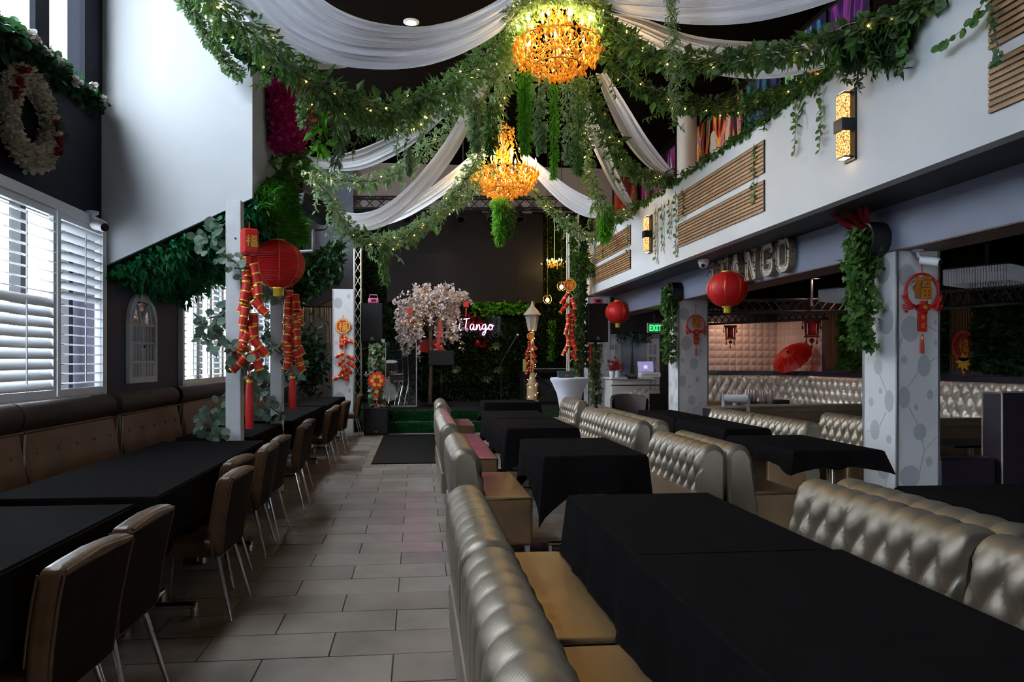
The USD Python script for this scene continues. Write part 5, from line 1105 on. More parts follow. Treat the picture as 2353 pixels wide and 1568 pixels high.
# drum shield and drums
PLEX = usdkit.material(stage, L + 'plexiglass', {'t': ('transparent_bsdf', dict(color=(.93, .96, .96))), 'g': ('glossy_bsdf', dict(color=(1, 1, 1), roughness=.04)), 'm': ('mix_closure', dict(fac=.09))}, [('t.BSDF', 'm.closure1'), ('g.BSDF', 'm.closure2')], surface='m.closure')
da, db = AY(886, 925, 15.2), AY(957, 787, 15.2)
o = thing('drum_shield', 'clear plastic drum shield of two hinged panes in front of the drums', 'screen', group=None)
part('pane', o, box(da[0], db[0], 15.19, 15.2, .43, db[2]), PLEX); part('pane', o, box(da[0] - .35, da[0] - .02, 15.3, 15.31, .43, db[2]), PLEX)
for x in (da[0], db[0], da[0] - .35): part('edge_strip', o, box(x - .012, x + .012, 15.185, 15.215, .43, db[2]), ALU)
part('base_rail', o, box(da[0] - .36, db[0], 15.18, 15.22, .42, .46), ALU)
def drum(name, label, c, r, h, tilt, legs=True):
    o = thing(name, label, 'drum', c, 0, 'drums behind the shield'); R_ = rx(tilt)
    part('shell', o, tf(lathe([(r, -h / 2), (r, h / 2)], 28), R_), M('drum_' + name + str(int(c[0] * 100 + 900)), (.12, .05, .04), .25), smooth=40)
    for s in (-1, 1): part('head', o, tf(lathe([(0, s * h / 2), (r * .98, s * h / 2)], 28), R_), M('drum_skin%d%d' % (s + 1, int(c[0] * 100 + 900)), (.5, .5, .5), .5)); part('rim', o, tf(lathe([(r * .99, s * (h / 2 - .02)), (r * 1.03, s * (h / 2 - .01)), (r * 1.03, s * (h / 2 + .01)), (r * .97, s * (h / 2 + .01))], 28), R_), CHROME, smooth=40)
    if legs: part('stand', o, cat([rod((0, 0, -h * .4), (0, 0, .43 - c[2] + .3), .014, 6)] + [rod((0, 0, .43 - c[2] + .35), (.25 * math.cos(a), .25 * math.sin(a), .43 - c[2]), .01, 6) for a in (.3, 2.4, 4.5)]), CHROME)
drum('bass_drum', 'bass drum standing on the stage behind the shield', AY(893, 895, 16.0), .27, .4, math.pi / 2, False)
drum('tom_drum', 'tom drum raised behind the shield', AY(898, 842, 15.9), .16, .2, .25); drum('snare_drum', 'snare drum low behind the shield', AY(912, 868, 15.8), .17, .14, .1)
for u, v, r in ((925, 805, .22), (938, 812, .2)):
    c = AY(u, v, 15.7); o = thing('cymbal', 'cymbal on a chrome stand behind the shield, %s' % ('the higher one' if u == 925 else 'the lower one by the edge strip'), 'cymbal', c, 0, 'cymbals behind the shield')
    part('plate', o, lathe([(0, .03), (.04, .02), (.06, .01), (r, -.01), (r, -.014), (0, .02)], 28), BRASS, smooth=30); part('stand', o, cat([rod((0, 0, .06), (0, 0, .43 - c[2] + .3), .012, 8)] + [rod((0, 0, .43 - c[2] + .45), (.3 * math.cos(a), .3 * math.sin(a), .43 - c[2]), .011, 6) for a in (.2, 2.3, 4.4)]), CHROME)
# blossom tree
tb = AY(988, 930, 15.6); tb[2] = .43; o = thing('blossom_tree', 'artificial white and blush blossom tree on the stage', 'tree', tb); rng = np.random.default_rng(90)
T0 = AY(990, 760, 15.6) - tb; part('trunk', o, cat([tube(crv([(0, 0, 0), (.02, 0, T0[2] * .5), (0, 0, T0[2])], 14), np.linspace(.045, .03, 14), 8)]), BARK, smooth=True); part('base', o, lathe([(0, 0), (.2, 0), (.2, .03), (0, .03)], 18), BLKM)
ends = [(915, 700, 120), (938, 690, 115), (960, 668, 60), (975, 660, 60), (1000, 672, 70), (1022, 655, 90), (1040, 665, 130), (1046, 685, 95), (1064, 678, 25), (930, 725, 60), (1036, 700, 120)]
FP = []
for u, v, drop in ends:
    e = AY(u, v, 15.6 + rng.uniform(-.3, .3)) - tb; q_ = T0 + (e - T0) * .55 + [0, 0, .18]; B = crv([T0 - [0, 0, .3], T0, q_, e], 20); part('branch', o, tube(B, np.linspace(.022, .008, 20), 6), BARK, smooth=True)
    for k in range(9):
        s0 = B[rng.integers(14, 20)]; Ld = drop / 100 * rng.uniform(.35, 1.0); dr = crv([s0, s0 + [rng.normal(0, .07), rng.normal(0, .10), .05 - Ld * .3], s0 + [rng.normal(0, .11), rng.normal(0, .14), -Ld]], 14)
        part('twig', o, tube(dr, .004, 4), BARK) if k < 3 else None
        for j in range(14):
            if rng.random() < .75: c = dr[j] + rng.normal(0, .03, 3); FP.append(c + rng.normal(0, .022, (7, 3)))
    for j in range(16): FP.append(B[rng.integers(13, 20)] + rng.normal(0, .07, 3) + rng.normal(0, .022, (7, 3)))
FP = np.vstack(FP); part('blossom', o, leafset('petal', FP, rng.normal(0, 1, FP.shape) + [0, -.5, .2], rng.uniform(.045, .075, len(FP)), rng), leafmat('blossom_petals', [(0, (.74, .64, .61)), (.5, (.86, .81, .77)), (1, (.92, .90, .87))], .25), kind='stuff')
part('fairy_lights', o, many(OCT, FP[rng.integers(0, len(FP), 55)] + [0, -.05, 0], .008), FAIRY, kind='stuff')
fan = thing('red_fan', 'large red paper fan standing among the blossom tree branches', 'decoration', AY(988, 812, 15.9)); g = np.linspace(.15, np.pi - .15, 25)
fpts = np.array([(.34 * math.cos(a) * (1 if k % 2 else .97), .34 * math.sin(a) * (1 if k % 2 else .97)) for k, a in enumerate(g)]); part('leaf', fan, place(extrude(Polygon([(0, 0)] + [tuple(p) for p in fpts]), .012), (0, 0, 0), *FRX), RED); part('guard', fan, cat([rod((0, -.02, 0), (.345 * math.cos(a), -.02, .345 * math.sin(a)), .008, 5) for a in (.15, np.pi - .15)]), REDD)
rb = thing('red_ribbon', 'red ribbon with hanging tassels in the blossom tree', 'decoration', AY(1009, 740, 15.4)); part('ribbon', rb, sheet(np.array([[(w + .03 * math.sin(z * 9), 0.02 * math.cos(z * 7), -z) for z in np.linspace(0, .75, 16)] for w in (-.03, .03)])), RED)
for x, z in ((.05, -.5), (.09, -.56), (-.06, -.62)): tassel(rb, (x, 0, z), .16, .015)
for u, v in ((1071, 700), (940, 715)):
    o = thing('red_knot', 'red knot charm hanging in the blossom tree, %s side' % ('neon sign' if u > 1000 else 'drum'), 'decoration', AY(u, v, 15.3), 0, 'knot charms in the blossom tree'); part('knot', o, place(extrude(burst(4, .05, .09), .02), (0, 0, 0), *FRX), RED); tassel(o, (0, 0, -.07), .2, .016); part('cord', o, rod((0, 0, .08), (0, 0, .2), .003, 4), RED)
# neon script
NEON = glow('neon_pink', (1, .22, .72), 9)
ns = thing('neon_sign', 'pink neon script sign on the plant wall beside the blossom tree', 'sign', AY(1060, 759, 17.02)); sc_ = .272
part('backing', ns, bevel_box(-.12, .98, .05, .06, -.16, .36, .004), PLEX)
for x, z in ((-.08, .3), (.94, .3), (-.08, -.1), (.94, -.1)): part('standoff', ns, rod((x, .05, z), (x, .24, z), .012, 8), ALU)
def neon(pts): part('tube', ns, tube([(x * sc_, 0, y * sc_) for x, y in crv(pts, 30)], .011, 8), NEON, smooth=True)
neon([(-.12, .62), (-.20, .25), (-.16, .05), (-.02, .0), (.06, .12)]); neon([(-.02, .98), (.06, 1.0)]); neon([(.22, 1.0), (.45, 1.03), (.75, 1.07)]); neon([(.50, 1.02), (.42, .5), (.40, .05), (.50, .0)])
neon([(1.12, .52), (.95, .55), (.80, .32), (.86, .06), (1.02, .08), (1.14, .5), (1.12, .12), (1.22, .02), (1.36, .2)]); neon([(1.36, .2), (1.42, .52), (1.38, .02), (1.48, .4), (1.62, .5), (1.66, .25), (1.66, .04), (1.78, .06), (1.9, .25)])
neon([(2.22, .5), (2.06, .55), (1.92, .35), (1.97, .10), (2.12, .12), (2.24, .5), (2.2, -.1), (2.08, -.42), (1.94, -.4), (1.98, -.2), (2.3, .05), (2.45, .25)]); neon([(2.75, .52), (2.56, .5), (2.48, .25), (2.58, .05), (2.74, .08), (2.84, .3), (2.76, .52), (2.66, .44), (2.8, .38), (2.95, .42)])
# music stand, microphone, keyboard
mb = AY(1014, 930, 15.0); o = thing('music_stand', 'black music stand in front of the blossom tree trunk', 'music stand', (mb[0], 15.0, .42)); part('desk', o, tf(cat([box(-.27, .27, -.008, .008, -.12, .22), box(-.27, .27, -.06, 0, -.13, -.12)]), rx(-.35), (0, 0, AY(1014, 828, 15)[2] - .42)), BLKR); part('post', o, rod((0, 0, 0), (0, 0, AY(1014, 828, 15)[2] - .42), .013, 8), BLKM); part('foot', o, cat([rod((0, 0, .18), (.26 * math.cos(a), .26 * math.sin(a), 0.005), .01, 6) for a in (.3, 2.4, 4.5)]), BLKM)
mc = AY(1190, 770, 15.6); o = thing('microphone', 'microphone on a boom stand beside the lamp post', 'microphone', (mc[0] - .12, 15.6, .42)); h = mc[2] - .42; part('stand', o, cat([rod((-.25, .1, 0), (-.25, .1, h * .6), .011, 8), rod((-.25, .1, h * .6), (.08, 0, h - .05), .008, 8)] + [rod((-.25, .1, .15), (-.25 + .25 * math.cos(a), .1 + .25 * math.sin(a), .005), .009, 6) for a in (.3, 2.4, 4.5)]), BLKM); part('head', o, ball((.12, 0, h), .03, 2), ALU, smooth=True); part('body', o, rod((.08, 0, h - .06), (.115, 0, h - .01), .016, 10), BLKM)
kc = AY(1277, 853, 16.0); o = thing('keyboard', 'electric keyboard on an x stand behind the lamp post', 'keyboard', kc); part('body', o, bevel_box(-.62, .45, -.15, .15, -.04, .05, .01), BLKR); part('white_keys', o, box(-.56, .40, -.14, -.02, .05, .058), SHUT, kind='stuff'); part('stand', o, cat([rod((-.5, 0, -.05), (.4, 0, .43 - kc[2]), .02, 6), rod((.4, 0, -.05), (-.5, 0, .43 - kc[2]), .02, 6)]), BLKM)
solo('green_can', tf(lathe([(0, 0), (.05, 0), (.05, .3), (0, .3)], 16), None, AY(1206, 840, 16.3) - [0, 0, .15]), M('lime_can', (.35, .45, .12), .4), 'slim yellow green can on the keyboard rig beside the lamp post', 'can', smooth=40)
o = thing('mixer_case', 'low black equipment rack at the back of the stage beneath the keyboard', 'equipment case', (AY(1240, 900, 16.4)[0], 16.4, .42)); part('case', o, bevel_box(-.45, .45, -.2, .2, 0, AY(1206, 840, 16.3)[2] - .57, .01), BLKR); part('front_panel', o, box(-.42, .42, -.21, -.2, .04, .58), BLKM)
# white lamp post
CREAM = M('cream_lamp_paint', (.50, .40, .29), .45)
lb_ = AY(1223, 930, 15.9); o = thing('lamp_post', 'cream street style lamp post wound with fairy lights on the stage', 'lamp post', (lb_[0], 15.9, .42)); zt = AY(1223, 692, 15.9)[2] - .42; k = zt / 2.4
part('plinth', o, lathe([(.17 * k, 0), (.17 * k, .06), (.13 * k, .10), (.125 * k, .42 * k), (.15 * k, .46 * k), (.10 * k, .50 * k)], 8), CREAM); part('shaft', o, lathe([(.10 * k, .5 * k), (.07 * k, .62 * k), (.055 * k, .75 * k), (.045 * k, 1.6 * k), (.06 * k, 1.63 * k), (.04 * k, 1.68 * k)], 14), CREAM, smooth=30)
part('lantern_cage', o, cat([rod((.09 * k * math.cos(a), .09 * k * math.sin(a), 1.70 * k), (.16 * k * math.cos(a), .16 * k * math.sin(a), 2.08 * k), .009, 5) for a in np.arange(6) / 6 * 2 * np.pi]), CREAM); part('glass', o, lathe([(.085 * k, 1.70 * k), (.15 * k, 2.08 * k)], 6), usdkit.material(stage, L + 'frosted_glass', {'p': ('principled_bsdf', dict(base_color=(.62, .58, .56), roughness=.5)), 't': ('translucent_bsdf', dict(color=(.8, .76, .72))), 'm': ('mix_closure', dict(fac=.5))}, [('p.BSDF', 'm.closure1'), ('t.BSDF', 'm.closure2')], surface='m.closure'))
part('cap', o, lathe([(.21 * k, 2.07 * k), (.20 * k, 2.10 * k), (.10 * k, 2.22 * k), (.05 * k, 2.27 * k), (.03 * k, 2.33 * k), (.012 * k, 2.4 * k)], 12), CREAM, smooth=30)
t = np.linspace(0, 1, 40); part('fairy_lights', o, many(OCT, np.stack([.11 * np.cos(t * 50) * (1.3 - t), .11 * np.sin(t * 50) * (1.3 - t) - .03, t * 1.7 * k + .05], 1), .010), FAIRY, kind='stuff')
# cocktail table with a box
o = thing('cocktail_table', 'white stretch covered cocktail table near the truss tower', 'table', (AY(1309, 870, 12.8)[0], 12.8, 0)); zt = AY(1309, 868, 12.8)[2]; part('cover', o, lathe([(.30, 0), (.24, .10), (.18, .35), (.18, .5), (.24, zt - .30), (.33, zt - .10), (.365, zt - .05), (.365, zt - .012), (.35, zt), (0, zt)], 36), M('white_stretch', (.62, .62, .70), .6), smooth=40)
o = thing('teal_box', 'dark teal tin box on the white cocktail table', 'box', (AY(1300, 868, 12.75)[0], 12.75, zt)); part('body', o, bevel_box(-.15, .15, -.09, .09, 0, .11, .02, 2), M('teal_tin', (.015, .055, .055), .35)); part('lid', o, bevel_box(-.155, .155, -.095, .095, .09, .125, .015, 2), M('teal_lid', (.02, .07, .07), .35)); part('label', o, box(-.03, .03, -.097, -.095, .03, .06), RED)
# pendants beside the screen
for u, v, Y, nm in ((1258, 690, 16.2, 'lower bare bulb pendant on a gold rod beside the screen'), (1290, 660, 15.8, 'upper bare bulb pendant beside the plaque on the truss tower')):
    c = AY(u, v, Y); o = thing('pendant_bulb', nm, 'pendant lamp', c, 0, 'bulb pendants beside the screen'); part('bulb', o, ball((0, 0, 0), .045, 2, (1, 1, 1.25)), glow('pendant_glow_%d' % u, (1, .55, .14), 30), smooth=True); part('socket', o, rod((0, 0, .05), (0, 0, .12), .02, 8), BRASS); part('rod', o, rod((0, 0, .12), (0, 0, ZC - c[2]), .008, 5), BRASS); part('wire_cage', o, cat([tube([(.10 * math.sin(t) * math.cos(a), .10 * math.sin(t) * math.sin(a), .02 + .11 * math.cos(t)) for t in np.linspace(.3, 2.9, 9)], .003, 4) for a in np.arange(6) / 6 * 2 * np.pi]), BRASS, kind='stuff')
c = AY(1274, 600, 16.1); o = thing('chandelier', 'small amber chandelier hanging beside the screen', 'chandelier', c); part('rod', o, rod((0, 0, 0), (0, 0, ZC - c[2]), .008, 6), BRASS)
for k in range(6): a = k / 6 * 6.283; part('arm', o, tube([(0, 0, -.05), (.1 * math.cos(a), .1 * math.sin(a), -.08), (.17 * math.cos(a), .17 * math.sin(a), -.01)], .006, 5), BRASS); part('bulb', o, ball((.17 * math.cos(a), .17 * math.sin(a), .02), .018, 1, (1, 1, 1.6)), BULB)
P = rng.normal(0, 1, (70, 3)) * [.10, .10, .05] + [0, 0, -.07]; part('crystals', o, many(OCT, P, np.stack([np.full(70, .014)] * 2 + [np.full(70, .026)], 1)), CRYST, kind='stuff')

# ------------------------------------------------------------------ balcony front: sconces, slatted panels, letters
SLATW = [M('oak_slat_%d' % i, c, .5, noise=6, var=.2) for i, c in enumerate([(.36, .19, .08), (.31, .16, .066), (.40, .215, .092)])]
FACE = ((0, -1, 0), (0, 0, 1))                      # art on walls that face the window side: x runs towards the viewer
def slat_panel(label, y0, y1, z0, z1, n=8):
    o = thing('slatted_panel', label, 'wall panel', (XF, (y0 + y1) / 2, (z0 + z1) / 2), 0, 'oak slatted panels on the balcony'); hy, hz = (y1 - y0) / 2, (z1 - z0) / 2
    part('backing', o, box(-.012, 0, -hy, hy, -hz, hz), BLKM); p = 2 * hz / n
    for k in range(n): part('slat', o, box(-.021, -.012, -hy, hy, -hz + k * p, -hz + k * p + p * .64), SLATW[k % 3])
for (u0, u1, nm) in ((1370, 1450, 'farthest, near the stage'), (1560, 1758, 'between the two sconces'), (2277, 2460, 'nearest, cropped by the picture edge')):
    y1, y0 = AX(u0, 500, XF)[1], AX(u1, 500, XF)[1]
    slat_panel('upper oak slatted panel on the white parapet, ' + nm, y0, y1, 3.48, 3.84); slat_panel('lower oak slatted panel on the white parapet, ' + nm, y0, y1, 3.06, 3.40)
SEED = usdkit.material(stage, L + 'seeded_glass_lit', {'tc': ('texture_coordinate', {}), 'v': ('voronoi_texture', dict(scale=75, feature='f1')), 'r': ('rgb_ramp', dict(ramp=[(.1, (1, .72, .34)), (.45, (.50, .26, .07)), (.8, (.10, .045, .012))])), 'e': ('emission', dict(strength=2.6))},
    [('tc.object', 'v.vector'), ('v.distance', 'r.fac'), ('r.color', 'e.color')], surface='e.emission')
for u, v, nm in ((1957, 290, 'larger looking seeded glass sconce on the white parapet'), (1496, 539, 'seeded glass sconce between the far and middle slatted panels')):
    c = AX(u, v, XF); o = thing('wall_sconce', nm, 'wall light', c, 0, 'seeded glass sconces')
    part('backplate', o, box(-.02, 0, -.075, .075, -.31, .31), BLKM)
    for s in (-1, 1):
        part('glass', o, bevel_box(-.115, -.045, -.055, .055, min(s * .05, s * .27), max(s * .05, s * .27), .012, 2), SEED); part('cap', o, box(-.10, 0, -.05, .05, min(s * .272, s * .285), max(s * .272, s * .285)), BLKM)
        part('lamp', o, box(-.10, -.04, -.04, .04, min(s * .286, s * .29), max(s * .286, s * .29)), glow('sconce_lamp_%d%d' % (u, s + 1), (1, .62, .30), 7))
    part('band', o, bevel_box(-.13, -.01, -.065, .065, -.055, .055, .006), BLKM)
RIM = M('letter_timber', (.36, .26, .17), .55, noise=20, var=.25); INN = M('letter_plank', (.44, .44, .42), .6, noise=14, var=.25)
def stroke(P, w=.07): return LineString(P).buffer(w / 2, cap_style=2, join_style=2)
def letter(ch, h=.42, w=.30):
    a, b = w, h
    if ch == 'I': s = unary_union([stroke([(a * .5, 0), (a * .5, b * .72)], .075), sbox(a * .5 - .075, 0, a * .5 + .075, .05), Point(a * .5, b * .9).buffer(.045)])
    if ch == 'T': s = unary_union([sbox(0, b - .085, a, b), sbox(a / 2 - .05, 0, a / 2 + .05, b), sbox(a / 2 - .085, 0, a / 2 + .085, .045), sbox(0, b - .13, .05, b), sbox(a - .05, b - .13, a, b)])
    if ch == 'A': s = unary_union([Polygon([(.0, 0), (.085, 0), (a / 2 + .03, b), (a / 2 - .06, b)]), Polygon([(a, 0), (a - .09, 0), (a / 2 - .05, b), (a / 2 + .06, b)]), sbox(.06, b * .24, a - .06, b * .40), sbox(-.015, 0, .11, .045), sbox(a - .115, 0, a + .015, .045)])
    if ch == 'N': s = unary_union([sbox(0.01, 0, .085, b), sbox(a - .085, 0, a - .01, b), Polygon([(.01, b), (.10, b), (a - .01, 0), (a - .10, 0)]), sbox(-.02, 0, .115, .045), sbox(a - .115, b - .045, a + .02, b), sbox(-.02, b - .045, .09, b)])
    if ch in 'GO':
        ring = sbox(.12, .12, a - .12, b - .12).buffer(.12, 10).difference(sbox(.12, .12, a - .12, b - .12).buffer(.035, 10)); s = ring
        if ch == 'G': s = unary_union([ring.difference(sbox(a * .55, b * .48, a + .1, b * .66)), sbox(a * .5, b * .36, a, b * .48)])
    return s
ml = [('I', 1650), ('T', 1672), ('A', 1703), ('N', 1739), ('G', 1777), ('O', 1814)]
IVY = leafmat('ivy_leaf', [(0, (.03, .07, .03)), (1, (.10, .17, .08))])
for ch, u in ml:
    y = AX(u, 590, XB)[1]; s = letter(ch); o = thing('marquee_letter', 'timber framed marquee letter %s on the blue grey beam' % (ch if ch != 'I' else 'i'), 'letter', (XB, y, 2.475), 0, 'marquee letters on the beam')
    s = affinity.translate(s, -.15, 0)
    part('shell', o, place(extrude(s, .075), (0, 0, 0), *FACE), RIM); part('rim', o, place(extrude(s.difference(s.buffer(-.016)), .016), (-.075, 0, 0), *FACE), RIM)
    inn = s.buffer(-.018); pl = [inn.intersection(sbox(-.3, k * .042 + .003, .3, k * .042 + .039)) for k in range(11)]
    for q_ in [g_ for p_ in pl for g_ in getattr(p_, 'geoms', [p_])]:
        if q_.area > 2e-4: part('plank', o, place(extrude(q_, .005), (-.075, 0, 0), *FACE), INN)
    rng = np.random.default_rng(int(u)); C = crv([(-.085, .15, .1), (-.09, .05, .42), (-.09, -.08, .40), (-.085, -.17, .12)], 30); P, D = scatter(C, .04, 26, rng, 1, .6); part('ivy_sprig', o, leafset('ivy', P, D, .035, rng), IVY, kind='stuff')
# domes, planters
c = np.array([*AZ(1617, 597, 2.872)[:2], 2.872]); o = thing('dome_camera', 'white dome camera under the charcoal soffit', 'camera', c); part('base', o, lathe([(0, 0), (.08, 0), (.08, -.05), (.0, -.05)], 24), SHUT, smooth=30); part('dome', o, lathe([(.07, -.05), (.068, -.08), (.045, -.115), (0, -.128)], 24), SHUT, smooth=True); part('lens', o, ball((-.03, -.045, -.09), .03, 2), BLKM, smooth=True)
def planter(label, u, v, vend, seed, red, n, w):
    c = AX(u, v, XB); rng = np.random.default_rng(seed); o = thing('wall_planter', label, 'planter', c, 0, 'planters on the beam'); h = c[2] - AX(u, vend, XB - .1)[2]
    g = np.linspace(0, 2 * np.pi, 33)[:-1]; part('hoop', o, tf(lathe([(.15, -.09), (.17, -.09), (.17, .09), (.15, .09), (.15, -.09)], 28), ry(math.pi / 2), (-.09, 0, 0)), BLKM, smooth=30); part('back_plate', o, tf(lathe([(0, 0), (.155, 0)], 28), ry(math.pi / 2), (-.006, 0, 0)), BLKR)
    n1 = int(n * .45); P = np.stack([rng.uniform(-.28, -.06, n), rng.normal(.03, w, n), -.02 - h * rng.random(n) ** 1.1], 1); P[:n1, 2] = rng.uniform(-.35, .10, n1); P[:, 1] *= np.where(P[:, 2] < -h * .7, .7, 1)
    D = rng.normal(0, .5, (n, 3)) + [-.4, 0, -.8]; part('ivy', o, leafset('ivy', P, D, rng.uniform(.045, .085, n), rng), GREEN, kind='stuff')
    for k in range(9): y = rng.normal(.03, w * .8); part('vine', o, tube(crv([(-.1, y, 0), (-.18, y, -.1), (-.17, y + rng.normal(0, .03), -h * .55), (-.16, y, -h * rng.uniform(.8, 1))], 16), .004, 4), STEM)
    if red:
        for k in range(26):
            a = rng.normal(0, .8); d = np.array([-.35 + rng.normal(0, .3), math.sin(a) + .45, .45 + .5 * rng.random()]); part('red_blade', o, leafset('needle', np.array([[-.13, .02 + rng.normal(0, .04), .08]]), d[None], .36 * rng.uniform(.7, 1.2), rng), leafr)
leafr = leafmat('red_blades', [(0, (.22, .012, .02)), (1, (.50, .04, .05))], .2)
planter('round black wall planter with red blades and a long ivy beard beside the big pillar', 2022, 552, 795, 1, True, 1300, .062)
planter('round black wall planter with trailing ivy beside the second pillar', 1562, 672, 832, 2, False, 800, .06)

# ------------------------------------------------------------------ murals and the round column on the balcony
def mural(label, o3, ex, w, h, seed, bg, splash, dancers):
    """an abstract painted panel: splashes of colour round pale figures, flat print on a thin board"""
    rng = np.random.default_rng(seed); ex = np.array(ex, float); o = thing('wall_mural', label, 'mural', o3, 0, 'painted panels on the balcony wall'); ey = np.array([0, 0, 1.0])
    mat = usdkit.material(stage, L + 'mural_paint_%d' % seed, {'tc': ('texture_coordinate', {}), 'mp': ('mapping', dict(scale=(2.2, 2.2, .55))), 'n': ('noise_texture', dict(scale=1.4, detail=6, distortion=1.6)), 'r': ('rgb_ramp', dict(ramp=[(.30, bg), (.42, bg)] + [(.45 + .05 * k, tuple(min(1, x * 1.35) for x in c)) for k, c in enumerate(splash)])), 'p': ('principled_bsdf', dict(roughness=.28))},
        [('tc.object', 'mp.vector'), ('mp.vector', 'n.vector'), ('n.fac', 'r.fac'), ('r.color', 'p.base_color')], surface='p.BSDF')
    part('board', o, place(extrude(sbox(0, 0, w, h), .03), (0, 0, 0), ex, ey), mat)
    fr = sbox(0, 0, w, h).difference(sbox(.025, .025, w - .025, h - .025)); part('edge', o, place(extrude(fr, .04), (0, 0, 0), ex, ey), BLKM)
    for k, (cx, z, s, m) in enumerate(dancers):
        lean = rng.uniform(-.12, .12)
        pts = unary_union([Point(cx + lean * s, z + 1.55 * s).buffer(.11 * s), LineString([(cx + lean * s, z + 1.4 * s), (cx, z + .85 * s)]).buffer(.13 * s), LineString([(cx, z + .9 * s), (cx - .20 * s, z + .45 * s), (cx - .12 * s, z)]).buffer(.075 * s), LineString([(cx, z + .9 * s), (cx + .22 * s, z + .5 * s), (cx + .30 * s, z + .05 * s)]).buffer(.075 * s),
            LineString([(cx + lean * s, z + 1.35 * s), (cx + .38 * s, z + 1.2 * s), (cx + .5 * s, z + 1.65 * s)]).buffer(.045 * s), LineString([(cx + lean * s, z + 1.35 * s), (cx - .36 * s, z + 1.1 * s), (cx - .2 * s, z + .8 * s)]).buffer(.045 * s)]).intersection(sbox(.03, .03, w - .03, h - .03))
        part('figure', o, place(extrude(pts, .002), tuple(ex * 0 + np.cross(ex, ey) * .03), ex, ey), m)
IV = M('mural_ivory', (.50, .42, .32), .35); MAG = M('mural_magenta', (.40, .02, .16), .35); ORG = M('mural_orange', (.55, .17, .02), .35)
WR = (0, -1, 0)                                     # on the balcony side wall, left to right in the picture
yy = lambda u: AX(u, 300, XM)[1]
mural('red and orange painted panel on the back wall above the parapet end', (AY(1408, 400, YB - .04)[0], YB - .003, 4.2), (1, 0, 0), AY(1466, 400, YB)[0] - AY(1408, 400, YB)[0], 1.9, 1, (.22, .02, .03), [(.45, .05, .02), (.55, .16, .02), (.20, .02, .08), (.6, .3, .03)], [])
mural('violet and red painted panel with two pale dancers left of the round column', (XM, yy(1476), 3.3), WR, yy(1476) - yy(1556), 2.8, 2, (.018, .010, .016), [(.12, .01, .16), (.40, .02, .05), (.02, .08, .20), (.45, .40, .38)], [(.7, .45, .9, IV), (1.45, .40, 1.0, IV)])
mural('red and yellow streaked panel with a pale dancer right of the round column', (XM, yy(1601), 3.3), WR, yy(1601) - yy(1712), 2.8, 3, (.014, .010, .012), [(.50, .03, .02), (.60, .35, .03), (.35, .03, .25), (.10, .25, .04)], [(.95, .55, 1.15, IV)])
mural('near black painted panel with a blue glow above the parapet vine', (XM, yy(1718), 3.3), WR, yy(1718) - yy(1800), 2.8, 4, (.012, .010, .016), [(.02, .03, .12), (.03, .02, .10), (.02, .10, .10)], [])
mural('blue and yellow painted panel under the drapes', (XM, yy(1806), 3.3), WR, yy(1806) - yy(1905), 2.9, 5, (.012, .014, .06), [(.02, .03, .22), (.05, .25, .10), (.55, .42, .03), (.02, .05, .18)], [(.7, .9, 1.0, ORG)])
mural('purple painted panel with pink streaks behind the leafy bunch', (XM, yy(1910), 3.3), WR, yy(1910) - yy(2005), 2.9, 6, (.035, .012, .055), [(.12, .02, .16), (.25, .05, .20), (.05, .01, .08)], [])
rc = AY(1578, 300, 13.0); struct('balcony_column', lathe([(.185, 3.0), (.185, ZC)], 32, (rc[0], rc[1], 0)), M('column_cream', (.50, .44, .38), .5), 'round cream column between the painted panels', 'column', smooth=40)
# ------------------------------------------------------------------ reception
pw0, pw1 = AY(1398, 768, YBAR), AY(1516, 905, YBAR)
o = thing('poster', 'wall poster of an open white window looking onto a lattice tower in a city', 'poster', (pw0[0], YBAR, pw1[2])); W, H_ = pw1[0] - pw0[0], pw0[2] - pw1[2]
SKYM = usdkit.material(stage, L + 'poster_sky', {'tc': ('texture_coordinate', {}), 'n': ('noise_texture', dict(scale=2.5, detail=5)), 'r': ('rgb_ramp', dict(ramp=[(.4, (.16, .30, .48)), (.65, (.42, .50, .58))])), 'p': ('principled_bsdf', dict(roughness=.4))}, [('tc.object', 'n.vector'), ('n.fac', 'r.fac'), ('r.color', 'p.base_color')], surface='p.BSDF')
FR0 = lambda s, d, y: place(extrude(s, d), (0, y, 0), *FRX)
part('print', o, FR0(sbox(0, 0, W, H_), .012, 0), SKYM)
cx = W * .46; tw = [(cx + s * x * W, z * H_) for s, rng_ in ((-1, (0, 1, 2, 3, 4)), (1, (4, 3, 2, 1, 0))) for x, z in [((.10, .12), (.055, .30), (.03, .46), (.012, .70), (.004, .86))[k] for k in rng_]]
part('tower', o, FR0(Polygon(tw).difference(Polygon([(cx - .05 * W, .12 * H_), (cx + .05 * W, .12 * H_), (cx, .24 * H_)])), .003, -.012), M('poster_tower', (.10, .085, .08), .6)); part('tower_deck', o, FR0(unary_union([sbox(cx - .075 * W, .29 * H_, cx + .075 * W, .315 * H_), sbox(cx - .04 * W, .455 * H_, cx + .04 * W, .475 * H_)]), .004, -.012), M('poster_deck', (.07, .06, .055), .6))
part('skyline', o, FR0(sbox(.18 * W, .04 * H_, .8 * W, .14 * H_), .003, -.012), M('poster_city', (.12, .10, .10), .7))
PW = M('poster_white', (.60, .62, .64), .5)
for a, b in ((.0, .24), (.74, .98)):
    s = sbox(a * W, .0 * H_, b * W, .92 * H_); holes = [sbox((a + .05 + (b - a - .08) * i / 2) * W, (.06 + .2 * j) * H_, (a + .03 + (b - a - .08) * (i + 1) / 2) * W, (.22 + .2 * j) * H_) for i in range(2) for j in range(4)]
    part('shutter_leaf', o, FR0(s.difference(unary_union(holes)), .006, -.012), PW)
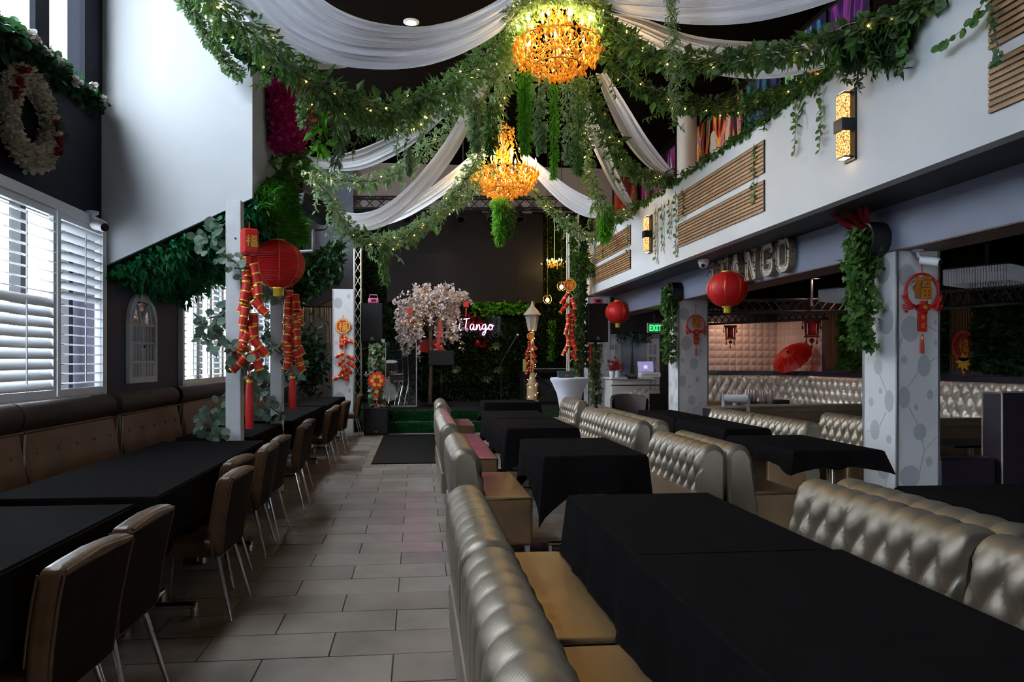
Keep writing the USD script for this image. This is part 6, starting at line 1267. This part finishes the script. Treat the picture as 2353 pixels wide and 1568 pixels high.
part('foliage', o, leafset('wide', np.stack([rng.uniform(.15 * W, .85 * W, 160), np.full(160, -.02), H_ * (1 - .16 * rng.random(160) ** 2)], 1), rng.normal(0, 1, (160, 3)) * [1, .1, 1], .09, rng), DEEP, kind='stuff'); part('sill', o, FR0(sbox(0, 0, W, .05 * H_), .02, 0), PW)
ec = AY(1504, 754, 13.6); o = thing('exit_sign', 'lit green exit sign under the beam', 'sign', ec); part('box', o, bevel_box(-.145, .145, 0, .05, -.10, .10, .01), M('exit_housing', (.22, .20, .18), .5)); t = meshkit.text_mesh('EXIT', .115, .006, True); tv = np.array(t.vertices); tv[:, 0] -= tv[:, 0].mean(); tv[:, 1] -= .057; sc2 = .24 / np.ptp(tv[:, 0]); tv[:, 0] *= sc2
part('letters', o, place((tv, np.array(t.faces)), (0, -.002, 0), *FRX), glow('exit_green', (.02, 1, .12), 3.2)); part('hanger', o, rod((0, .02, .10), (0, .02, 2.45 - ec[2]), .012, 6), BLKM)
QUILT = M('white_quilt', (.62, .58, .54), .35)
dx0, dx1, dz = AY(1402, 870, 14.0)[0], AY(1500, 870, 14.0)[0], AY(1402, 868, 14.0)[2]
o = thing('reception_desk', 'white quilted reception desk with a chrome rail', 'desk', ((dx0 + dx1) / 2, 14.0, 0)); hw_ = (dx1 - dx0) / 2
part('body', o, bevel_box(-hw_ + .04, hw_ - .06, .02, .6, 0, dz - .04, .015), QUILT); part('counter', o, bevel_box(-hw_, hw_, -.06, .66, dz - .04, dz, .01), SHUT); part('rail', o, rod((-hw_ + .01, -.06, dz - .16), (hw_ + .12, -.06, dz - .16), .016, 8), CHROME)
for i in range(5):
    for j in range(4):
        x0_ = .02 + i * .085; z0_ = .25 + j * .16 + (.08 if i % 2 else 0); c = np.array([x0_ - .0, .018, z0_]); v = np.array([[-.082, 0, 0], [0, 0, .078], [.082, 0, 0], [0, 0, -.078], [0, -.022, 0]]) + c
        if z0_ < dz - .2 and x0_ < hw_ - .14: part('quilt_pad', o, (v, np.array([[0, 1, 4], [1, 2, 4], [2, 3, 4], [3, 0, 4]])), QUILT)
LAV = glow('screen_lavender', (.36, .30, .62), .75)
mc = AY(1485, 847, 14.3); o = thing('computer_monitor', 'computer monitor with a lavender screen on the reception desk', 'monitor', (mc[0], 14.3, dz)); part('bezel', o, tf(bevel_box(-.17, .17, -.015, .02, .10, .34, .008), rx(-.15)), SHUT); part('display', o, tf(box(-.155, .155, -.018, -.015, .115, .325), rx(-.15)), LAV); part('window', o, tf(box(-.05, .03, -.020, -.018, .18, .25), rx(-.15)), glow('screen_white', (.8, .8, .9), .8)); part('stand', o, cat([box(-.03, .03, .0, .04, 0, .14), box(-.1, .1, -.06, .10, 0, .012)]), SHUT)
o = thing('printer', 'white receipt printer and tray under the monitor', 'printer', (AY(1492, 862, 14.1)[0], 14.1, dz)); part('body', o, bevel_box(-.20, .22, -.08, .14, 0, .10, .015), SHUT); part('slot', o, box(-.15, .15, -.083, -.08, .05, .06), BLKM)
o = thing('cash_terminal', 'small grey payment terminal on the reception desk', 'payment terminal', (AY(1450, 862, 14.0)[0], 14.0, dz)); part('body', o, tf(bevel_box(-.10, .10, -.1, .1, 0, .05, .01), rx(.3)), BLKM); part('screen', o, tf(box(-.08, .08, -.08, .08, .051, .053), rx(.3)), M('terminal_glass', (.20, .22, .25), .1))
for u, lb, mat in ((1407, 'red poinsettia in a pale pot on the reception desk', ROSE), (1418, 'dark red flower arrangement behind the poinsettia', ROSE)):
    pc = AY(u, 866, 13.85 if u < 1410 else 14.2); o = thing('flower_pot', lb, 'plant', (pc[0], pc[1], dz)); part('pot', o, lathe([(0, 0), (.05, 0), (.065, .14), (.05, .14), (0, .13)], 16), SHUT, smooth=30); P = np.array([0, 0, .22]) + rng.normal(0, .06, (50, 3)); part('petals', o, leafset('wide', P, rng.normal(0, 1, (50, 3)) + [0, 0, .5], .10, rng), mat)
for u0, u1, v0, v1, lb in ((1389, 1414, 804, 840, 'framed white notice on the pillar by the reception desk'),):
    a, b = AY(u0, v1, 15.48), AY(u1, v0, 15.48); o = thing('notice', lb, 'notice', (a[0], 15.48, a[2])); w, h = b[0] - a[0], b[2] - a[2]; part('sheet', o, box(0, w, -.004, 0, 0, h), SHUT); part('text_lines', o, cat([box(w * .15, w * (.85 - .2 * (k % 2)), -.006, -.004, h * (.3 + .08 * k), h * (.32 + .08 * k)) for k in range(6)]), GREYP, kind='stuff')
a, b = AY(1353, 842, 15.46), AY(1360, 790, 15.46); solo('red_banner', bevel_box(a[0], b[0], 15.46, 15.5, a[2], b[2], .004), RED, 'narrow red paper banner hung behind the far loudspeaker', 'banner')
# brown chair by the reception
o = thing('armchair', 'dusky brown upholstered tub chair before the reception desk', 'chair', (AY(1447, 930, 11.6)[0], 11.6, 0)); PLUMC = M('dusky_brown_fabric', (.060, .040, .042), .8); g = np.linspace(-.2, np.pi + .2, 15)
part('seat', o, bevel_box(-.27, .27, -.25, .27, .2, .46, .05, 3), PLUMC, smooth=45); zt = AY(1447, 908, 11.6)[2]
G = np.array([[(r * math.cos(a + math.pi) * .33 / .3, .02 - r * math.sin(a + math.pi) * 1.0, z) for r, z in ((.28, .25), (.30, zt - .1 + .06 * math.sin(a)), (.285, zt - .05 + .06 * math.sin(a)), (.26, zt - .06 + .06 * math.sin(a)), (.23, .4))] for a in g]); part('backrest', o, sheet(G), PLUMC, smooth=50)
for x in (-.2, .2):
    for y in (-.2, .2): part('leg', o, rod((x, y, .2), (x * 1.1, y * 1.1, 0), .02, 8), BLKM)

# ------------------------------------------------------------------ booths
TILEW = M('quilted_tile', (.74, .60, .55), .28)
def wall_tiles(name, label, o3, ex, n, rows, p):
    o = thing(name, label, 'wall panel', o3, 0, 'white quilted wall tiles'); ex = np.array(ex, float); nn_ = np.cross(ex, [0, 0, 1.0]); m_ = 5
    t = np.linspace(0, 1, m_); A_, B_ = np.meshgrid(t, t, indexing='ij'); D_ = .022 * (np.sin(np.pi * A_) * np.sin(np.pi * B_)) ** .6
    for i in range(n):
        for j in range(rows): G = (i + .004 + .992 * A_)[..., None] * p * ex + (j + .004 + .992 * B_)[..., None] * p * np.array([0, 0, 1.0]) + D_[..., None] * nn_; part('tile', o, sheet(G), TILEW, smooth=True)
    return o
tz0 = AY(1650, 856, YBAR)[2]; tp = .178; tx0 = AY(1625, 800, YBAR)[0]; tn = int((XR - tx0) / tp)
tx0 = XR - tn * tp; tr = 7
wall_tiles('quilted_tile_wall', 'pinkish quilted tiles on the back wall behind the umbrella booth', (tx0, YBAR - .004, tz0), (1, 0, 0), tn, tr, tp)
ty = AX(1896, 800, XR)[1]; tn2 = int((YBAR - ty) / tp)
wall_tiles('quilted_tile_wall', 'pinkish quilted tiles on the side wall meeting the corner behind the red umbrella', (XR - .004, YBAR, tz0), (0, -1, 0), tn2, tr, tp)
DSLAT = [M('brown_slat_%d' % i, c, .55) for i, c in enumerate([(.16, .075, .025), (.13, .062, .022)])]
def slats_y(label, y0, y1, n):
    o = thing('vertical_slat_panel', label, 'wall panel', (XR, y0, 1.25), 0, 'vertical slat panels'); w = (y1 - y0) / n
    for k in range(n): part('slat', o, box(-.03, -.002, k * w, k * w + w * .72, 0, 1.5), DSLAT[k % 2])
slats_y('brown vertical slats beside the pink quilted tiles', AX(1937, 800, XR)[1], ty - tn2 * 0 - .02, 12)
slats_y('dim brown vertical slats behind the round hanging ornament', AX(2246, 800, XR)[1], AX(2184, 800, XR)[1], 10)
for u0, u1, nm in ((1938, 2060, 'ivy panel beside the brown slats'), (2120, 2182, 'dark ivy panel just past the big pillar'), (2249, 2470, 'dark ivy panel at the picture edge')):
    y1, y0 = AX(u0, 800, XR)[1], AX(u1, 800, XR)[1]; o = thing('ivy_panel', nm + ' on the far booth wall', 'plant wall', (XR, y0, 1.25), 0, 'ivy panels on the booth wall'); part('backing', o, box(-.03, -.002, 0, y1 - y0, 0, 1.5), DEEP)
    mat_patch(o, 'foliage', (-.03, 0, 0), (0, y1 - y0, 0), (0, 0, 1.5), 2600, np.random.default_rng(u0), 'ivy', DEEP if u0 > 2000 else GREEN, .11, .09, np.array([-1, 0, 0]))
DKPUR = M('dark_purple_vinyl', (.022, .014, .026), .35); BRNB = M('brown_booth', (.17, .105, .06), .4)
gq = np.linspace(0, np.pi / 2, 10); rr_ = 2.2; bx1, by1 = XR - .35, YBAR - .35
bpath = [(tx0 - 1.0, by1)] + [(bx1 - rr_ + rr_ * math.sin(a), by1 - rr_ + rr_ * math.cos(a)) for a in gq] + [(bx1, 7.4)]
bm, bb = tuft_sweep(bpath, back_profile(.45, 1.08, .14, .02), .10, 3, sx=.20, sz=.19, depth=.065, step=8, pleat=False)
o = thing('corner_booth', 'long pearl tufted booth curving round the back corner', 'booth')
part('backrest', o, bm, PEARL, smooth=50); part('buttons', o, many(ICO[1], bb, .012), PEARL, kind='stuff')
def off_path(P, d):
    P = np.array(P, float); T = np.gradient(P, axis=0); T /= np.linalg.norm(T, axis=1, keepdims=True); return P + np.stack([T[:, 1], -T[:, 0]], 1) * d
P_ = np.array(bpath); Pb = crv(np.c_[P_, P_[:, 0] * 0], 60)[:, :2]
def ribbon(d0, d1, z0, z1):
    A_, B_ = off_path(Pb, d0), off_path(Pb, d1); ring = [np.c_[A_, A_[:, 0] * 0 + z0], np.c_[B_, B_[:, 0] * 0 + z0], np.c_[B_, B_[:, 0] * 0 + z1], np.c_[A_, A_[:, 0] * 0 + z1], np.c_[A_, A_[:, 0] * 0 + z0]]
    return sheet(np.stack(ring, 1))
part('cap_rail', o, ribbon(-.35, .10, 1.10, 1.19), DKPUR, smooth=30); part('seat', o, ribbon(.05, .60, .22, .47), BRNB, smooth=30); part('base', o, ribbon(.05, .50, 0, .22), DKPUR, smooth=30)
# smooth backed sofa and other pieces before the booth
def sofa_back(label, x0, x1, y, zt, d=.16):
    o = thing('low_sofa', label, 'sofa', ((x0 + x1) / 2, y, 0), 0, 'smooth backed bronze sofas'); h = (x1 - x0) / 2; g = np.linspace(0, 2 * np.pi, 17)[:-1]
    part('back', o, bevel_box(-h, h, .0, d, 0, zt - .06, .03, 3), BRNB, smooth=45); part('roll', o, tf(place(extrude(Polygon(np.stack([.10 * np.cos(g), .075 * np.sin(g)], 1)), 2 * h), (0, 0, 0), (0, 1, 0), (0, 0, 1)), None, (-h, d / 2, zt - .075)), VINYL, smooth=50); part('seat', o, bevel_box(-h, h, d, d + .5, .12, .46, .04, 3), BRNB, smooth=45)
    part('arm', o, bevel_box(-h - .02, -h + .14, d - .02, d + .5, .12, .62, .05, 3), VINYL, smooth=45)
a = AY(1722, 930, 9.7); b = AY(2040, 932, 9.7); sofa_back('long smooth backed bronze sofa behind the tufted bench and the pillar', a[0], b[0], 9.7, a[2])
a = AY(1947, 972, 8.1); sofa_back('short bronze sofa end showing just left of the big pillar', a[0], a[0] + .8, 8.1, a[2])
a = AY(2160, 948, 8.3); sofa_back('dim smooth sofa behind the dark high backed booth', AY(2120, 950, 8.6)[0], AY(2330, 950, 8.6)[0], 8.6, AY(2160, 962, 8.6)[2])
c = AY(2303, 902, 6.3); y1 = AX(2257, 902, c[0])[1]; o = thing('high_backed_booth', 'dark purple high backed booth with pale piping at the picture edge', 'booth', (c[0], 6.3, 0)); zt = c[2]
part('back', o, bevel_box(0, 1.5, 0, y1 - 6.3, .06, zt, .02, 2), DKPUR, smooth=40); part('piping', o, cat([tube([(.002, .002, .1), (.002, .002, zt - .01)], .008, 6), tube([(.0, .0, zt), (1.5, .0, zt)], .007, 6), tube([(0, 0, zt), (0, y1 - 6.3, zt)], .007, 6), tube([(0, y1 - 6.3, .1), (0, y1 - 6.3, zt)], .006, 6)]), PIPING)
part('seat', o, bevel_box(-.62, 0, .05, y1 - 6.3, .10, .47, .04, 3), DKPUR, smooth=40); part('seat_piping', o, tube([(-.60, .06, .468), (-.60, y1 - 6.35, .468)], .007, 6), PIPING)
c = AY(2230, 1016, 8.0); o = thing('booth_table', 'dark table standing beyond the big pillar', 'table', (c[0], 8.0, 0)); part('top', o, bevel_box(-.5, .5, -.35, .35, c[2] - .03, c[2], .01), BLKR); part('post', o, rod((0, 0, 0), (0, 0, c[2] - .03), .04, 12), CHROME, smooth=40); part('foot', o, lathe([(0, 0), (.25, 0), (.24, .02), (.05, .05), (0, .05)], 20), BLKM, smooth=30)
# service counter with paper rolls and rolled cutlery
c = AY(1690, 937, 9.9); zc_ = c[2]; x0, x1 = AY(1640, 937, 9.9)[0], AY(1800, 937, 9.9)[0]
o = thing('service_counter', 'brown service counter behind the tufted bench', 'counter', ((x0 + x1) / 2, 9.9, 0)); hw_ = (x1 - x0) / 2; part('top', o, bevel_box(-hw_, hw_, -.1, .5, zc_ - .03, zc_, .006), BRNB); part('front_panel', o, box(-hw_ + .02, hw_ - .02, -.05, .45, 0, zc_ - .03), DKPUR)
c = AY(1690, 920, 9.95); o = thing('wrap_roll', 'white roll in a slanted grey dispenser on the service counter', 'dispenser', (c[0], 9.95, zc_)); part('roll', o, tf(rod((-.17, 0, 0), (.17, 0, 0), .06, 20), rz(-.25), (0, 0, .13)), SHUT, smooth=40)
for s in (-1, 1): part('side', o, tf(place(extrude(Polygon([(-.12, 0), (.14, 0), (.05, .2), (-.02, .2)]), .012), (s * .18, 0, 0), (0, 1, 0), (0, 0, 1)), rz(-.25)), M('grey_stand%d' % (s + 1), (.22, .24, .30), .4))
part('base', o, tf(box(-.18, .18, -.12, .14, 0, .02), rz(-.25)), M('grey_base', (.22, .24, .30), .4))
NAP = M('napkin_pink', (.62, .47, .45), .8); NAPG = M('basket_grey', (.25, .24, .24), .6)
for k, (u, v) in enumerate(((1693, 906), (1719, 908), (1732, 909), (1752, 910), (1768, 908))):
    c = AY(u, v, 10.1); o = thing('cutlery_holder', 'holder of napkin rolled cutlery on the service counter, %s from the paper roll' % ('nearest', 'second', 'third', 'fourth', 'farthest')[k], 'holder', (c[0], 10.1, zc_), 0, 'holders of rolled cutlery')
    part('pot', o, lathe([(0, 0), (.055, 0), (.06, .08), (.05, .08), (0, .06)], 16), NAPG, smooth=30)
    for j in range(7): a = j * .9; part('napkin_roll', o, rod((.03 * math.cos(a), .03 * math.sin(a), .04), (.05 * math.cos(a), .05 * math.sin(a), .21 + .02 * (j % 3)), .014, 7), NAP, smooth=40)
c = AY(1790, 922, 10.1); solo('black_caddy', bevel_box(c[0] - .12, c[0] + .12, 10.0, 10.2, zc_, zc_ + .1, .01), BLKM, 'low black caddy beside the farthest cutlery holder', 'caddy')
# hanging ornaments
def hoop(label, c, R, axis=FRX, dim=1.0, group='hoop ornaments'):
    o = thing('hoop_ornament', label, 'decoration', c, 0, group); ex, ey = axis; N_ = np.cross(ex, ey)
    g = np.linspace(0, 2 * np.pi, 41)[:-1]; pl = lambda x, z, d=0: np.outer(np.atleast_1d(x), ex) + np.outer(np.atleast_1d(z), ey) + N_ * d
    part('hoop', o, tube(pl(R * np.cos(g), R * np.sin(g), .015), R * .065, 8, closed=True), RED, smooth=True); art = lambda s, d, off: place(extrude(s, d), tuple(N_ * off), ex, ey)
    part('character', o, art(affinity.translate(affinity.scale(glyph(FUS, R * 1.15).buffer(R * .012), .95, 1.15), 0, R * .22), .014, .01), ORNG); part('flower', o, art(affinity.translate(unary_union([burst(8, R * .26, R * .40)]), 0, -R * .92), .03, .02), RED)
    part('flower_heart', o, art(affinity.translate(burst(6, R * .09, R * .14), 0, -R * .92), .012, .05), GOLD)
    tw, be = [], []
    for s in (-1, 1):
        for k in range(7):
            a = -.9 + k * .23; q_ = [(s * R * .25, -R * .9), (s * R * (.65 + .05 * k), -R * (.95 - .06 * k)), (s * R * (1.0 + .08 * (k % 3)) , R * (-1.15 + .17 * k))]; tw.append(tube(pl([p[0] for p in q_], [p[1] for p in q_], .02), R * .03, 5)); be.append(pl(*q_[-1], .02)[0]); be.append(pl(s * R * (.75 + .05 * k), R * (-1.0 + .11 * k), .03)[0])
    part('twigs', o, cat(tw), RED, kind='stuff'); part('berries', o, many(ICO[1], np.array(be), R * .085), RED, kind='stuff')
    t1 = art(sbox(-R * .20, -R * 2.25, R * .20, -R * 1.22).buffer(R * .05), .012, .01); part('tag', o, t1, RED)
    for gph, z in ((PINGS, -R * 1.50), (ANS, -R * 1.95)): part('character', o, art(affinity.translate(glyph(gph, R * .30), 0, z), .005, .022), GOLD)
    tassel(o, np.array([0, 0, -R * 2.45]) + N_ * .015, R * 1.1, R * .09); part('cord', o, rod(np.array([0, 0, R]) + N_ * .01, np.array([0, 0, R * 1.65]) + N_ * .005, .004, 5), RED); part('bead', o, ball(np.array([0, 0, -R * 2.36]) + N_ * .015, R * .07, 1), GOLD)
    return o
ORNG = M('orange_gold', (.62, .20, .02), .4, .2)
hoop('large red hoop ornament with a gold character and flower on the big pillar', AY(2117, 670, 6.03), 43 * 6.03 / 1600)
hoop('red hoop ornament on the second pillar beside the tiled booth', AY(1598, 745, 11.29), 21 * 11.29 / 1600)
c = AX(2218, 795, XR - .05); o = thing('hoop_ornament', 'dim round red and gold ornament with tassel on the dark slats', 'decoration', c, 0, 'hoop ornaments'); L_ = ((0, -1, 0), (0, 0, 1))
part('disc', o, place(extrude(Point(0, 0).buffer(.23, 20), .02), (0, 0, 0), *L_), REDD); part('rim', o, place(extrude(Point(0, 0).buffer(.25, 20).difference(Point(0, 0).buffer(.20, 20)), .03), (0, 0, 0), *L_), RED); part('character', o, place(extrude(glyph(FUS, .22), .01), (-.02, 0, 0), *L_), ORNG); part('gold_leaves', o, place(extrude(affinity.translate(burst(9, .10, .17), 0, -.26), .03), (0, 0, 0), *L_), GOLD); tassel(o, (-.02, 0, -.40), .42, .035)
def felt_lantern(label, c, w, h):
    o = thing('felt_lantern', label, 'decoration', c, 0, 'flat felt lantern ornaments'); art = lambda s, d: place(extrude(s, d), (0, 0, 0), *FRX)
    part('body', o, art(unary_union([Polygon([(-w * .42, h * .42), (w * .42, h * .42), (w * .36, -h * .35), (-w * .36, -h * .35)]), sbox(-w * .5, h * .36, w * .5, h * .5), sbox(-w * .42, -h * .45, w * .42, -h * .36)]).difference(unary_union([sbox(x * w - .012, -h * .28, x * w + .012, h * .32) for x in (-.25, .25)])), .012), REDD)
    part('disc', o, art(Point(0, 0).buffer(w * .2, 12), .02), RED)
    for x in (-.5, -.3, .3, .5): tassel(o, (x * w, 0, h * .36 if abs(x) > .4 else -h * .45), h * .36, w * .045, REDD)
    part('drop', o, art(affinity.translate(Point(0, 0).buffer(w * .13, 10), 0, -h * .62), .015), REDD); tassel(o, (0, 0, -h * .75), h * .3, w * .05, REDD); part('string', o, rod((0, 0, h * .5), (0, 0, 2.8 - c[2]), .003, 4), RED)
c = AY(1865, 757, 11.2); felt_lantern('larger flat red felt lantern hanging above the umbrella', c, 46 * 11.2 / 1600, 44 * 11.2 / 1600)
c = AY(1678, 765, 13.0); felt_lantern('smaller flat red felt lantern hanging before the quilted tiles', c, 32 * 13 / 1600, 36 * 13 / 1600)
# umbrella on the cap rail
uc = AY(1819, 820, 15.0); o = thing('paper_umbrella', 'open red paper umbrella lying tilted on the booth rail', 'umbrella', uc); R_ = 49 * 15.0 / 1600
ax_ = np.array([-.706, -.289, .65]); ax_ /= np.linalg.norm(ax_); e1 = np.cross(ax_, [0, 0, 1.0]); e1 /= np.linalg.norm(e1); e2 = np.cross(ax_, e1); B_ = np.stack([e1, e2, ax_], 1)
URED = usdkit.material(stage, L + 'umbrella_paper', {'p': ('principled_bsdf', dict(base_color=(.80, .022, .018), roughness=.3)), 't': ('translucent_bsdf', dict(color=(.9, .04, .03))), 'm': ('mix_closure', dict(fac=.4))}, [('p.BSDF', 'm.closure1'), ('t.BSDF', 'm.closure2')], surface='m.closure')
n_ = 28; prof = [(.02, .17), (R_ * .35, .145), (R_ * .7, .075), (R_, -.03)]
v, f = lathe(prof, n_); k_ = np.arange(len(v)) % n_; v = v * np.where(k_ % 2, 1.0, .975)[:, None]; part('canopy', o, tf((v, f), B_), URED); part('finial', o, tf(rod((0, 0, .16), (0, 0, .21), .018, 8), B_), BLKM); part('shaft', o, tf(rod((0, 0, .16), (0, 0, -.40), .008, 8), B_), BARK)
part('ribs', o, tf(cat([rod((.02 * math.cos(a), .02 * math.sin(a), .165), (R_ * math.cos(a), R_ * math.sin(a), -.034), .004, 4) for a in np.arange(14) / 14 * 2 * np.pi]), B_), BARK, kind='stuff')
# crystal rod lamps and ceiling trusses in the booth area
RODM = M('crystal_rod', (.85, .85, .90), .12, .0, spec=.9)
for u, v, Y, W_, nm in ((2268, 640, 7.6, .33, 'square crystal rod ceiling lamp over the dark booth'), (1948, 682, 10.2, .3, 'square crystal rod ceiling lamp half hidden behind the ivy planter')):
    c = AY(u, v, Y); o = thing('crystal_lamp', nm, 'ceiling lamp', c, .5, 'crystal rod lamps'); part('plate', o, box(-W_, W_, -W_, W_, .11, .13), BLKM); part('stem', o, rod((0, 0, .12), (0, 0, 2.8 - c[2]), .03, 8), BLKM)
    for s in range(4):
        for k in range(24): x = -W_ + 2 * W_ * (k + .5) / 24; p = (rz(s * math.pi / 2) @ np.array([x, -W_, 0])); part('rod', o, tf(box(-.009, .009, -.009, .009, -.075 + .006 * (k % 2), .11), rz(.6), p), RODM)
TRD = M('dark_truss', (.10, .095, .095), .4, .6)
truss('ceiling_truss', AY(2150, 690, 8.6), AY(2450, 668, 8.2), .22, TRD, 'dark ceiling truss over the dark booth', bays=14, group='ceiling trusses over the booths')
truss('ceiling_truss', AY(1625, 705, 11.8), AY(1985, 702, 11.0), .2, TRD, 'dark ceiling truss over the tufted bench and booth', bays=18, group='ceiling trusses over the booths')
truss('ceiling_truss', AY(1622, 735, 14.6), AY(1900, 722, 14.0), .2, TRD, 'dark ceiling truss before the quilted tiles', bays=18, group='ceiling trusses over the booths')
c = AY(1865, 690, 11.1); o = thing('projector_pole', 'grey drop pole under the booth ceiling above the felt lantern', 'pole', c); part('pole', o, rod((0, 0, 2.8 - c[2]), (0, 0, -.05), .022, 10), ALU, smooth=40); part('collar', o, rod((0, 0, -.05), (0, 0, -.1), .032, 10), ALU, smooth=40)
# unseen recessed lamps placed to light the quilted tiles and booths
for k, (x, y, p) in enumerate(((tx0 + .45, YBAR - .55, 20), (XR - 1.5, YBAR - .9, 12), (XR - 1.2, 12.5, 8), (XB + 2.2, 11.0, 6))):
    o = thing('recessed_light', 'unseen warm recessed lamp in the booth ceiling, %s' % ('next to the quilted tiles', 'over the umbrella corner', 'over the booth side', 'over the service counter')[k], 'light', (x, y, 2.80), 0, 'unseen recessed lamps over the booths'); part('ring', o, lathe([(.05, 0), (.075, 0), (.075, -.008), (.05, -.012)], 20), BLKM); part('lamp', o, lathe([(0, -.004), (.05, -.004)], 16), glow('recessed_lamp_%d' % k, (1, .62, .44), p * 17.0))
